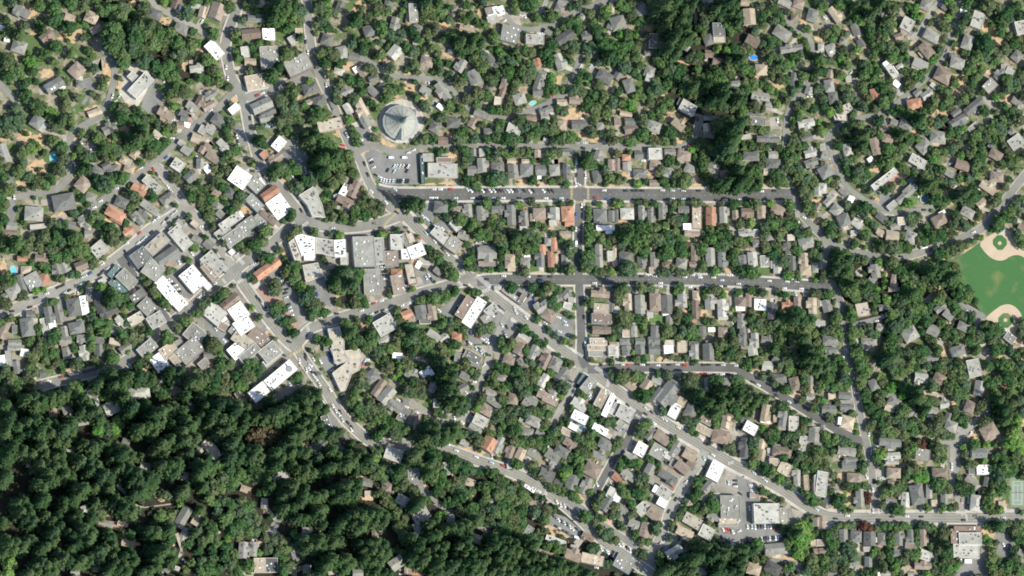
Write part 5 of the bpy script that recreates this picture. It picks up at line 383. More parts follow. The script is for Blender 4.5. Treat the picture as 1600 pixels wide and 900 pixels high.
b 40 40 60;100 30 50;160 40 60;230 50 50;360 30 60;420 60 60;480 80 60;540 90 60;470 20 50;330 70 50;260 100 60;190 110 60;180 150 50;240 180 60;300 190 60;360 170 60;400 210 60;330 230 60;200 250 60;250 250 50;420 130 50;30 230 60;30 290 50;90 300 50;160 290 40;400 280 60;460 260 60;500 210 50;580 200 60;640 200 60;600 250 60;680 260 60;700 160 60;740 170 60;760 230 60;700 210 50;820 210 60;860 250 60;800 280 60;900 280 60;750 300 60;680 330 60;620 310 60;720 350 60;640 370 60;580 340 60;560 400 60;620 430 60;680 420 60;740 410 60;780 350 60;830 320 60;870 390 60;820 440 60;770 460 60;720 480 60;650 490 50;750 530 60;820 520 60;870 480 60;890 530 40;840 570 50;690 560 50;380 390 60;440 390 60;500 370 60;470 430 50;540 460 60;600 500 40;330 340 50;280 340 50;260 430 50;300 320 40;600 590 50;650 590 50;980 400 60;1030 410 60;1050 460 60;940 390 50;910 350 50;1060 550 50;1000 560 40;960 600 50;1020 610 40;1080 660 50;1150 680 50;1200 680 40;970 40 50;990 70 40;940 50 40;1020 150 50;1080 170 50;960 130 40;1120 190 40;1160 230 50;1210 220 50;1250 270 50;1300 220 40;1300 280 40;1210 60 70;1250 110 40;1340 50 50;1320 110 50;1200 150 50;1400 240 40;1420 260 40;1480 310 50;1470 270 40;1510 260 40;1330 330 30;1450 340 50;1420 690 50;1450 680 40;1360 420 70;1400 450 60;1440 440 60;1330 450 50;1490 540 70;1440 520 60;1530 560 60;1560 610 60;1590 580 50;1580 430 50;1590 400 40;620 40 50;650 80 50;740 100 50;700 60 40;800 30 50;840 40 50;1180 630 40;1510 450 40;880 180 40;1130 360 30;1540 810 40;1570 800 30
y 1230 80 60;600 570 40;1020 640 40;230 430 40;1080 690 40;1590 420 30;1210 100 50;820 20 40;420 280 40;1130 780 50;640 580 40
r 1450 350 45;1420 330 30
c 60 100 60;30 600 60;80 640 60;140 600 70;200 590 70;260 550 60;320 530 70;380 520 70;440 500 70;500 490 60;300 580 70;240 620 70;360 560 60;420 550 60;480 540 60;60 690 70;120 720 60;180 690 60;240 690 70;280 660 60;30 760 70;100 780 70;180 760 60;240 750 60;200 830 70;140 830 60;60 820 60;220 880 60;160 880 50;420 640 70;370 680 60;440 690 60;490 700 60;500 650 60;420 740 70;480 750 60;540 740 60;590 720 60;340 750 60;360 800 70;420 820 70;480 830 80;540 820 70;580 790 60;310 840 70;300 880 60;380 880 60;460 880 60;540 870 60;640 680 70;700 640 70;760 620 70;820 640 70;880 660 70;940 680 70;640 620 60;700 700 70;760 710 70;820 720 70;880 740 60;680 760 70;740 770 70;800 790 60;650 800 60;700 840 70;760 840 60;640 870 60;820 850 60;700 890 50;780 890 50;960 730 60;1000 680 50;900 800 60;960 790 60;1020 760 60;860 850 60;920 860 60;980 850 60;1040 820 60;1100 800 60;1140 850 60;1080 870 60;1020 890 50;1180 780 60;1200 850 60;1260 830 60;1280 880 50;1330 850 50;1380 880 50;960 890 50;120 350 60;50 350 60;30 400 50;140 480 60;60 560 50;160 540 60;200 480 50;1440 890 40
S 470 250 40 40 0;110 200 30 60 -30;1170 580 80 50 25;1100 520 40 30 0;980 340 70 25 25;850 170 60 12 25;560 610 50 40 0;1310 280 50 50 -40;340 100 20 50 -20;60 870 80 30 0;260 340 60 12 35;1560 480 40 15 40;640 450 30 20 0
P 1100 400 1220 440 1340 540 1330 610 1260 600 1130 520 1110 460;1120 290 1200 300 1320 390 1300 430 1120 320;940 310 1000 340 1120 440 1140 520 1080 500 920 440;1390 590 1460 600 1600 680 1600 760 1500 700 1400 640;0 80 100 80 110 200 160 270 100 280 60 190 0 170;180 340 230 330 500 440 660 540 640 560 480 470 330 420;800 560 940 620 1110 700 1090 720 940 640;1380 290 1430 400 1380 400 1330 340;1560 100 1600 80 1600 200 1560 190
C 930 220 35 V;890 210 35 d;965 215 35 w;985 225 35 w;1010 238 35 w;730 38 25 r;790 62 25 d;1465 185 60 w;1490 245 60 r;1180 345 70 w;1210 350 60 w;1240 375 60 d;1265 395 60 d;1150 320 60 w;1115 372 40 d;1125 430 60 d;1145 445 60 g;1165 460 60 w;1190 475 60 d;1210 485 60 l;1235 500 60 d;1255 515 60 w;1275 530 60 w;1310 535 40 d;1150 515 30 d;1175 530 30 w;1200 545 30 d;1230 560 30 d;1250 575 30 g;1275 590 30 d;1305 600 20 v;1230 625 30 d;1500 690 60 w;1550 715 60 w;1590 730 60 w;1460 835 10 w;1580 185 40 w;165 270 0 w;75 145 -20 w;640 15 20 l;1420 595 60 d;1360 580 60 d;1540 705 60 l;1310 380 40 w
@960 720
H 790 80 110 150 28 w f;905 360 180 160 88 g f;890 460 150 60 -3 t f;885 500 150 30 -3 g f;1190 410 210 155 0 l f;1330 430 70 130 0 g f;1330 440 50 60 0 d f;375 325 80 70 30 w f;330 225 60 60 30 w f;390 250 110 90 35 l f;415 130 160 80 30 d g;530 50 120 80 40 p g;600 20 70 60 40 p g;105 120 120 80 35 g g;280 70 90 80 -60 g g;20 290 60 70 30 w f;225 370 120 90 -40 l f;70 390 80 90 -60 g g;310 410 110 100 40 p g;240 540 80 120 15 p g;150 500 90 80 20 g g;545 570 140 90 25 t g;610 470 150 90 30 c f;585 450 60 40 -60 b f;635 470 50 40 -60 r f;720 560 110 100 30 l f;770 440 100 80 20 g g;735 210 110 80 -50 g g;700 300 80 80 30 g g;800 280 50 60 5 l f;600 340 60 50 30 t g;470 720 140 90 -30 l g;460 700 80 40 -35 d f;75 800 150 120 30 g f;20 740 50 50 30 d f;1250 690 160 90 -5 g g;1240 840 130 90 30 k h;1330 60 100 100 30 t f;1250 10 80 60 0 t f;1420 130 70 120 0 g g;1590 190 60 160 5 l f;1580 480 60 70 0 p g;1570 640 80 50 0 t f;1580 710 50 50 0 b g;700 850 80 80 40 g g;1090 850 110 90 20 t h;1500 170 40 120 0 t f;20 130 80 60 40 r g;1080 270 40 40 0 p f;1370 880 60 40 0 g h;1360 710 60 30 0 l f;460 20 60 50 -60 g f
b 100 20 60;170 30 50;60 40 50;40 190 50;60 240 50;100 260 60;30 240 50;190 180 60;240 190 60;200 130 50;180 250 60;240 250 60;220 290 50;160 380 50;130 350 50;110 430 40;20 420 50;20 350 40;40 490 40;60 520 40;220 470 50;300 520 60;330 480 50;340 550 60;260 620 50;210 630 50;170 580 50;20 590 70;240 730 60;190 700 50;270 750 50;370 720 50;350 760 50;640 260 60;660 230 50;650 170 50;680 140 40;650 360 60;700 380 50;610 390 40;560 320 40;520 420 50;510 440 40;540 380 40;650 310 50;760 270 40;770 340 80;740 320 60;800 360 60;430 520 40;450 490 40;430 610 30;540 650 30;600 680 30;670 640 40;780 640 50;790 610 40;340 30 40;360 90 30;1080 20 60;1130 30 50;1180 60 50;1220 100 50;1160 90 40;1280 130 50;1310 170 50;1350 150 60;1230 20 50;1400 40 40;1390 200 40;1150 230 40;1195 250 25;1240 280 30;1305 310 30;1540 50 60;1580 40 50;1500 30 50;1490 90 40;1500 270 50;1560 280 60;1520 320 60;1460 230 30;1540 430 35;1590 320 40;1310 510 60;1360 510 50;1120 660 60;1340 640 60;1340 690 50;1090 700 60;1100 760 50;1160 770 40;1490 730 50;1540 770 60;1560 830 60;1500 860 60;1590 860 50;1330 840 50;1370 840 50;1130 880 40;1060 880 30;470 280 30;1580 560 30;660 560 30;720 500 30;1180 870 30
y 1450 540 70;1500 550 60;1430 610 70;1480 620 60;1540 590 40;1440 690 60;1400 720 50;1470 500 50;1110 660 50;1520 810 40;350 790 40;700 780 50;590 640 30;180 20 40;1300 130 50;1400 560 60;1450 740 50;1510 510 50
c 700 690 70;760 680 70;820 680 70;880 690 60;700 740 70;760 750 80;830 740 80;890 750 60;940 720 60;1000 700 70;1060 700 60;1000 760 70;950 790 60;880 800 70;820 810 70;760 830 60;660 770 70;600 780 70;560 810 70;620 830 70;660 870 60;580 870 70;520 860 60;470 830 60;420 860 60;480 890 50;780 870 60;840 870 60;900 870 60;960 850 60;1010 820 60;960 890 50;1040 770 50;1050 730 50;380 850 60;540 760 50;420 820 50;360 890 50;1410 570 50
S 1130 710 20 40 0;1170 300 40 25 0;740 480 30 30 20;1120 820 30 30 0;620 190 20 50 -50;1330 760 100 20 5;560 370 30 20 0;1060 870 30 30 0;1480 800 40 15 0;460 480 15 60 -50
P 940 90 1110 180 1100 300 1060 320 1060 500 1240 500 1350 560 1360 600 1060 610 940 660 820 620 810 520 940 480 990 280 960 200 920 120;870 50 950 100 940 200 860 180;380 630 470 600 590 650 610 700 540 720 500 660 440 660 380 690;0 620 40 630 180 760 300 720 330 830 300 900 220 900 100 780 0 690;1140 790 1250 760 1400 780 1480 830 1480 890 1420 880 1390 800 1240 790 1160 830;600 620 650 600 690 630 640 680;1380 370 1470 400 1490 440 1410 450
C 400 15 60 d;620 60 -30 g;560 165 -50 w;515 300 -60 w;480 300 -60 d;425 395 -60 d;490 395 -60 d;475 430 -60 w;370 495 -50 w;410 575 -50 b;360 645 -50 w;375 680 -50 d;440 690 -50 d;40 655 60 w;65 655 60 w;100 680 80 d;125 700 80 w;150 645 40 w;945 155 0 d;945 185 0 d;945 200 0 w;985 258 30 d;1065 190 0 w;1075 205 0 w;1075 225 0 l;1080 240 0 w;1085 265 0 r;1055 370 80 w;1150 125 30 w;1090 95 30 l;1180 155 30 w;970 475 -50 w;975 550 -20 w;850 535 60 w;870 540 60 r;890 545 60 r;908 550 60 d;925 555 60 w;880 630 60 d;900 640 60 d;920 655 60 w;940 660 60 l;870 625 60 l;1000 630 80 d;1020 628 80 d;1045 625 80 d;1040 515 80 w;1075 515 80 l;1100 520 80 w;1125 515 80 d;1150 515 80 d;1175 515 80 l;1200 515 80 g;1222 515 80 w;1255 535 10 r;1150 610 80 w;1175 610 80 d;1190 608 80 d;1215 605 80 l;1240 605 80 d;1260 602 80 w;1280 600 80 b;1300 598 80 d;1325 595 80 d;1345 590 80 d;1090 625 80 d;1110 620 80 d;1440 860 50 w;1580 380 30 l;1420 235 60 w;180 885 20 r;170 875 20 w;1445 195 50 w;730 410 50 d;740 420 50 w;700 55 60 d;240 850 40 l;450 200 30 r;840 600 70 d;890 170 80 l
@1280 720
H 235 30 120 70 0 d g;275 135 120 80 3 p h;120 230 70 60 0 g g;310 290 90 140 88 g g;20 180 90 200 10 l f;60 320 60 100 20 g g;570 10 110 30 0 l g;585 95 110 80 3 t h;945 100 130 90 3 p h;560 325 90 60 5 g g;675 305 70 120 5 l g;765 265 110 160 78 d h;860 240 50 110 0 g g;990 300 80 90 0 g g;1220 330 80 130 5 l h;1195 80 50 50 0 d f;1280 70 110 80 0 w f;1290 55 50 35 0 d f;1310 165 50 80 10 d g;1190 160 110 60 40 g g;1430 340 60 50 0 t f;1180 610 190 100 0 l f;1060 590 70 120 0 b f;1160 530 230 40 0 b f;1150 705 220 110 2 l f;1165 785 60 30 0 w f;190 590 70 110 88 g g;290 590 90 90 5 d h;395 610 100 110 0 d g;495 610 80 100 88 g h;630 610 80 110 88 d g;710 590 70 110 88 d g;820 600 70 130 88 p g;300 665 30 80 0 l f;385 790 60 80 0 d g;275 820 80 80 10 g g;810 815 140 70 3 p g;830 740 90 80 20 l f;610 725 70 70 20 d g;710 670 80 60 10 p f;100 880 80 40 0 d g;180 885 90 30 10 t f;470 880 30 40 0 w f;520 880 80 40 0 g g;20 490 60 110 0 p g;20 640 80 50 0 p f;25 710 60 60 0 p g;1580 720 60 50 30 g g;1590 780 40 50 0 p f;520 610 40 70 0 b f;680 840 80 60 -40 t f;730 890 80 30 0 g g;1590 40 50 60 20 p h;760 5 110 40 0 t g;165 720 40 40 0 p g;900 330 50 50 0 t f;560 170 50 40 0 p g;380 690 70 40 0 l f;1440 640 1 1 0 g f
b 40 30 60;100 110 50;340 60 50;350 30 40;160 160 40;230 200 50;290 200 50;340 190 50;380 200 40;180 310 50;130 310 50;170 350 40;240 390 40;190 390 40;40 270 40;480 40 40;460 170 30;580 210 50;640 200 50;530 240 50;600 250 60;560 190 40;660 210 50;500 270 40;490 350 50;600 370 60;640 380 50;570 390 40;700 80 50;760 100 60;820 90 50;830 150 40;740 60 60;680 120 40;880 200 50;900 170 50;960 190 60;1000 220 60;940 240 60;1000 270 50;960 150 50;1060 360 60;1020 370 50;960 370 50;860 360 40;840 370 40;1090 200 60;1140 180 60;1180 220 60;1130 240 50;1090 130 40;1160 30 50;1220 30 50;1140 260 40;1300 250 50;1340 270 50;1360 200 60;1420 180 60;1460 220 50;1400 240 60;1400 130 60;1360 120 60;1370 60 60;1430 60 60;1490 30 60;1480 100 60;1540 60 60;1580 120 40;1540 20 60;1320 350 60;1340 400 50;1320 450 60;1370 480 60;1430 500 60;1480 500 50;1380 390 40;1530 470 60;1580 440 50;1520 540 60;1570 560 60;1590 500 60;1540 610 50;1590 620 40;200 510 50;140 510 40;260 500 40;500 510 50;550 510 50;470 520 40;600 530 40;650 510 50;690 510 40;820 500 50;840 490 40;770 500 30;770 540 35;770 590 35;770 640 35;440 530 40;860 530 50;910 570 50;960 590 60;1000 560 50;920 620 50;980 620 50;870 620 40;100 600 60;60 580 60;140 640 50;80 660 60;120 560 50;560 630 50;560 590 40;250 660 60;220 700 60;260 740 50;210 750 50;170 780 60;120 760 60;80 720 50;40 770 50;40 830 60;100 830 50;200 830 50;40 880 50;440 700 50;480 740 50;420 740 40;540 690 30;480 790 40;560 760 60;620 770 60;680 730 60;740 760 60;760 720 50;660 780 50;550 720 40;500 830 50;600 820 50;470 840 40;880 690 40;880 660 40;950 680 60;990 720 60;1020 780 70;1060 820 60;980 800 60;1080 790 50;1010 840 60;940 840 50;900 860 50;960 880 50;1040 880 50;820 880 40;580 870 50;640 880 40;1350 700 50;1320 640 40;1350 770 60;1400 800 60;1340 830 60;1460 830 60;1520 830 60;1400 860 60;1480 880 60;1550 870 60;1580 830 50;1360 880 60;1530 740 50;1560 770 40;1490 780 40;1520 700 40;1380 640 40;640 140 40;860 780 30;350 890 50;430 890 50;1590 690 40;240 880 40
y 1300 600 40;1310 520 30;760 130 60;600 830 50;430 710 40;820 130 50;900 840 40;1060 830 50;1410 380 40;1280 20 40;850 890 40;250 510 30
r 360 510 50;330 490 40;390 530 40;390 270 40;390 310 35
c 1020 670 50;980 650 50;1400 480 50
S 1350 580 20 70 0;800 60 40 20 0;1290 570 40 60 0;1400 340 60 40 0;230 310 40 40 0;690 680 60 20 0;150 270 50 30 0;240 280 30 30 0;1500 390 60 15 0;170 140 30 50 0;740 860 60 20 0;940 500 40 20 0;180 720 30 30 0;120 370 30 30 0;840 400 60 12 0
P 1280 580 1310 900 1060 900 1080 860 1130 780 1260 740;1380 540 1470 540 1480 600 1560 660 1500 740 1450 760 1400 740;1010 0 1110 0 1080 110 1050 230 1140 300 1160 400 1090 400 1060 250 1030 150;1140 130 1210 110 1260 180 1250 270 1210 200;860 680 940 670 930 780 870 770;900 470 1250 470 1250 500 900 500;420 10 510 30 510 140 460 160 430 80;290 110 380 90 390 150 330 160;0 440 100 470 100 540 0 540
C 220 430 5 w;130 452 5 d;570 437 0 d;685 435 0 w;800 437 0 d;465 460 0 d;1130 463 0 d;1225 438 0 w;420 390 80 w;415 380 80 l;420 225 80 w;480 138 0 w;370 125 60 w;1035 30 85 w;1035 55 85 w;1062 262 80 d;1115 315 80 p;1270 345 80 w;905 700 80 w;915 750 80 w;1110 775 60 w;1440 655 60 w;780 690 -20 w;1440 445 0 l;430 160 80 d;1080 120 60 w;500 145 20 l;1175 155 60 w;560 745 30 l
'''
HOUSES = []; TREES = []; CARS = []; SOIL = []; PAVE = []; LAWN = []; POOLS = []; BRICK = []
tx = ty = 0
for line in DATA.strip().splitlines():
    if line[0] == '@':
        tx, ty = map(int, line[1:].split()); continue
    k = line[0]
    for rec in line[2:].split(';'):
        a = rec.split()
        if not a: continue
        n = []
        for x in a:
            try: n.append(float(x))
            except ValueError: n.append(x)
        if k in 'PR':
            pts = [(tx + n[i] / 5, ty + n[i + 1] / 5) for i in range(0, len(n), 2)]
            (PAVE if k == 'P' else BRICK).append(pts); continue
        px, py = tx + n[0] / 5, ty + n[1] / 5
        if k == 'H':
            if n[2] < 5 or n[3] < 5: continue
            if abs(n[4]) >= 70 and n[3] > n[2]: n[2], n[3] = n[3], n[2]
            HOUSES.append((px, py, n[2] / 5, n[3] / 5, n[4], n[5], n[6]))
        elif k in 'bycor': TREES.append((px, py, n[2] / 5, k))
        elif k == 'C': CARS.append((px, py, n[2], n[3]))
        elif k in 'SLO': (SOIL if k == 'S' else LAWN if k == 'L' else POOLS).append((px, py, n[2] / 5, n[3] / 5, n[4]))
# the same house met twice where two survey sheets overlap is one house
H2 = []
for h in sorted(HOUSES, key=lambda h: -h[2] * h[3]):
    if any(abs(h[0] - q[0]) < .32 * q[2] * .8 and abs(h[1] - q[1]) < .32 * q[3] * .8 and h[6] != 'f' for q in H2): continue
    H2.append(h)
HOUSES = H2

# ------------------------------------------------------------------ roads (photo pixels), name, width in metres, surface, pavement, centre line
ROADS = [
 ('avenue', [(612,318),(628,332),(660,364),(690,392),(720,422),(752,448),(784,474),(816,498),(850,524),(880,548),(916,574),(960,607),(1000,636),(1040,662),(1080,686),(1120,710),(1145,725),(1180,742),(1220,764),(1250,784),(1280,802),(1302,808),(1340,809),(1440,809),(1540,809),(1620,808)], 9.5, 1, 3.0, 'y'),
 ('street', [(590,299),(620,304),(700,304),(780,303),(900,303),(960,304),(1100,305),(1242,304)], 11.5, 0, 2.2, 'w'),
 ('street', [(745,440),(770,437),(800,437),(880,437),(960,437),(1040,437),(1120,438),(1180,441),(1240,445),(1290,448),(1304,442)], 9.5, 0, 2.0, 'w'),
 ('street', [(918,577),(940,577),(960,575),(1060,574),(1140,575),(1156,579),(1172,590),(1200,606),(1240,630),(1280,655),(1320,678),(1348,690)], 8.0, 0, 1.5, None),
 ('street', [(908,228),(906,300),(904,340),(903,400),(904,436),(906,470),(908,520),(908,555),(916,574)], 8.0, 0, 1.8, None),
 ('road', [(477,-10),(482,30),(485,65),(492,100),(505,130),(520,165),(535,200),(548,230),(562,250),(567,262),(578,288),(596,312),(612,326),(640,346)], 8.0, 1, 1.2, None),
 ('road', [(556,238),(570,232),(586,229),(600,233),(612,238),(630,238),(645,234),(660,228),(740,228),(820,229),(920,230),(990,230),(1040,231),(1062,230),(1076,226),(1084,216),(1090,196),(1092,178)], 6.0, 1, 0, None),
 ('lane', [(232,-8),(244,10),(266,22),(288,33),(320,53),(336,68),(352,82)], 5.5, 2, 0, None),
 ('road', [(372,8),(366,24),(356,52),(352,75),(356,100),(362,122),(374,142),(381,160),(386,184),(390,205),(396,222),(402,245),(412,268),(432,288),(450,310),(470,336),(478,350)], 8.5, 1, 1.6, None),
 ('street', [(376,156),(390,151),(410,144),(432,136),(460,126),(488,115)], 7.5, 1, 1.4, None),
 ('street', [(366,140),(345,165),(320,184),(298,202),(276,220),(240,256),(206,278),(180,298),(156,316),(130,338)], 6.5, 1, 0, None),
 ('street', [(296,320),(268,340),(234,360),(210,382),(180,406),(150,426),(120,442),(88,456),(50,470),(20,484),(-8,494)], 9.5, 2, 1.8, None),
 ('street', [(240,256),(250,266),(266,286),(280,308),(300,332),(318,352),(332,372),(348,396),(366,420)], 7.5, 2, 1.2, None),
 ('street', [(366,424),(390,404),(412,392),(436,370),(455,352),(476,342),(500,352),(530,356),(570,353),(600,346),(622,338)], 9.0, 1, 1.6, None),
 ('street', [(362,416),(372,432),(388,456),(406,480),(424,504),(444,528),(460,542)], 9.5, 1, 2.0, 'y'),
 ('street', [(368,424),(350,438),(330,450),(312,466),(290,486),(266,506),(244,524),(222,540),(205,558),(185,569),(160,577),(130,585),(100,593),(60,603)], 8.5, 1, 1.4, None),
 ('street', [(188,402),(204,426),(220,450),(240,476),(262,502)], 9.0, 0, 1.6, None),
 ('street', [(740,434),(700,446),(660,457),(620,470),(580,482),(540,494),(505,505),(484,515),(464,538)], 8.5, 1, 1.8, None),
 ('road', [(458,532),(470,554),(490,584),(510,612),(528,642),(550,666),(576,688),(598,694),(640,695),(670,698),(692,701),(720,710),(750,721),(780,731),(820,747),(850,765),(870,780),(896,802),(920,825),(940,843),(960,857),(990,878),(1012,893),(1030,908)], 9.0, 1, 1.6, 'y'),
 ('lane', [(640,626),(660,640),(680,652),(700,660),(722,655),(735,635),(745,612),(755,585),(763,560),(772,535),(784,508),(795,488)], 6.0, 2, 0, None),
 ('lane', [(872,774),(900,788),(930,812),(960,832),(990,852),(1024,868)], 6.0, 1, 1.2, None),
 ('street', [(1000,642),(992,658),(980,688),(960,716),(940,752),(924,782)], 7.0, 0, 1.4, None),
 ('street', [(1102,704),(1090,726),(1066,760),(1046,800),(1036,830),(1014,874)], 8.5, 2, 1.4, None),
 ('lane', [(906,574),(894,600),(880,630),(864,662)], 6.5, 2, 0, None),
 ('road', [(1278,352),(1288,380),(1296,420),(1302,444),(1308,462),(1316,480),(1320,504),(1325,545),(1332,580),(1338,620),(1348,668),(1356,704),(1361,730),(1364,760),(1367,806)], 7.0, 1, 0.8, None),
 ('road', [(1243,304),(1250,330),(1262,346),(1280,364),(1300,380),(1330,392),(1360,398),(1392,401),(1420,399),(1450,390),(1480,380),(1520,364),(1538,354),(1560,328),(1580,300),(1606,268)], 7.5, 1, 0.8, None),
 ('road', [(1460,322),(1440,328),(1420,331),(1392,331),(1370,323),(1346,309),(1324,292),(1312,270),(1300,240),(1293,216),(1305,200),(1330,188),(1370,180),(1392,168),(1410,154),(1432,136),(1454,114),(1472,94),(1480,76),(1484,56),(1496,34),(1498,8)], 5.5, 1, 0, None),
 ('lane', [(1474,-4),(1456,16),(1442,40),(1424,62)], 5.5, 2, 0, None),
 ('lane', [(1228,30),(1250,48),(1264,60),(1272,85),(1266,120),(1254,146),(1238,160),(1230,180),(1227,205),(1226,230)], 5.5, 1, 0, None),
 ('lane', [(788,22),(796,34),(810,43),(832,46),(860,38),(890,22),(920,12),(950,0)], 5.0, 1, 0, None),
 ('lane', [(854,0),(846,16),(830,20),(812,22)], 4.5, 2, 0, None),
 ('lane', [(945,92),(930,88),(908,90),(898,112),(892,126),(884,146),(860,160),(830,172),(804,181),(780,184),(745,178),(716,152),(700,134),(680,124),(640,122),(612,117),(585,102),(556,84)], 5.0, 1, 0, None),
 ('lane', [(148,68),(168,86),(178,105),(177,130),(168,160),(150,184),(124,200),(110,215),(108,250),(105,278),(92,294),(70,302),(48,302),(22,309)], 6.0, 1, 0, None),
 ('lane', [(-6,126),(14,146),(24,158)], 6.0, 1, 0, None),
 ('lane', [(1545,636),(1520,662),(1492,690),(1488,716),(1488,750),(1494,775),(1506,806)], 6.0, 2, 0, None),
 ('lane', [(1398,664),(1430,682),(1464,690),(1492,692)], 3.5, 2, 0, None),
 ('lane', [(655,758),(672,775),(690,790),(730,812),(770,836),(800,842),(832,864)], 4.0, 1, 0, None),
 ('lane', [(438,810),(416,832)], 5.0, 1, 0, None),
 ('lane', [(1600,405),(1450,395)], 0.5, 2, 0, None),
]
ROADS = ROADS[:-1]
def smooth_line(pts, step=3.0):
    q = [Vector(p) for p in pts]; out = []
    for i in range(len(q) - 1):
        p0 = q[max(i - 1, 0)]; p1 = q[i]; p2 = q[i + 1]; p3 = q[min(i + 2, len(q) - 1)]
        n = max(2, int((p2 - p1).length / step))
        for k in range(n):
            t = k / n
            out.append(.5 * ((2 * p1) + (p2 - p0) * t + (2 * p0 - 5 * p1 + 4 * p2 - p3) * t * t + (3 * p1 - p0 - 3 * p2 + p3) * t ** 3))
    out.append(q[-1]); return out
RL = []                                            # world centre lines
for r in ROADS:
    RL.append(np.array([P(p.x, p.y)[:2] for p in smooth_line(r[1])]))
def seg_dist(pts, line):
    """distance of pts (n,2) to a polyline"""
    a = line[:-1]; b = line[1:]; d = b - a
    L2 = (d ** 2).sum(1) + 1e-9
    ap = pts[:, None, :] - a[None]
    t = np.clip((ap * d[None]).sum(2) / L2, 0, 1)
    q = ap - t[..., None] * d[None]
    return np.sqrt((q ** 2).sum(2)).min(1)
def road_at(x, y):
    p = np.array([[x, y]])
    for i, l in enumerate(RL):
        if seg_dist(p, l)[0] < ROADS[i][2] / 2: return i
    return -1
def normals(l):
    d = np.gradient(l, axis=0); d /= np.linalg.norm(d, axis=1)[:, None] + 1e-9
    return np.stack([-d[:, 1], d[:, 0]], 1)
# ------------------------------------------------------------------ the ground
def ground_mat():
    m = bpy.data.materials.new('garden_ground'); m.use_nodes = True
    t = m.node_tree; b = t.nodes['Principled BSDF']; b.inputs['Roughness'].default_value = 1
    if 'Specular IOR Level' in b.inputs: b.inputs['Specular IOR Level'].default_value = .1
    geo = t.nodes.new('ShaderNodeNewGeometry')
    def nz(s, d=5, off=0):
        n = t.nodes.new('ShaderNodeTexNoise'); n.inputs['Scale'].default_value = s; n.inputs['Detail'].default_value = d
        n.inputs['Roughness'].default_value = .7
        mp = t.nodes.new('ShaderNodeMapping'); mp.inputs['Location'].default_value = (off, off * 2, 0)
        t.links.new(geo.outputs['Position'], mp.inputs['Vector']); t.links.new(mp.outputs[0], n.inputs['Vector']); return n.outputs['Fac']
    r = t.nodes.new('ShaderNodeValToRGB'); e = r.color_ramp.elements
    e[0].position = .33; e[0].color = (.070, .080, .048, 1)
    e[1].position = .72; e[1].color = (.36, .275, .18, 1)
    for p, c in ((.41, (.10, .12, .06, 1)), (.47, (.16, .16, .10, 1)), (.53, (.24, .215, .155, 1)), (.60, (.29, .265, .21, 1))):
        x = e.new(p); x.color = c
    t.links.new(nz(.085, 6), r.inputs[0])
    r2 = t.nodes.new('ShaderNodeValToRGB'); e = r2.color_ramp.elements
    e[0].position = .50; e[0].color = (0, 0, 0, 1); e[1].position = .58; e[1].color = (1, 1, 1, 1)
    t.links.new(nz(.05, 3, 37), r2.inputs[0])
    mx = t.nodes.new('ShaderNodeMix'); mx.data_type = 'RGBA'; mx.inputs['B'].default_value = (.085, .130, .050, 1)
    t.links.new(r2.outputs[0], mx.inputs['Factor']); t.links.new(r.outputs[0], mx.inputs['A'])
    mr = t.nodes.new('ShaderNodeMapRange'); mr.inputs['To Min'].default_value = .55; mr.inputs['To Max'].default_value = 1.45
    t.links.new(nz(.7, 4, 11), mr.inputs['Value'])
    sc = t.nodes.new('ShaderNodeVectorMath'); sc.operation = 'SCALE'
    t.links.new(mx.outputs['Result'], sc.inputs[0]); t.links.new(mr.outputs[0], sc.inputs['Scale'])
    t.links.new(sc.outputs[0], b.inputs['Base Color'])
    return m
g = MB(); g.face([(-12000, -12000, 0), (12000, -12000, 0), (12000, 12000, 0), (-12000, 12000, 0)])
tag(g.build('ground', ground_mat()), kind='structure')
M_floor = mat('forest_litter', (.028, .027, .018), 1, noise=(.12, .6, 1.6), noise2=(.8, .7, 1.3))  # leaf litter, its colour darkened to stand in for the forest's shadow
def ragged(pts, amp=1.5, seed=0, n=6):
    """outline subdivided and roughened a little, in photo pixels"""
    rr = random.Random(seed); out = []
    for i, p in enumerate(pts):
        q = pts[(i + 1) % len(pts)]
        for k in range(n):
            t = k / n; out.append((p[0] + (q[0] - p[0]) * t + rr.uniform(-amp, amp), p[1] + (q[1] - p[1]) * t + rr.uniform(-amp, amp)))
    return out
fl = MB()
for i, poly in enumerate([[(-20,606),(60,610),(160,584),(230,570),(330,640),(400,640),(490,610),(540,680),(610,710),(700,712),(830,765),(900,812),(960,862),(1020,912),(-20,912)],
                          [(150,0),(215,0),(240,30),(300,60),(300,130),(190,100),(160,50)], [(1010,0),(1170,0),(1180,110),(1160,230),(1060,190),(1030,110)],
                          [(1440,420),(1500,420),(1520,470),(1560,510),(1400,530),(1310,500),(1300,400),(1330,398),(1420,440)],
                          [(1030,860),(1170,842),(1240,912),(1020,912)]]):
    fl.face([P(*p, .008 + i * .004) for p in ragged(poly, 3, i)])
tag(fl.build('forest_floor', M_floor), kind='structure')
def ellipse(px, py, rx, ry, a, n=14, rough=.3, seed=0):
    rr = random.Random(seed); ca, sa = math.cos(R(a)), math.sin(R(a)); out = []
    for k in range(n):
        t = 2 * math.pi * k / n; f = 1 + rr.uniform(-rough, rough)
        x, y = rx * f * math.cos(t), ry * f * math.sin(t)
        out.append((px + x * ca - y * sa, py + x * sa + y * ca))
    return out
tp = MB()
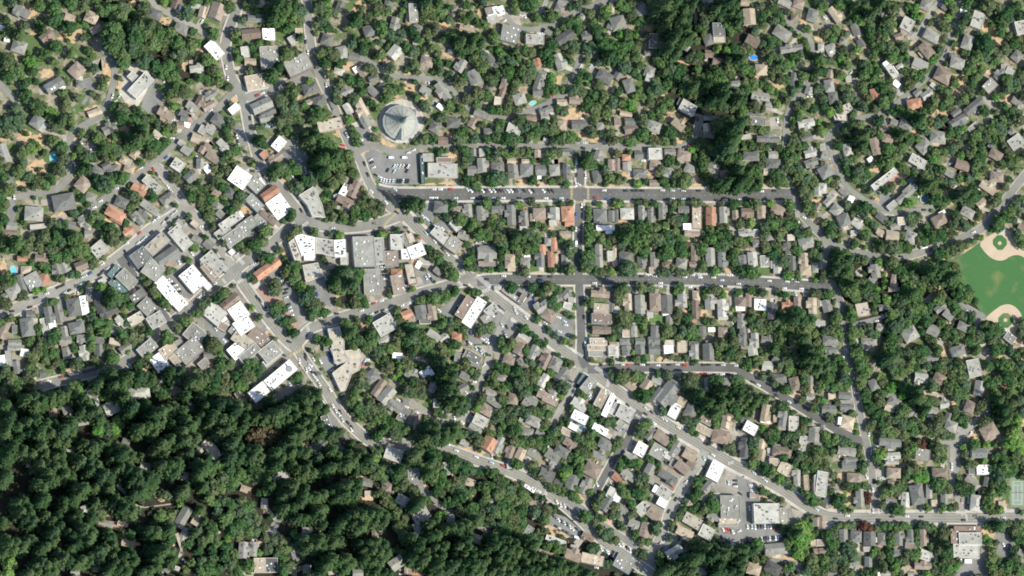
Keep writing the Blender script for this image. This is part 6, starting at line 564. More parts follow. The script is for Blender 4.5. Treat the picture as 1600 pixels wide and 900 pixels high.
for i, poly in enumerate([[(196,398),(262,352),(330,330),(372,262),(400,248),(420,282),(468,340),(540,360),(622,344),(660,380),(735,432),(690,446),(640,458),(600,500),(520,520),(470,560),(460,600),(400,606),(330,560),(262,590),(230,566),(262,520),(190,470)],
                          [(1112,724),(1140,736),(1250,800),(1240,850),(1125,846),(1118,790)], [(745,450),(800,490),(905,570),(1000,652),(970,690),(890,650),(850,560),(770,540),(730,520)], [(1030,690),(1100,705),(1050,800),(1010,840),(960,800)]]):
    tp.face([P(*p, .034 + i * .004) for p in ragged(poly, 2.5, i + 50)])
tag(tp.build('town_paving', mat('worn_town_paving', (.235, .225, .19), .95, noise=(.06, .62, 1.25), noise2=(.7, .75, 1.2))), kind='structure')
s = MB()
for i, e in enumerate(SOIL): s.face([P(*p, .054 + .004 * (i % 9)) for p in ellipse(*e, n=18, rough=.38, seed=i)])
tag(s.build('bare_soil', M_soil), kind='structure')
s = MB()
for i, e in enumerate(LAWN): s.face([P(*p, .092 + .004 * (i % 3)) for p in ellipse(*e, n=18, rough=.12, seed=i)])
tag(s.build('garden_lawn', M_lawn), kind='structure')
def area(p): return abs(sum(p[i][0] * p[(i + 1) % len(p)][1] - p[(i + 1) % len(p)][0] * p[i][1] for i in range(len(p)))) / 2
PZ = []
s = MB(); s2 = MB()
for i, p in enumerate(PAVE):
    z = .10 + .004 * (i % 11); big = area(p) > 420
    (s if big else s2).face([P(*q, z) for q in p]); PZ.append((np.array([P(*q)[:2] for q in p]), z))
tag(s.build('car_park', M_lot), kind='structure'); tag(s2.build('driveway', M_drive), kind='structure')
s = MB()
for p in BRICK: s.face([P(*q, .15) for q in p])
tag(s.build('brick_plaza', M_brickpave), kind='structure')
def inside(pt, poly):
    x, y = pt; c = False; n = len(poly)
    for i in range(n):
        x0, y0 = poly[i]; x1, y1 = poly[i - 1]
        if (y0 > y) != (y1 > y) and x < (x1 - x0) * (y - y0) / (y1 - y0) + x0: c = not c
    return c
def surface_z(x, y):
    i = road_at(x, y)
    if i >= 0: return .20 + .004 * i
    for poly, z in PZ:
        if inside((x, y), poly): return z
    return 0.0
# driveways from the street to the nearer houses
_d = MB()
for i, h in enumerate(HOUSES):
    rr = random.Random(i * 13 + 1)
    if rr.random() > .6: continue
    c_ = P(h[0], h[1]); p_ = np.array([[c_.x, c_.y]]); best = None
    for j, l in enumerate(RL):
        dd = np.hypot(l[:, 0] - c_.x, l[:, 1] - c_.y); k_ = int(dd.argmin()); g_ = dd[k_] - ROADS[j][2] / 2
        if 4 < g_ < 26 and (best is None or g_ < best[0]): best = (g_, l[k_], ROADS[j][2] / 2)
    if best is None: continue
    e_ = Vector((*best[1], 0)); u = Vector((c_.x, c_.y, 0)) - e_; ln = u.length; u.normalize(); v = Vector((-u.y, u.x, 0)); off_ = v * rr.choice((-1, 1)) * rr.uniform(.15, .4) * min(h[2], h[3]) * M0; hw_ = rr.uniform(1.3, 2.4)
    a_, b_ = e_ + u * (best[2] - .5) + off_, e_ + u * max(ln - 2, best[2] + 2) + off_; z_ = Vector((0, 0, .05 + .004 * (i % 10)))
    _d.face([a_ - v * hw_ + z_, b_ - v * hw_ + z_, b_ + v * hw_ + z_, a_ + v * hw_ + z_][::-1], rr.choice((0, 0, 1, 2)))
tag(_d.build('driveway', [M_drive, M_walk, M_lot]), kind='structure')
# roads, kerbed pavements, markings
walk = MB(); mk = MB()
for i, (nm, pp, wd, sf, pv, line) in enumerate(ROADS):
    l = RL[i]; n = normals(l); z = .20 + .004 * i
    L_ = l + n * wd / 2; R_ = l - n * wd / 2
    b = MB()
    for k in range(len(l) - 1):
        b.face([(*R_[k], z), (*R_[k + 1], z), (*L_[k + 1], z), (*L_[k], z)])
    tag(b.build(nm, M_asph[sf]), kind='structure')
    if pv:
        others = [(RL[j], ROADS[j][2] / 2 + .4) for j in range(len(ROADS)) if j != i]
        for sgn in (1, -1):
            a0 = l + n * sgn * (wd / 2 + .02); a1 = l + n * sgn * (wd / 2 + pv)
            mid = (a0[:-1] + a0[1:] + a1[:-1] + a1[1:]) / 4
            ok = np.ones(len(mid), bool)
            for ol, hw in others: ok &= seg_dist(mid, ol) > hw
            zt = z + .12 + .0
            for k in range(len(mid)):
                if not ok[k]: continue
                q = [(*a0[k], zt), (*a0[k + 1], zt), (*a1[k + 1], zt), (*a1[k], zt)]
                walk.face(q if sgn < 0 else q[::-1])
                walk.face([(*a0[k], z - .2), (*a0[k + 1], z - .2), (*a0[k + 1], zt), (*a0[k], zt)])
    if line:
        for off, mi, dash in (((0.18, 1, 0), (-.18, 1, 0)) if line == 'y' else ((0, 0, 1),)) + (((wd / 2 - 2.1, 0, 0), (-wd / 2 + 2.1, 0, 0)) if line == 'y' else ()):
            c0 = l + n * (off - .065); c1 = l + n * (off + .065)
            for k in range(4, len(l) - 4):
                if dash and k % 3: continue
                mk.face([(*c0[k], z + .006), (*c0[k + 1], z + .006), (*c1[k + 1], z + .006), (*c1[k], z + .006)], mi)
CROSS = [((893,294),(893,313),1,4),((919,294),(919,313),1,4),((897,291),(916,291),1,4),((897,316),(916,316),1,4),
 ((606,300),(626,328),1,5),((600,352),(624,328),1,4),((458,348),(468,358),0,5),((468,358),(482,346),0,5),
 ((352,398),(362,400),0,4),((368,398),(382,414),0,6),((348,436),(354,444),0,4),((362,448),(380,436),0,5),((416,512),(422,514),0,4),((480,508),(486,536),0,5),((452,556),(480,542),1,5),
 ((744,430),(766,448),0,7),((754,456),(768,450),0,6),((716,428),(726,426),0,5),((716,440),(724,448),0,5),((798,500),(804,504),0,4),
 ((896,548),(912,558),0,5),((930,574),(952,588),0,6),((952,592),(948,606),0,5),((994,648),(1006,658),0,4),((1138,724),(1146,722),0,5),
 ((856,764),(844,788),0,6),((984,878),(990,872),0,4),((1358,801),(1376,801),0,4),((1494,801),(1510,801),0,4),((1510,804),(1510,816),0,4),((378,236),(384,248),0,4),((407,264),(415,260),0,3),((386,158),(390,166),0,4)]
for ci, (a, b_, mi, wpx) in enumerate(CROSS):
    A = Vector(a); B = Vector(b_); d = B - A; Ln = d.length; d.normalize(); nn = Vector((-d.y, d.x)); k = 0.0
    while k < Ln - .8:
        c = [A + d * k - nn * wpx / 2, A + d * (k + 1.0) - nn * wpx / 2, A + d * (k + 1.0) + nn * wpx / 2, A + d * k + nn * wpx / 2]
        mk.face([P(q.x, q.y, .372 + .004 * (ci % 5)) for q in c], mi); k += 2.3
tag(walk.build('pavement', M_walk), kind='structure'); tag(mk.build('road_markings', [M_paint, M_yel]), kind='structure')

# ------------------------------------------------------------------ ball field and tennis court
def field_mat():
    m = mat('field_turf', (.05, .128, .042), 1, noise=(.6, .85, 1.15))
    t = m.node_tree; b = t.nodes['Principled BSDF']
    n = t.nodes.new('ShaderNodeTexNoise'); n.inputs['Scale'].default_value = .055; n.inputs['Detail'].default_value = 3
    geo = t.nodes.new('ShaderNodeNewGeometry'); t.links.new(geo.outputs['Position'], n.inputs['Vector'])
    r = t.nodes.new('ShaderNodeValToRGB'); r.color_ramp.elements[0].position = .52; r.color_ramp.elements[1].position = .75
    r.color_ramp.elements[0].color = (0, 0, 0, 1); r.color_ramp.elements[1].color = (.5, .5, .5, 1)
    t.links.new(n.outputs['Fac'], r.inputs[0])
    mx = t.nodes.new('ShaderNodeMix'); mx.data_type = 'RGBA'; mx.inputs['B'].default_value = (.23, .20, .09, 1)
    src = b.inputs['Base Color'].links[0].from_socket
    t.links.new(src, mx.inputs['A']); t.links.new(r.outputs[0], mx.inputs['Factor']); t.links.new(mx.outputs['Result'], b.inputs['Base Color'])
    return m
M_field = field_mat()
def sheet(name, pts, z, m): 
    s = MB(); s.face([P(*p, z) for p in pts]); return tag(s.build(name, m), kind='structure')
def rounded(pts, k=3):
    """corner cutting"""
    for _ in range(k):
        o = []
        for i in range(len(pts)):
            a = pts[i]; b = pts[(i + 1) % len(pts)]
            o += [(a[0] * .75 + b[0] * .25, a[1] * .75 + b[1] * .25), (a[0] * .25 + b[0] * .75, a[1] * .25 + b[1] * .75)]
        pts = o
    return pts
def T(lst, ox, oy): return [(ox + x / 5, oy + y / 5) for x, y in lst]
sheet('playing_field', [(1478,410),(1505,397),(1530,380),(1560,366),(1640,366),(1640,500),(1560,500),(1543,496),(1530,484),(1518,466),(1504,446),(1492,428)], .13, M_field)
sheet('infield', rounded(T([(1240,90),(1400,0),(1490,-10),(1540,80),(1610,150),(1640,240),(1570,190),(1500,195),(1440,240),(1360,230),(1290,170)], 1280, 360), 2), .16, M_dirt)
sheet('infield', rounded(T([(1290,690),(1360,630),(1430,580),(1500,575),(1560,620),(1590,680),(1560,740),(1500,800),(1440,850),(1400,800),(1385,730),(1340,710)], 1280, 360), 2), .166, M_dirt)
sheet('infield_grass', rounded(T([(1338,90),(1410,20),(1484,90),(1414,174)], 1280, 360), 1), .19, M_field)
sheet('infield_grass', rounded(T([(1380,702),(1455,628),(1534,702),(1455,782)], 1280, 360), 1), .196, M_field)
for c in ((1280 + 1410 / 5, 360 + 100 / 5), (1280 + 1455 / 5, 360 + 700 / 5)):
    sheet('pitcher_mound', ellipse(c[0], c[1], 3, 3, 0, 12, .05), .215, M_dirt)
M_homeplate = mat('home_plate_clay', (.40, .42, .42), 1, noise=(.5, .85, 1.1))
sheet('batting_circle', ellipse(1566, 362, 5, 4, 0, 14, .05), .205, M_homeplate); sheet('batting_circle', ellipse(1572, 518, 6, 5, 0, 14, .05), .209, M_homeplate)
sheet('sports_ground_path', [(1485,468),(1494,466),(1524,482),(1540,494),(1546,502),(1534,500),(1526,515),(1520,498),(1506,484)], .12, M_drive)
sheet('play_yard', [(1566,518),(1590,500),(1640,500),(1640,545),(1580,545)], .125, M_soil)
M_wire = mat('fence_wire', (.10, .11, .11), .6)
def fence(pts, h, label, name='wire_fence', step=6):
    b = P(*pts[0]); o = empty(name, b); tag(o, label, 'fence')
    W_ = [P(*p) - b for p in pts]
    pm = MB(); rm = MB()
    for i in range(len(W_) - 1):
        d = W_[i + 1] - W_[i]; n = max(1, int(d.length / 3)); a = math.atan2(d.y, d.x)
        for k in range(n + (i == len(W_) - 2)):
            q = W_[i] + d * k / n
            pp = MB(); pp.box(q.x - .05, q.y - .05, 0, q.x + .05, q.y + .05, h); pp.build('post', M_wire, o)
        for z in (.1, h * .5, h - .05):
            Tm = Matrix.Translation(W_[i]) @ Matrix.Rotation(a, 4, 'Z'); rm.box(0, -.04, z, d.length, .04, z + .06, T=Tm, bottom=True)
    rm.build('rail', M_wire, o)
fence(T([(1290,45),(1310,30),(1400,-10)], 1280, 360), 3, 'dark backstop fence left of the upper baseball diamond')
fence(T([(1490,20),(1530,90),(1550,120)], 1280, 360), 3, 'dark fence along the right side of the upper baseball diamond')
fence(T([(1440,860),(1500,830),(1580,730)], 1280, 360), 4, 'dark backstop fence behind the lower baseball diamond')
fence(T([(1020,530),(1090,575),(1150,625)], 1280, 360), 2, 'dark fence beside the dirt path left of the sports field')
tc = [(1577, 742), (1606, 742), (1604, 792), (1579, 793)]
M_court = mat('court_green', (.165, .23, .13), .9, noise=(.2, .85, 1.15)); M_court2 = mat('court_inner', (.19, .235, .19), .9, noise=(.2, .9, 1.1))
sheet('tennis_court', tc, .07, M_court); sheet('tennis_court_centre', [(1582,752),(1598,752),(1598,788),(1582,788)], .09, M_court2)
s = MB()
def stripe(x0, y0, x1, y1, wd=.45, z=.11):
    a = P(x0, y0, z); b = P(x1, y1, z); d = (b - a).normalized(); n = Vector((-d.y, d.x, 0)) * wd / 2 * .6
    s.face([a - n, b - n, b + n, a + n])
for q in ((1582,752,1598,752), (1582,788,1598,788), (1584,758,1596,758.0), (1584,782,1596,782)): stripe(*q)
for q in ((1582,752.4,1582,787.6), (1598,752.4,1598,787.6), (1584,752.4,1584,787.6), (1596,752.4,1596,787.6), (1590,758.4,1590,781.6)): stripe(*q, z=.114)
tag(s.build('court_lines', M_paint), kind='structure')
no = empty('tennis_net', P(1581, 770)); tag(no, 'dark tennis net across the green tennis court', 'net')
q = P(1599, 770) - P(1581, 770); s = MB(); s.box(0, -.03, .1, q.length, .03, 1.0, bottom=True, T=Matrix.Rotation(math.atan2(q.y, q.x), 4, 'Z')); s.build('mesh_panel', M_wire, no)
for k in (0, 1):
    s = MB(); s.box(-.06, -.06, 0, .06, .06, 1.1, T=Matrix.Translation(q * k)); s.build('post', M_wire, no)
fence([(1576,741),(1576,794),(1602,794)], 3, 'dark wire fence around the green tennis court')

# ------------------------------------------------------------------ landmarks used to say which one
LM = [(626,190,'round tent-like roofed building'),(608,268,'curved car park below the round building'),(692,264,'pale flat building with teal side'),
 (375,278,'square white roof in town'),(436,322,'white roof beside terracotta roof'),(477,382,'white dotted roof of the town block'),(569,393,'big grey-brown flat roof in town'),
 (418,420,'orange-red long hall roof'),(439,586,'long white roof with round vents'),(375,494,'twin white roofs in town block'),(262,454,'cream-white roof beside the parked row'),
 (302,436,'white roof left of the plaza'),(132,477,'narrow white terrace roof at left'),(741,488,'long white roof at zebra fork'),(540,572,'cream L-shaped flat building'),
 (220,133,'pale modern house with terraces'),(334,78,'white angular roof at upper left'),(84,245,'turquoise pool at upper left'),(180,334,'terracotta house at left'),(11,50,'white roofs in the upper left corner'),
 (436,225,'white roof with tree court'),(537,299,'white roof among trees above town'),(906,303,'yellow crosswalk crossroads'),(906,438,'crossing on the middle street'),(936,580,'striped lower junction'),
 (1243,304,'right end of the upper street'),(1298,445,'right end of the middle street'),(1158,578,'bend of the lower street'),(1570,380,'upper baseball diamond'),(1571,500,'lower baseball diamond'),
 (1588,768,'green tennis court'),(1198,802,'grey store roof in its car park'),(1140,790,'long grey flat store roof'),(1118,736,'white roof beside the avenue bend'),(952,636,'slanted white roof on the avenue'),
 (906,652,'white roof beside the teal pool'),(1046,616,'large dark gabled hall'),(1173,669,'white gable beside the drive'),(1284,756,'long pale roof at lower right'),(1188,476,'bright white house roof'),
 (1046,545,'pair of cream-white roofs'),(1350,484,'cream roof near the road bend'),(1522,575,'pale flat roof at far right'),(1382,280,'L-shaped white flat roof'),(1397,115,'stepped white modern house'),
 (1177,90,'bright blue pool cover'),(1123,48,'dark slate house among conifers'),(776,20,'white hilltop house at top'),(1075,168,'white roof below the conifers'),(1024,65,'brown roof left of the conifers'),
 (987,190,'green pool beside the houses'),(331,702,'pale pink roof in the forest'),(408,684,'brown leafless-looking tree patch'),(288,808,'long pale house in the forest'),(178,632,'pale roofs at the forest edge'),
 (656,808,'pale roof in the lower forest'),(764,694,'red-orange roof on the lower slope'),(616,711,'pale roof below the forest road'),(926,874,'pink flat roof at the bottom'),(1514,856,'large pale block at lower right'),
 (20,850,'lower left corner of the forest'),(70,740,'left edge of the forest'),(200,40,'dark grove at the top left'),(700,60,'wooded bank near the top'),(1300,110,'wooded bend at upper right'),(1530,90,'upper right hillside'),
 (1120,150,'tall conifers in the middle right'),(1460,440,'big tree beside the sports field'),(480,760,'middle of the forest'),(560,820,'forest hollow with a pool'),(760,870,'bottom edge of the forest'),(1140,870,'bottom conifer clump'),
 (1400,620,'wooded gardens at right'),(1580,690,'bright tree row at right edge'),(760,360,'garden block under the upper street'),(1100,360,'right upper street block'),(1000,510,'block above the lower street'),
 (820,600,'gardens below the avenue'),(1090,635,'conifer clump under the lower street'),(1230,690,'gardens right of the avenue'),(500,240,'big tree group above town'),(570,130,'hillside above the round building'),
 (830,130,'hillside gardens at top centre'),(960,140,'hillside right of top centre'),(60,420,'left hillside gardens'),(250,230,'left diagonal street gardens'),(600,620,'gardens below the cream building'),(1420,210,'right hillside gardens'),(660,520,'garden block left of the white roof')]
LMA = np.array([(a, b) for a, b, _ in LM])
DIRS = ['right of', 'below right of', 'below', 'below left of', 'left of', 'above left of', 'above', 'above right of']
ORD = ['', 'second ', 'third ', 'fourth ', 'fifth ', 'sixth ', 'seventh ', 'eighth ', 'ninth ', 'tenth ', 'eleventh ', 'twelfth ', 'thirteenth ', 'fourteenth ', 'fifteenth ', 'sixteenth ', 'seventeenth ']
def label_all(items):
    """items: (px, py, description) -> labels that single each out by look, nearest landmark, side and order of distance"""
    grp = {}
    for i, (x, y, d) in enumerate(items):
        D = np.hypot(LMA[:, 0] - x, LMA[:, 1] - y); k = int(D.argmin())
        s = int(round(math.atan2(y - LMA[k, 1], x - LMA[k, 0]) / (math.pi / 4))) % 8
        grp.setdefault((d, k, s), []).append((D[k], i))
    out = [None] * len(items)
    for (d, k, s), v in grp.items():
        for n, (dist, i) in enumerate(sorted(v)):
            out[i] = d + ', ' + ORD[min(n, 16)] + 'nearest ' + DIRS[s] + ' the ' + LM[k][2]
    return out
def fix_words(lab):
    wd = lab.split()
    return lab if len(wd) <= 16 else lab.replace(' the ', ' ', 1) if len(wd) == 17 else lab

# ------------------------------------------------------------------ houses and buildings
def rect_local(h, px, py):
    """pixel offset in a roof's own axes"""
    a = R(h[4]); dx, dy = px - h[0], py - h[1]
    return dx * math.cos(a) + dy * math.sin(a), -dx * math.sin(a) + dy * math.cos(a)
def shell(b, top, th, mi=0, tint=1.0):
    """closed roof slab under the given top faces (each a list of points); edges get side faces"""
    cnt = {}
    for f in top:
        b.face(f, mi, tint); b.face([(p[0], p[1], p[2] - th) for p in reversed(f)], mi, tint)
        for i in range(len(f)):
            e = (tuple(f[i]), tuple(f[(i + 1) % len(f)])); cnt[e] = 1
    for (a, c) in cnt:
        if (c, a) not in cnt: b.face([a, (a[0], a[1], a[2] - th), (c[0], c[1], c[2] - th), c], mi, tint)
def gable_walls(b, x0, x1, y0, y1, h, rise, axis='x', tint=1.0, mi=0):
    if axis == 'x':
        ym = (y0 + y1) / 2
        b.face([(x0, y0, 0), (x1, y0, 0), (x1, y0, h), (x0, y0, h)], mi, tint); b.face([(x1, y1, 0), (x0, y1, 0), (x0, y1, h), (x1, y1, h)], mi, tint)
        b.face([(x1, y0, 0), (x1, y1, 0), (x1, y1, h), (x1, ym, h + rise), (x1, y0, h)], mi, tint)
        b.face([(x0, y1, 0), (x0, y0, 0), (x0, y0, h), (x0, ym, h + rise), (x0, y1, h)], mi, tint)
    else:
        xm = (x0 + x1) / 2
        b.face([(x1, y0, 0), (x1, y1, 0), (x1, y1, h), (x1, y0, h)], mi, tint); b.face([(x0, y1, 0), (x0, y0, 0), (x0, y0, h), (x0, y1, h)], mi, tint)
        b.face([(x0, y0, 0), (x1, y0, 0), (x1, y0, h), (xm, y0, h + rise), (x0, y0, h)], mi, tint)
        b.face([(x1, y1, 0), (x0, y1, 0), (x0, y1, h), (xm, y1, h + rise), (x1, y1, h)], mi, tint)
def gable_roof(b, x0, x1, y0, y1, h, rise, axis='x', o=.45, mi=0, tint=1.0):
    sl = rise / ((y1 - y0) / 2 if axis == 'x' else (x1 - x0) / 2); e = h - sl * o + .16; t = h + rise + .16
    if axis == 'x':
        ym = (y0 + y1) / 2
        top = [[(x0 - o, y0 - o, e), (x1 + o, y0 - o, e), (x1 + o, ym, t), (x0 - o, ym, t)], [(x0 - o, ym, t), (x1 + o, ym, t), (x1 + o, y1 + o, e), (x0 - o, y1 + o, e)]]
    else:
        xm = (x0 + x1) / 2
        top = [[(x0 - o, y0 - o, e), (xm, y0 - o, t), (xm, y1 + o, t), (x0 - o, y1 + o, e)], [(xm, y0 - o, t), (x1 + o, y0 - o, e), (x1 + o, y1 + o, e), (xm, y1 + o, t)]]
    shell(b, top, .2, mi, tint)
def hip_roof(b, x0, x1, y0, y1, h, rise, o=.5, mi=0, tint=1.0):
    D = (y1 - y0) / 2; ym = (y0 + y1) / 2; L = (x1 - x0)
    rx = min(D, L / 2 - .15); sl = rise / D; e = h - sl * o + .16; t = h + rise + .16
    A, B, C_, E_ = (x0 - o, y0 - o, e), (x1 + o, y0 - o, e), (x1 + o, y1 + o, e), (x0 - o, y1 + o, e)
    p, q = (x0 + rx, ym, t), (x1 - rx, ym, t)
    shell(b, [[A, B, q, p], [B, C_, q], [C_, E_, p, q], [E_, A, p]], .2, mi, tint)
def box_walls(b, x0, x1, y0, y1, h, mi=0, tint=1.0):
    b.face([(x0, y0, 0), (x1, y0, 0), (x1, y0, h), (x0, y0, h)], mi, tint); b.face([(x1, y1, 0), (x0, y1, 0), (x0, y1, h), (x1, y1, h)], mi, tint)
    b.face([(x1, y0, 0), (x1, y1, 0), (x1, y1, h), (x1, y0, h)], mi, tint); b.face([(x0, y1, 0), (x0, y0, 0), (x0, y0, h), (x0, y1, h)], mi, tint)
def windows(b, x0, x1, y0, y1, h, rr, mi=1):
    """framed panes set 4 cm proud of the walls"""
    for fl in range(max(1, int(h / 2.9))):
        z = .9 + fl * 2.9
        if z + 1.3 > h: break
        for s_, y in ((-1, y0), (1, y1)):
            x = x0 + 1.0 + rr.random()
            while x + 1.2 < x1 - .4:
                yy = y + s_ * .04; q = [(x, yy, z), (x + 1.1, yy, z), (x + 1.1, yy, z + 1.2), (x, yy, z + 1.2)]
                b.face(q if s_ < 0 else q[::-1], mi); x += 2.6 + rr.random() * 1.5
        for s_, x in ((-1, x0), (1, x1)):
            y = y0 + 1.2 + rr.random()
            while y + 1.2 < y1 - .6:
                xx = x + s_ * .04; q = [(xx, y, z), (xx, y + 1.1, z), (xx, y + 1.1, z + 1.2), (xx, y, z + 1.2)]
                b.face(q if s_ > 0 else q[::-1], mi); y += 2.8 + rr.random() * 1.5
def pitched(h, rr):
    """parameters of a pitched house from its surveyed roof"""
    px, py, w_, d_, a, c, t = h
    if d_ > w_: w_, d_, a = d_, w_, a + 90
    L, D = max(4.5, w_ * M0 - .7), max(3.6, d_ * M0 - .7)
    eave = 3.0 + rr.random() * 1.2 + (1.6 if L * D > 110 else 0)
    rise = D / 2 * math.tan(R(rr.uniform(20, 33)))
    return L, D, a, eave, min(rise, 4.0)
def house_geo(h, rr, wb, rb, mi_w=0, mi_r=0, tint=1.0, win=True):
    L, D, a, e, rise = pitched(h, rr)
    x0, x1, y0, y1 = -L / 2, L / 2, -D / 2, D / 2
    wing = L * D > 70 and rr.random() < .6 and h[6] == 'g'
    if wing:
        s_ = rr.choice((-1, 1)); k = D * .24; ww = L * rr.uniform(.32, .48); cx = rr.uniform(-L / 2 + ww / 2 + .3, L / 2 - ww / 2 - .3)
        my0, my1 = (y0 + k, y1) if s_ < 0 else (y0, y1 - k)
        rs = rise * (D - k) / D; wr = min(rs * .86, ww / 2 * .75)
        gable_walls(wb, x0, x1, my0, my1, e, rs, 'x', tint, mi_w); gable_roof(rb, x0, x1, my0, my1, e, rs, 'x', .45, mi_r, tint)
        wy0, wy1 = (y0, (my0 + my1) / 2) if s_ < 0 else ((my0 + my1) / 2, y1)
        gable_walls(wb, cx - ww / 2, cx + ww / 2, wy0, wy1, e - .03, wr, 'y', tint, mi_w); gable_roof(rb, cx - ww / 2, cx + ww / 2, wy0, wy1, e - .03, wr, 'y', .4, mi_r, tint)
        if win: windows(wb, x0, x1, my0, my1, e, rr)
    elif h[6] == 'h':
        box_walls(wb, x0, x1, y0, y1, e, mi_w, tint); hip_roof(rb, x0, x1, y0, y1, e, rise, .5, mi_r, tint)
        if win: windows(wb, x0, x1, y0, y1, e, rr)
    else:
        gable_walls(wb, x0, x1, y0, y1, e, rise, 'x', tint, mi_w); gable_roof(rb, x0, x1, y0, y1, e, rise, 'x', .45, mi_r, tint)
        if win: windows(wb, x0, x1, y0, y1, e, rr)
    return L, D, a, e, rise, wing

LMB = [k for k, q in enumerate(LM) if re.search('roof|house|building|hall|gable|pool', q[2]) and not re.search('hillside|gardens|block |crosswalk|conifers|forest hollow|roofs|above|group', q[2])]
LM_USED = set()
def near_lm(px, py, r=5.5, pool=False, col=None):
    D = np.hypot(LMA[:, 0] - px, LMA[:, 1] - py); k = int(D.argmin())
    if D[k] > r or k not in LMB or k in LM_USED: return None
    t = LM[k][2]
    if bool(re.search(r'\bpool\b', t) and 'beside the' not in t) != pool and 'teal pool' not in t: return None
    if col and (('white' in t and col not in 'wl') or ('cream' in t and col not in 'cwlt') or ('grey' in t and col not in 'gld') or ('pale' in t and col not in 'lgwct') or ('dark' in t and col not in 'dk') or ('red' in t and col != 'r' and 'terra' not in t) or ('pink' in t and col not in 'tp') or ('brown' in t and col not in 'bgp') or ('terracotta house' in t and col != 'r')): return None
    LM_USED.add(k); return k
POLYC = [(544, 578), (478, 383), (456, 390), (508, 386), (532, 388), (530, 526), (550, 556), (556, 578), (534, 596), (484, 308), (494, 324)]
HOUSES_ALL = HOUSES
HOUSES = [h for h in HOUSES if not (h[6] == 'f' and min(math.hypot(h[0] - q[0], h[1] - q[1]) for q in POLYC) < 9)] + []
PITCH = [h for h in HOUSES if h[6] in 'gh']; FLAT = [h for h in HOUSES if h[6] == 'f']
def vis(px, py, mg=2): return -mg < px < 1600 + mg and -mg < py < 900 + mg
PITCH.sort(key=lambda h: -h[2] * h[3] * vis(h[0], h[1], -4))
IND = PITCH[:300]; REST = PITCH[300:]
med = sorted(h[2] * h[3] for h in IND)
items = []
for h in IND:
    a = h[2] * h[3]; cn = ROOFN[h[5]]
    sz = 'large ' if a > med[215] and ' ' not in cn else 'smaller ' if a < med[90] and ' ' not in cn else ''
    items.append((h[0], h[1], sz + cn + (' gabled' if h[6] == 'g' else ' hipped') + ' house'))
labs = label_all(items)
for h, lab in zip(IND, labs):
    rr = random.Random(int(h[0] * 131 + h[1] * 17))
    wb, rb = MB(), MB()
    L, D, a, e, rise, wing = house_geo(h, rr, wb, rb)
    loc = P(h[0], h[1], e); loc.z = 0
    o = empty('gabled_house' if h[6] == 'g' else 'hipped_house', loc, heading(h[0], h[1], a))
    k = near_lm(h[0], h[1], col=h[5]); tag(o, LM[k][2] if k is not None else lab, 'house', 'pitched roof houses in the gardens')
    wb.build('wall', [rr.choice(WM), M_glass], o)
    ro = rb.build('roof', RM[h[5]], o)
    if rr.random() < .45 and not wing:
        pb = MB(); sy = rr.choice((-1, 1)); pw = L * rr.uniform(.3, .55); pd = rr.uniform(1.6, 2.8); px0 = rr.uniform(-L / 2 + .3, L / 2 - pw - .3); y0_ = D / 2 + .02
        ya, yb = (y0_, y0_ + pd) if sy > 0 else (-y0_ - pd, -y0_); hi_ = min(e - .5, 2.9)
        box_walls(pb, px0, px0 + pw, ya, yb, hi_ - .25)
        zin, zout = hi_ + .12, hi_ - .18
        zl, zh = (zin, zout) if sy > 0 else (zout, zin)
        shell(pb, [[(px0 - .2, ya - (.3 if sy < 0 else 0), zl), (px0 + pw + .2, ya - (.3 if sy < 0 else 0), zl), (px0 + pw + .2, yb + (.3 if sy > 0 else 0), zh), (px0 - .2, yb + (.3 if sy > 0 else 0), zh)]], .14, 1)
        pb.build('porch', [rr.choice(WM), RM[rr.choice((h[5], 'l', 'g', 't'))]], o)
    if rr.random() < .6:
        cb = MB(); cx = rr.uniform(-L * .3, L * .3); cy = rr.choice((-1, 1)) * D * .14 + (D * .1 if wing else 0)
        cb.box(cx - .4, cy - .35, e, cx + .4, cy + .35, e + rise + .7); cb.build('chimney', M_brick, ro)
    if rr.random() < .45:
        cb = MB(); n_ = rr.randint(1, 2); sl = rise / (D / 2)
        for j in range(n_):
            cx = rr.uniform(-L * .35, L * .2); y_ = -D * (.24 if not wing else .1)
            Tm = Matrix.Translation((cx, y_, e + (D / 2 + y_) * sl + .2)) @ Matrix.Rotation(math.atan(sl), 4, 'X')
            cb = MB(); cb.box(-.5, -.6, 0, .5, .6, .12, T=Tm); cb.build('skylight', M_glass, ro)
# the smaller houses, past the three hundred that show largest
wb, rb = MB(), MB(); keys = list(ROOFC)
allb = MB(); NW = len(WM)
for h in REST:
    rr = random.Random(int(h[0] * 131 + h[1] * 17)); wb, rb = MB(), MB()
    tint = rr.uniform(.8, 1.2)
    L, D, a, e, rise, wing = house_geo(h, rr, wb, rb, rr.randrange(NW), NW + keys.index(h[5]), tint, False)
    loc = P(h[0], h[1], e); loc.z = 0; Tm = Matrix.Translation(loc) @ Matrix.Rotation(heading(h[0], h[1], a), 4, 'Z')
    for b in (wb, rb):
        for f, mi, ti in zip(b.f, b.m, b.t): allb.face([Tm @ Vector(b.v[i]) for i in f], mi, ti)
    if rr.random() < .5:
        cx = rr.uniform(-L * .3, L * .3); allb.box(cx - .4, -.4, e, cx + .4, .4, e + rise + .6, NW + keys.index('b'), T=Tm)
tag(allb.build('small_house', WM + [RMA[k] for k in keys], tint=True), 'smaller garden houses and cottages with grey and brown roofs all over the town', 'houses', kind='stuff')
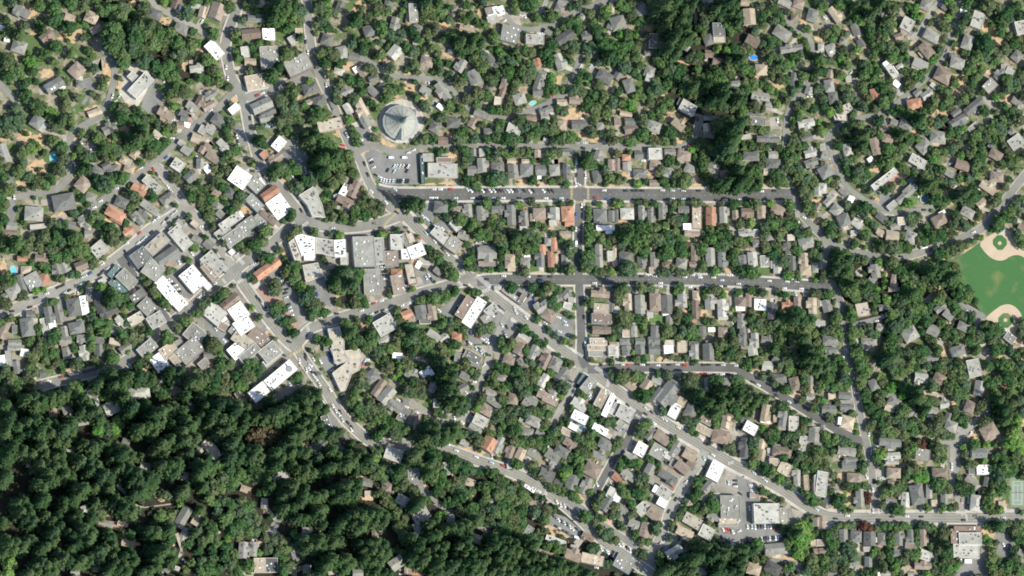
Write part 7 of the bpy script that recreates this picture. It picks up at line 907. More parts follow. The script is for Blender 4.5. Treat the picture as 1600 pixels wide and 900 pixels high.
# flat-roofed buildings
items = []
for h in FLAT:
    a = h[2] * h[3] * M0 * M0; cn = ROOFN[h[5]]
    items.append((h[0], h[1], (cn + ' shed roof') if a < 45 else (('large ' if a > 420 else 'long ' if max(h[2], h[3]) > 2.2 * min(h[2], h[3]) else '') + cn + ' flat roof').replace('long pale grey flat', 'long pale flat').replace('large pale grey flat', 'large pale flat').replace('long dark grey', 'long dark').replace('large dark grey', 'large dark').replace('long dull brown', 'long brown').replace('large dull brown', 'large brown').replace('long dark teal', 'dark teal')))
labs = label_all(items)
for i, (h, lab) in enumerate(zip(FLAT, labs)):
    rr = random.Random(int(h[0] * 131 + h[1] * 17))
    L, D = h[2] * M0, h[3] * M0; A = L * D; big = A > 45
    H = (2.6 if A < 45 else 3.8 if A < 130 else 5.0 if A < 400 else 6.6) + rr.random() * .9 + (i % 37) * .021
    if h[5] == 'T': H = 3.4
    loc = P(h[0], h[1], H); loc.z = 0
    o = empty('flat_roofed_building' if big else 'shed', loc, heading(h[0], h[1], h[4]))
    k = near_lm(h[0], h[1], col=h[5]) if big else None
    tag(o, LM[k][2] if k is not None else lab, 'building' if big else 'shed', 'flat roofed buildings' if big else 'flat sheds and carports')
    x0, x1, y0, y1 = -L / 2, L / 2, -D / 2, D / 2; t = .28 if big else .14; pr = .45 if big else .1
    b = MB(); box_walls(b, x0, x1, y0, y1, H + pr)
    X0, X1, Y0, Y1 = x0 + t, x1 - t, y0 + t, y1 - t; z = H + pr
    for q in ([(x0, y0, z), (x1, y0, z), (X1, Y0, z), (X0, Y0, z)], [(x1, y0, z), (x1, y1, z), (X1, Y1, z), (X1, Y0, z)], [(x1, y1, z), (x0, y1, z), (X0, Y1, z), (X1, Y1, z)], [(x0, y1, z), (x0, y0, z), (X0, Y0, z), (X0, Y1, z)]): b.face(q)
    for q in ([(X0, Y0), (X1, Y0)], [(X1, Y0), (X1, Y1)], [(X1, Y1), (X0, Y1)], [(X0, Y1), (X0, Y0)]):
        b.face([(*q[1], H - .2), (*q[0], H - .2), (*q[0], z), (*q[1], z)])
    wm = rr.choice(WM) if h[5] not in 'wl' else rr.choice(WM[:2] + WM[5:6])
    if big: windows(b, x0, x1, y0, y1, H, rr)
    b.build('wall', [wm if h[5] != 'T' else RM['T'], M_glass], o)
    b = MB(); b.face([(X0, Y0, H), (X1, Y0, H), (X1, Y1, H), (X0, Y1, H)]); ro = b.build('roof', RM[h[5]], o)
    if A > 90:
        for j in range(min(14, int(A / 48) + rr.randint(1, 3))):
            vx, vy = rr.uniform(X0 + .8, X1 - 1.6), rr.uniform(Y0 + .8, Y1 - 1.6)
            if X1 - X0 < 3 or Y1 - Y0 < 3: break
            s1, s2, s3 = rr.uniform(.7, 1.9), rr.uniform(.7, 1.6), rr.uniform(.5, 1.2)
            b = MB()
            if rr.random() < .7: b.box(vx, vy, H - .02, min(vx + s1, X1 - .1), min(vy + s2, Y1 - .1), H + s3); b.build('roof_vent', M_duct if h[5] in 'wcl' else M_metal, ro)
            else: b.box(vx, vy, H - .02, min(vx + 1.3, X1 - .1), min(vy + 1.3, Y1 - .1), H + .35); b.build('skylight', M_dome if h[5] in 'gdkbpTt' else M_glass, ro)
    if lab and k is not None and 'round vents' in LM[k][2]:
        for fx in (-.38, -.30, -.24, .30):
            b = MB(); n_ = 16; rad = 1.0 if fx < 0 else 3.0; cx, cy = fx * L, -.05 * D
            ring = [(cx + rad * math.cos(2 * math.pi * q / n_), cy + rad * math.sin(2 * math.pi * q / n_)) for q in range(n_)]
            b.face([(*p, H + .8) for p in ring])
            for q in range(n_): b.face([(*ring[q], H - .02), (*ring[(q + 1) % n_], H - .02), (*ring[(q + 1) % n_], H + .8), (*ring[q], H + .8)])
            b.build('round_vent', M_metal, ro)
# flat-roofed buildings with other than four corners: outline in photo pixels, height, roof, label
def P5(s_): n = [float(x) for x in s_.split()]; return [(n[i], n[i + 1]) for i in range(0, len(n), 2)]
POLYB = [('460 370 469 365.6 493 371 493 398 471 399', 7.6, 'w', 'white five-sided roof dotted with vents in the town block'),
 ('451 379 460.6 371 470.6 399 470.4 407 460 406', 6.9, 'c', 'cream angled strip roof along the left edge of the town block'),
 ('493.6 371 521 375 522 401 494 395', 6.6, 'l', 'pale grey middle roof of the town block'),
 ('522 375 540 374 541 401 523 402', 7.1, 'w', 'white right end roof of the town block'),
 ('512 514 530 510 538 534 538 548 562 545 566 558 562 578 550 584 540 610 532 611 519 583 541 566 523 568 518 540', 5.4, 'c', 'cream L-shaped flat building at the lower town junction'),
 ('467 305 490 291 503 318 508 340 488 338 480 320', 6.2, 'l', 'pale grey angular roof below the big tree group')]
PIN = []
for pi, (pts, H, rc_, lab) in enumerate(POLYB):
    rr = random.Random(pi); pts = P5(pts); base = P(sum(p[0] for p in pts) / len(pts), sum(p[1] for p in pts) / len(pts), H); base.z = 0
    o = empty('flat_roofed_building', base); tag(o, lab, 'building', 'flat roofed buildings')
    W_ = [P(p[0], p[1], H) - base for p in pts]
    if sum(W_[i].x * W_[(i + 1) % len(W_)].y - W_[(i + 1) % len(W_)].x * W_[i].y for i in range(len(W_))) < 0: W_.reverse()
    n = len(W_); IN = []
    for i in range(n):
        a, b, d = W_[i - 1], W_[i], W_[(i + 1) % n]; e1 = (b - a).to_2d().normalized(); e2 = (d - b).to_2d().normalized(); n1 = Vector((-e1.y, e1.x)); n2 = Vector((-e2.y, e2.x))
        m_ = (n1 + n2) / max(.4, 1 + n1.dot(n2)) * .32; IN.append(Vector((b.x + m_.x, b.y + m_.y, 0)))
    b = MB(); at_ = lambda v, z: (v.x, v.y, z)
    for i in range(n):
        j = (i + 1) % n; b.face([at_(W_[i], 0), at_(W_[j], 0), at_(W_[j], H + .5), at_(W_[i], H + .5)]); b.face([at_(W_[i], H + .5), at_(W_[j], H + .5), at_(IN[j], H + .5), at_(IN[i], H + .5)])
        b.face([at_(IN[j], H - .2), at_(IN[i], H - .2), at_(IN[i], H + .5), at_(IN[j], H + .5)])
    b.build('wall', WM[1], o); b = MB(); b.face([at_(v, H) for v in IN]); ro = b.build('roof', RM[rc_], o)
    poly = [(v.x, v.y) for v in IN]; xs, ys = [p[0] for p in poly], [p[1] for p in poly]; cnt = 0
    for _ in range(60):
        x, y = rr.uniform(min(xs), max(xs)), rr.uniform(min(ys), max(ys))
        if cnt > 13 or not all(inside((x + a, y + q), poly) for a in (-1.2, 1.2) for q in (-1.2, 1.2)): continue
        b = MB(); u = rr.uniform(.4, .9); b.box(x - u, y - u, H - .02, x + u, y + u, H + rr.uniform(.5, 1.1)); b.build('roof_vent', M_duct, ro); cnt += 1
# patios and decks beside the houses
s = MB()
for i, h in enumerate(PITCH):
    rr = random.Random(i * 7 + 3)
    for _ in range(rr.randint(0, 3)):
        sd_ = rr.choice((0, 1, 2, 3)); u, v = rr.uniform(4, 9), rr.uniform(4, 8)
        ox = (h[2] / 2 + u / 2) * (1 if sd_ == 0 else -1 if sd_ == 1 else rr.uniform(-.6, .6)); oy = (h[3] / 2 + v / 2) * (1 if sd_ == 2 else -1 if sd_ == 3 else rr.uniform(-.6, .6))
        ca, sa = math.cos(R(h[4])), math.sin(R(h[4])); c = [(ox + q * u / 2, oy + w2 * v / 2) for q, w2 in ((-1, 1), (1, 1), (1, -1), (-1, -1))]
        wp = [(h[0] + x * ca - y * sa, h[1] + x * sa + y * ca) for x, y in c]
        ctr = P(h[0] + ox * ca - oy * sa, h[1] + ox * sa + oy * ca)
        if road_at(ctr.x, ctr.y) >= 0: continue
        s.face([P(*p, .16 + .004 * (i % 8)) for p in wp], rr.randrange(4))
tag(s.build('patio', [M_drive, M_walk, mat('deck_boards', (.27, .20, .145), .9, noise=(.8, .7, 1.2)), M_brickpave]), kind='structure')
# ------------------------------------------------------------------ the round tent-roofed building
def tent_building():
    c = P(625.3, 191.6, 5); o = empty('round_building', (c.x, c.y, 0)); tag(o, 'round pale grey building with faceted tent-like roof and central spire', 'building')
    mr = mat('standing_seam_roof', (.31, .315, .27), .8, noise=(.15, .85, 1.12), noise2=(1.5, .9, 1.1)); mb_ = mat('eave_band', (.27, .285, .27), .8, noise=(.4, .85, 1.1))
    N = 16; pt = lambda r, z, k: (r * math.cos(2 * math.pi * (k + .5) / N), r * math.sin(2 * math.pi * (k + .5) / N), z)
    def ring(b, prof):
        for (r0, z0), (r1, z1) in zip(prof[:-1], prof[1:]):
            for k in range(N): b.face([pt(r0, z0, k), pt(r0, z0, k + 1), pt(r1, z1, k + 1), pt(r1, z1, k)])
    b = MB(); ring(b, [(15.6, 0), (15.6, 5.2)]); b.build('wall', WM[1], o)
    b = MB(); ring(b, [(17.1, 4.6), (17.1, 5.2), (14.6, 5.9), (14.6, 6.3)]); b.build('eave_band', mb_, o)
    b = MB(); ring(b, [(14.7, 6.1), (11.5, 7.6), (8.4, 9.4), (5.6, 11.6), (3.6, 14.2), (2.5, 16.4)]); ro = b.build('roof', mr, o)
    for k in range(N):
        s_ = MB()
        for (r0, z0), (r1, z1) in zip([(14.7, 6.15), (11.5, 7.65), (8.4, 9.45)], [(11.5, 7.65), (8.4, 9.45), (5.6, 11.65)]):
            a = 2 * math.pi * (k + .5) / N; t_ = Vector((-math.sin(a), math.cos(a), 0)) * .09; p, q = Vector(pt(r0, z0, k)), Vector(pt(r1, z1, k)); u = Vector((0, 0, .16))
            s_.face([p - t_ + u, p + t_ + u, q + t_ + u, q - t_ + u]); s_.face([p - t_ - u, p - t_ + u, q - t_ + u, q - t_ - u]); s_.face([p + t_ + u, p + t_ - u, q + t_ - u, q + t_ + u])
        s_.build('roof_rib', mb_, ro)
    b = MB(); ring(b, [(3.4, 14.4), (2.5, 17.4), (1.7, 21.5), (.9, 27), (.05, 34)]); b.build('spire', mat('spire_copper', (.13, .19, .165), .6, noise=(.6, .8, 1.2)), ro)
    a = -math.pi / 2 - .06; u = Vector((math.cos(a), math.sin(a), 0)); v = Vector((-u.y, u.x, 0)); Z = Vector((0, 0, 1))
    ap = u * 6.5 + Z * 11.4; tip = u * 17.4 + Z * 10.2; l_ = u * 17.0 - v * 4.6 + Z * 5.6; r_ = u * 17.0 + v * 4.6 + Z * 5.6
    b = MB(); b.face([l_, tip, ap]); b.face([tip, r_, ap]); b.face([l_, r_, tip]); b.build('entrance_gable', mb_, o)
    w_ = MB(); w_.box(-3.6, -17.0, 0, 3.6, -14.9, 5.55, T=Matrix.Rotation(-.06, 4, 'Z')); w_.build('porch', WM[5], o)
tent_building()
sheet('terrace', ellipse(627, 190, 36, 34, 0, 28, .02), .09, M_walk)
sheet('terrace', [(202, 94), (224, 102), (240, 124), (216, 166), (196, 160), (186, 144)], .094, M_walk)
# ------------------------------------------------------------------ pools
PC = [(M_poolb, 'green'), (M_pool, 'pale'), (M_poolc, 'blue covered'), (M_pool, 'turquoise'), (M_poolb, 'dark green'), (M_poolb, 'deep blue'), (M_pool, 'small turquoise'), (M_poolb, 'teal')]
labs = label_all([(p[0], p[1], PC[i][1] + ' swimming pool') for i, p in enumerate(POOLS)])
for i, p in enumerate(POOLS):
    b = P(p[0], p[1]); o = empty('swimming_pool', b); k = near_lm(p[0], p[1], pool=True); tag(o, LM[k][2] if k is not None else labs[i], 'swimming pool', 'garden swimming pools')
    rr_ = .04; out = [P(*q) - b for q in ellipse(p[0], p[1], p[2] * .9 + 1.4, p[3] * .9 + 1.4, p[4], 20, rr_, 1)]; inn = [P(*q) - b for q in ellipse(p[0], p[1], p[2] * .9, p[3] * .9, p[4], 20, rr_, 1)]
    s = MB(); up = Vector((0, 0, .24))
    for q in range(20):
        r_ = (q + 1) % 20; s.face([out[q] + up, inn[q] + up, inn[r_] + up, out[r_] + up][::-1]); s.face([out[q], out[r_], out[r_] + up, out[q] + up][::-1]); s.face([inn[r_], inn[q], inn[q] + up, inn[r_] + up][::-1])
    s.build('coping', M_walk, o)
    s = MB(); s.face([q + Vector((0, 0, .17)) for q in inn][::-1]); s.build('water', PC[i][0], o)
# ------------------------------------------------------------------ trees
def quads_mesh(name, Q, mats, mi=None, tint=None):
    n = len(Q); me = bpy.data.meshes.new(name)
    me.vertices.add(n * 4); me.vertices.foreach_set('co', Q.reshape(-1).astype(np.float32))
    me.loops.add(n * 4); me.loops.foreach_set('vertex_index', np.arange(n * 4, dtype=np.int32))
    me.polygons.add(n); me.polygons.foreach_set('loop_start', np.arange(0, n * 4, 4, dtype=np.int32))
    for mm in mats: me.materials.append(mm)
    if mi is not None: me.polygons.foreach_set('material_index', mi.astype(np.int32))
    if tint is not None:
        a = me.attributes.new('tint', 'FLOAT', 'FACE'); a.data.foreach_set('value', tint.astype(np.float32))
    me.update(calc_edges=True); return me
def quads(c, n, s1, s2, rng, tang=None):
    """leaf clumps: kite-like quads at c with normal n and half sizes s1, s2"""
    n = n / (np.linalg.norm(n, axis=1)[:, None] + 1e-9)
    t = rng.normal(size=n.shape) if tang is None else tang
    t = t - n * (t * n).sum(1)[:, None]; t /= np.linalg.norm(t, axis=1)[:, None] + 1e-9
    u = np.cross(n, t); s1 = s1[:, None]; s2 = s2[:, None]; k = rng.uniform(-.35, .35, (len(n), 1))
    return np.stack([c - t * s1, c - u * s2 + t * s1 * k, c + t * s1, c + u * s2 + t * s1 * k], 1)
def broad_crown(seed, n=420, size=.15):
    rng = np.random.default_rng(seed)
    B = [(0, 0, .95, .62, .5)]
    for k in range(rng.integers(7, 11)):
        a = rng.uniform(0, 6.28); d = rng.uniform(.42, .66); B.append((d * math.cos(a), d * math.sin(a), rng.uniform(.7, 1.15), rng.uniform(.28, .42), rng.uniform(.25, .4)))
    for k in range(3):
        a = rng.uniform(0, 6.28); d = rng.uniform(.1, .3); B.append((d * math.cos(a), d * math.sin(a), rng.uniform(1.2, 1.4), rng.uniform(.25, .36), .28))
    B = np.array(B); wgt = B[:, 3] ** 2; idx = rng.choice(len(B), n * 2, p=wgt / wgt.sum())
    d = rng.normal(size=(n * 2, 3)); d[:, 2] = np.where(d[:, 2] < -.3, -d[:, 2], d[:, 2]); d /= np.linalg.norm(d, axis=1)[:, None]
    rad = np.stack([B[idx, 3], B[idx, 3], B[idx, 4]], 1); c = B[idx, :3] + d * rad * rng.uniform(.86, 1.06, (n * 2, 1))
    keep = np.ones(n * 2, bool)
    for q in B:
        keep &= (((c - q[:3]) / np.array([q[3], q[3], q[4]])) ** 2).sum(1) > .62
    c, d = c[keep][:n], d[keep][:n]
    nn = d + rng.normal(size=d.shape) * .42 + np.array([0, 0, .25]); s1 = rng.uniform(.7, 1.4, len(c)) * size
    return quads(c, nn, s1, s1 * rng.uniform(.6, .95, len(c)), rng)
def conifer_crown(seed, layers=17, A=4.0):
    rng = np.random.default_rng(seed); C_, N_, S1, S2, T_ = [], [], [], [], []
    for k in range(layers):
        f = k / (layers - 1); z = .14 + .86 * f; rad = (1 - z) ** .72 * 1.02 + .05; nb = 9 if f < .6 else 6 if f < .9 else 4; a0 = rng.uniform(0, 6.28)
        for b in range(nb):
            a = a0 + 6.283 * b / nb + rng.uniform(-.3, .3); rl = rad * rng.uniform(.62, 1.12); ca, sa = math.cos(a), math.sin(a)
            for fr in (.3, .62, .92):
                C_.append((ca * rl * fr + rng.normal() * .03, sa * rl * fr + rng.normal() * .03, A * (z + rng.normal() * .012) - .32 * rl * fr * fr))
                N_.append((ca * .55 + rng.normal() * .28, sa * .55 + rng.normal() * .28, 1.0)); T_.append((ca, sa, -.45)); S1.append(rl * .27 + .03); S2.append(rl * .2 * (1.25 - .4 * fr) + .025)
    return quads(np.array(C_), np.array(N_), np.array(S1), np.array(S2), rng, np.array(T_))
def trunk_quads(h, r0, r1, lean=0, limbs=(), sides=6):
    out = []
    def tube(p, q, ra, rb):
        p, q = np.array(p, float), np.array(q, float); d = q - p; d /= np.linalg.norm(d); t = np.cross(d, [0.3, 1, .2]); t /= np.linalg.norm(t); u = np.cross(d, t)
        for k in range(sides):
            a, b = 6.2832 * k / sides, 6.2832 * (k + 1) / sides; e = lambda x: t * math.cos(x) + u * math.sin(x)
            out.append([p + e(a) * ra, p + e(b) * ra, q + e(b) * rb, q + e(a) * rb])
    tube((0, 0, 0), (0, 0, h * .5), r0, (r0 + r1) / 2); tube((0, 0, h * .5), (lean, 0, h), (r0 + r1) / 2, r1)
    for (z, x, y, zz) in limbs: tube((0, 0, z), (x, y, zz), r1 * 1.1, r1 * .45)
    return np.array(out)
NB, NC = 10, 8
BQ = [broad_crown(100 + k, 460, .135) for k in range(NB)]; BQL = [broad_crown(200 + k, 250, .18) for k in range(NB)]
CQ = [conifer_crown(300 + k, 18, 4.5 + .3 * (k % 3)) for k in range(NC)]; CQL = [conifer_crown(400 + k, 13, 4.5 + .3 * (k % 3)) for k in range(NC)]
BT = trunk_quads(.8, .075, .05, 0, ((.4, .4, .1, .85), (.45, -.3, .3, .9), (.5, 0, -.4, .9))); CT = trunk_quads(4.1, .075, .015)
LC = dict(c=[(.026, .056, .024), (.042, .080, .030), (.056, .098, .036), (.072, .108, .044), (.038, .072, .034)],
          b=[(.030, .078, .028), (.050, .110, .036), (.072, .140, .045), (.095, .150, .052), (.105, .130, .058), (.062, .115, .060), (.085, .105, .048), (.045, .100, .030)],
          y=[(.075, .19, .040), (.11, .21, .050), (.14, .22, .060)], r=[(.085, .040, .030), (.12, .06, .035)], o=[(.105, .088, .052), (.12, .10, .055)])
LMAT = {k: leaf_mat('foliage_' + dict(c='conifer', b='broadleaf', y='bright', r='red', o='brown')[k], v) for k, v in LC.items()}
LMATA = {k: leaf_mat('foliage_' + dict(c='conifer', b='broadleaf', y='bright', r='red', o='brown')[k] + '_set', v, attr=True) for k, v in LC.items()}
BMESH = {k: [quads_mesh('crown', q, [LMAT[k]]) for q in BQ] for k in 'byro'}; CMESH = [quads_mesh('crown', q, [LMAT['c']]) for q in CQ]
BTM = quads_mesh('trunk', BT, [M_bark]); CTM = quads_mesh('trunk', CT, [M_bark])
# keep crowns off the roofs and the carriageways that the photograph shows open
HA = np.array([(h[0], h[1], h[2] / 2, h[3] / 2, math.cos(R(h[4])), math.sin(R(h[4]))) for h in HOUSES_ALL])
HA = np.vstack([HA] + [(626, 190, 31, 30, 1, 0), (218, 134, 26, 20, math.cos(R(-47)), math.sin(R(-47)))] + [(p[0], p[1], p[2] + 3, p[3] + 3, math.cos(R(p[4])), math.sin(R(p[4]))) for p in POOLS])
RPX = [np.array([tuple(p) for p in smooth_line(r[1], 6)]) for r in ROADS]; RW = [r[2] / 2 / M0 for r in ROADS]
def push(px, py, r, kind):
    fr = .72 if kind == 'c' else .62
    for _ in range(2):
        dx, dy = px - HA[:, 0], py - HA[:, 1]; u = dx * HA[:, 4] + dy * HA[:, 5]; v = -dx * HA[:, 5] + dy * HA[:, 4]
        pu, pv = HA[:, 2] + r * fr - np.abs(u), HA[:, 3] + r * fr - np.abs(v)
        hit = np.where((pu > 0) & (pv > 0))[0]
        if not len(hit): break
        k = hit[np.argmax(np.minimum(pu[hit], pv[hit]))]
        if pu[k] < pv[k]: d = math.copysign(pu[k], u[k]); px += d * HA[k, 4]; py += d * HA[k, 5]
        else: d = math.copysign(pv[k], v[k]); px -= d * HA[k, 5]; py += d * HA[k, 4]
    return px, py
def road_px(px, py):
    p = np.array([[px, py]]); best = 9e9
    for l, w_ in zip(RPX, RW):
        if l[:, 0].min() - 30 < px < l[:, 0].max() + 30 and l[:, 1].min() - 30 < py < l[:, 1].max() + 30: best = min(best, seg_dist(p, l)[0] - w_)
    return best
TR = []
for (px, py, r, k) in TREES:
    if not vis(px, py, 12): continue
    if k == 'c': r *= 1.06
    elif k in 'b': r *= (.74, .84, .95, 1.08, .88)[int(px * 7 + py * 3) % 5] * (1.3 if 150 < px < 300 and py < 115 else 1)
    x, y = push(px, py, r, k)
    if math.hypot(x - px, y - py) > r * 1.5: r *= .6; x, y = push(px, py, r, k)
    if math.hypot(x - px, y - py) > r * 2.2: continue
    d = road_px(x, y)
    need = r * (.42 if k != 'c' else .3)
    if d < need:
        g_ = max(((road_px(x + 3 * math.cos(a), y + 3 * math.sin(a)), a) for a in [q * math.pi / 6 for q in range(12)]))
        mv = min(need - d, r * .9); x += mv * math.cos(g_[1]); y += mv * math.sin(g_[1])
        if d < 0 and k != 'c': r = max(2.5, r * .7)
    if k == 'c' and any(t[3] == 'c' and math.hypot(t[0] - x, t[1] - y) < .70 * r for t in TR): continue
    TR.append((x, y, r, k))
# shrubs and saplings between the houses, and trees just outside the frame whose crowns and shadows reach in
PXL = [(np.array(p), area(p)) for p in PAVE + BRICK]
TA = np.array([(t[0], t[1], t[2]) for t in TR])
FIELD = [(1476,408),(1530,376),(1560,355),(1640,350),(1640,530),(1560,530),(1500,470)]; COURT = [(1570,735),(1640,735),(1640,800),(1570,800)]
FILL = []
rf = random.Random(5)
for _ in range(9000):
    px, py = rf.uniform(-60, 1660), rf.uniform(-60, 960); out_ = not vis(px, py, 0)
    r = rf.uniform(5, 13) if out_ else rf.choice((1.6, 2, 2.4, 3, 3.6, 4.5, 6))
    if inside((px, py), FIELD) or inside((px, py), COURT) or math.hypot(px - 626, py - 190) < 33: continue
    if road_px(px, py) < r * .7 + 1: continue
    if (np.hypot(TA[:, 0] - px, TA[:, 1] - py) < TA[:, 2] * .62 + r * (.5 if out_ else .3)).any(): continue
    if any(inside((px, py), q) for q, _a in PXL): continue
    if not out_:
        dx, dy = px - HA[:, 0], py - HA[:, 1]; u = np.abs(dx * HA[:, 4] + dy * HA[:, 5]) - HA[:, 2]; v = np.abs(-dx * HA[:, 5] + dy * HA[:, 4]) - HA[:, 3]
        if (np.maximum(u, v) < r * .75).any(): continue
    FILL.append((px, py, r, out_)); TA = np.vstack([TA, (px, py, r)])
    if len(FILL) > 2600: break
def tree_base(px, py, r, k):
    rm = r * M0
    z = rm * (2.1 if k == 'c' else .95) * (1 if r > 4 else .8)
    q = P(px, py, z); q.z = surface_z(q.x, q.y); return q, rm
by = lambda ks: sorted([t for t in TR if t[3] in ks], key=lambda t: -t[2] * vis(t[0], t[1], 0))
CON = by('c'); BRO = by('b'); SHR = by('y'); SPC = by('ro')
def tone(k, rnd): return ('dark green ' if rnd < .5 else 'green ')
def plant(lst, names, cat, grp, stuffname, stufflabel, kind, cap):
    ind, rest = lst[:cap], lst[cap:]
    rs = random.Random(99)
    if kind == 'y': desc = ['bright green ' + ('bush' if t[2] < 8 else 'tree') for t in ind]
    elif kind == 'ro': desc = [('reddish brown tree' if t[3] == 'r' else 'dry brown conifer') for t in ind]
    else:
        rad = sorted(t[2] for t in ind); hi = rad[int(len(rad) * .72)]; desc = [('very wide ' if t[2] > hi + .2 else 'tall ' if kind == 'c' else 'wide ') + ('dark conifer' if kind == 'c' else 'leafy tree') for t in ind]
    labs = label_all([(t[0], t[1], d) for t, d in zip(ind, desc)])
    for t, lab in zip(ind, labs):
        q, rm = tree_base(*t); a = rs.uniform(0, 6.28)
        con = t[3] == 'c'; o = empty(names if kind != 'y' else ('bush' if t[2] < 8 else 'bright_green_tree'), q, a); 
        tag(o, lab, cat if kind != 'y' else ('bush' if t[2] < 8 else 'tree'), grp)
        cr = link('crown', rs.choice(CMESH if con else BMESH[t[3]]), o); zs = rs.uniform(.82, 1.18); cr.scale = (rm, rm, rm * zs)
        tk = link('trunk', CTM if con else BTM, o); tk.scale = (rm, rm, rm * zs)
    if rest: stuff(rest, stuffname, stufflabel)
def stuff(rest, name, label, extra_scale=1):
    rs = np.random.default_rng(4); Q, Tn, MI = [], [], []; ks = ['c', 'b', 'y', 'r', 'o']
    for t in rest:
        q, rm = tree_base(*t); c = t[3] == 'c'
        src = (CQL if c else BQL)[rs.integers(0, 8)]
        if t[2] < 4: src = src[:90] if not c else src
        a = rs.uniform(0, 6.28); zs = rs.uniform(.82, 1.18); M_ = np.array([[math.cos(a), -math.sin(a), 0], [math.sin(a), math.cos(a), 0], [0, 0, zs]]) * rm
        for s_, mi in ((src, ks.index(t[3])), (CT if c else BT, 5)):
            Q.append(s_ @ M_.T + np.array(q)); Tn.append(np.full(len(s_), rs.random())); MI.append(np.full(len(s_), mi))
    me = quads_mesh(name, np.concatenate(Q), [LMATA[k] for k in ks] + [M_bark], np.concatenate(MI), np.concatenate(Tn))
    tag(link(name, me), label, 'trees', kind='stuff')
plant(CON, 'conifer', 'tree', 'tall conifers', 'conifers', 'smaller dark conifers crowding together in the woods', 'c', 300)
plant(BRO, 'broadleaf_tree', 'tree', 'broadleaf trees', 'broadleaf_trees', 'smaller leafy trees filling the gardens between the houses', 'b', 300)
plant(SHR, 'bush', 'bush', 'bright green bushes and trees', '', '', 'y', 300)
plant(SPC, 'brown_tree', 'tree', 'brown and reddish trees', '', '', 'ro', 300)
stuff([(f[0], f[1], f[2], 'b') for f in FILL if not f[3]], 'garden_shrubs', 'small green shrubs scattered through the gardens')
fo = random.Random(8)
stuff([(f[0], f[1], f[2] * (.7 if f[0] < 700 and f[1] > 560 else 1), 'c' if f[0] < 700 and f[1] > 560 else 'b') for f in FILL if f[3]], 'surrounding_trees', 'trees along the outer edge of the town')
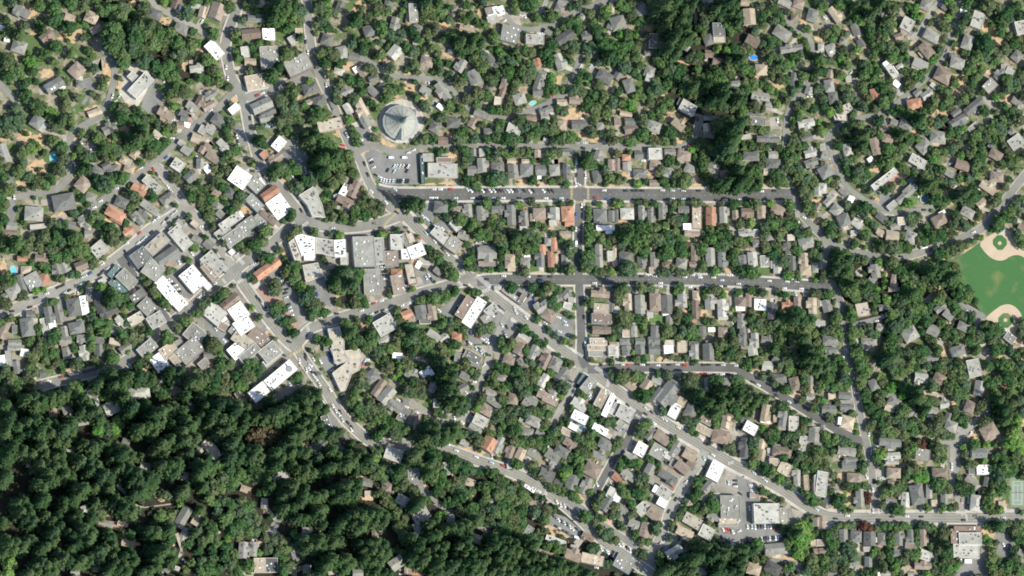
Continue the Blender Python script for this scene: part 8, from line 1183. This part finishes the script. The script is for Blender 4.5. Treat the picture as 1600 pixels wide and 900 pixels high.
# ------------------------------------------------------------------ cars
CARC = dict(w=(.64, .64, .62), l=(.42, .51, .52), d=(.035, .036, .042), g=(.16, .18, .17), r=(.45, .05, .035), b=(.06, .13, .32), o=(.62, .30, .05), p=(.42, .33, .30), v=(.78, .78, .76), V=(.82, .82, .80))
CARN = dict(w='white car', l='silver car', d='dark car', g='grey car', r='red car', b='blue car', o='orange car', p='beige car', v='white van', V='white bus')
M_win = mat('car_window', (.02, .025, .03), .12, spec=.5); M_tyre = mat('tyre', (.02, .02, .02), .9); M_lamp = mat('car_lamp', (.7, .68, .6), .3); M_rear = mat('tail_lamp', (.4, .02, .02), .4)
def car_mesh(k):
    paint = mat('car_paint', CARC[k], .3, spec=.5, obj_var=.12)
    b = MB()
    if k == 'V': Ln, W_, prof, cab = 11.5, 2.5, [(-5.75, .5), (-5.75, 2.9), (-5.6, 3.1), (5.5, 3.1), (5.75, 2.6), (5.75, .5)], None
    elif k == 'v': Ln, W_, prof, cab = 5.4, 2.0, [(-2.7, .45), (-2.7, 2.0), (-2.55, 2.2), (1.2, 2.2), (2.0, 1.25), (2.6, 1.1), (2.7, .45)], (.9, 2.02, 1.3)
    else: Ln, W_, prof, cab = 4.6, 1.84, [(-2.3, .35), (-2.3, .85), (-2.15, .98), (-1.35, 1.02), (1.0, .98), (2.05, .82), (2.3, .65), (2.3, .35)], None
    hw = W_ / 2
    for (x0, z0), (x1, z1) in zip(prof[:-1], prof[1:]):
        b.face([(x0, hw, z0), (x1, hw, z1), (x1, -hw, z1), (x0, -hw, z0)][::-1])
    b.face([(x, -hw, z) for x, z in prof][::-1]); b.face([(x, hw, z) for x, z in prof])
    if k not in 'Vv':                              # cabin: glass house under a painted roof
        lo = [(-1.75, 1.0), (.95, .99)]; hi = [(-1.15, 1.47), (.2, 1.46)]; iw = hw - .08; tw = hw - .28
        A, B_, C_, D_ = (lo[0][0], -iw, lo[0][1]), (lo[1][0], -iw, lo[1][1]), (lo[1][0], iw, lo[1][1]), (lo[0][0], iw, lo[0][1])
        a, c, e, f = (hi[0][0], -tw, hi[0][1]), (hi[1][0], -tw, hi[1][1]), (hi[1][0], tw, hi[1][1]), (hi[0][0], tw, hi[0][1])
        b.face([a, c, e, f], 0)
        for q in ([A, B_, c, a], [B_, C_, e, c], [C_, D_, f, e], [D_, A, a, f]): b.face(q, 1)
    else:
        zf = prof[-3]; zt = prof[-4] if k == 'v' else prof[-3]
        if k == 'v': b.face([(1.25, -.85, 2.19), (1.25, .85, 2.19), (1.98, .85, 1.3), (1.98, -.85, 1.3)][::-1], 1)
        else:
            for sx in (-1, 1): b.face([(-5.2, sx * (hw + .02), 1.5), (5.2, sx * (hw + .02), 1.5), (5.2, sx * (hw + .02), 2.5), (-5.2, sx * (hw + .02), 2.5)][::-sx], 1)
            for x in (-3.5, 1.8): b.box(x, -.7, 3.1, x + 1.5, .7, 3.32, 2)
    wb_ = Ln * .29; wr_ = .33 if k not in 'V' else .5
    for sx in (-1, 1):
        for sy in (-1, 1):
            n_ = 10; c = [(sx * wb_ + wr_ * math.cos(6.2832 * q / n_), wr_ + wr_ * math.sin(6.2832 * q / n_)) for q in range(n_)]; y0, y1 = sy * (hw - .2), sy * (hw + .015)
            b.face([(x, y1, z) for x, z in (c if sy < 0 else c[::-1])], 2)
            for q in range(n_):
                p0, p1 = c[q], c[(q + 1) % n_]; b.face([(p0[0], y0, p0[1]), (p1[0], y0, p1[1]), (p1[0], y1, p1[1]), (p0[0], y1, p0[1])], 2)
    for sy in (-1, 1):
        b.box(Ln / 2 - .02, sy * hw * .7 - .16, .55, Ln / 2 + .02, sy * hw * .7 + .16, .7, 3); b.box(-Ln / 2 - .02, sy * hw * .75 - .12, .65, -Ln / 2 + .02, sy * hw * .75 + .12, .8, 4)
    me = bpy.data.meshes.new('parked_car'); me.from_pydata(b.v, [], b.f)
    for mm in (paint, M_win, M_tyre, M_lamp, M_rear): me.materials.append(mm)
    me.polygons.foreach_set('material_index', b.m); me.update(); return me, b
CM = {k: car_mesh(k) for k in CARC}
CL = []
for (px, py, a, k) in CARS:
    if k not in CARC or not vis(px, py, 0): continue
    if any(abs(q[0]) < h[2] / 2 - .5 and abs(q[1]) < h[3] / 2 - .5 for h in HOUSES_ALL for q in [rect_local(h, px, py)]): continue
    mind = min((math.hypot(px - c[0], py - c[1]) for c in CL), default=99)
    if mind < 2.6: continue
    CL.append((px, py, a, k))
prio = dict(V=0, v=1, r=2, b=2, o=2, p=2, w=3, g=5, l=4, d=5)
CL.sort(key=lambda c: (prio[c[3]], (c[0] * 7 + c[1] * 13) % 10))
IC, RC = CL[:300], CL[300:]
labs = label_all([(c[0], c[1], CARN[c[3]]) for c in IC])
for c, lab in zip(IC, labs):
    q = P(c[0], c[1], .8); q.z = surface_z(q.x, q.y) + .004
    nm = {'V': 'parked_bus', 'v': 'parked_van'}.get(c[3], 'parked_car')
    o = link(nm, CM[c[3]][0], None, q, heading(c[0], c[1], c[2])); tag(o, lab, {'V': 'bus', 'v': 'van'}.get(c[3], 'car'), 'parked and passing cars')
b = MB(); kk = list(CARC)
for c in RC:
    q = P(c[0], c[1], .8); q.z = surface_z(q.x, q.y) + .004; Tm = Matrix.Translation(q) @ Matrix.Rotation(heading(c[0], c[1], c[2]), 4, 'Z'); src = CM[c[3]][1]
    for f, mi in zip(src.f, src.m): b.face([Tm @ Vector(src.v[i]) for i in f], kk.index(c[3]) if mi == 0 else len(kk) + mi - 1)
if RC: tag(b.build('parked_cars', [CM[k][0].materials[0] for k in kk] + [M_win, M_tyre, M_lamp, M_rear]), 'further dark and silver cars parked in rows along the streets', 'cars', kind='stuff')
print('COUNTS houses', len(IND), len(REST), 'flat', len(FLAT), 'trees', len(CON), len(BRO), len(SHR), len(SPC), 'fill', len(FILL), 'cars', len(IC), len(RC))
for o_ in SC.objects:
    l_ = o_.get('label')
    if l_ and not 4 <= len(l_.split()) <= 16: print('LABEL WORDS', len(l_.split()), l_)
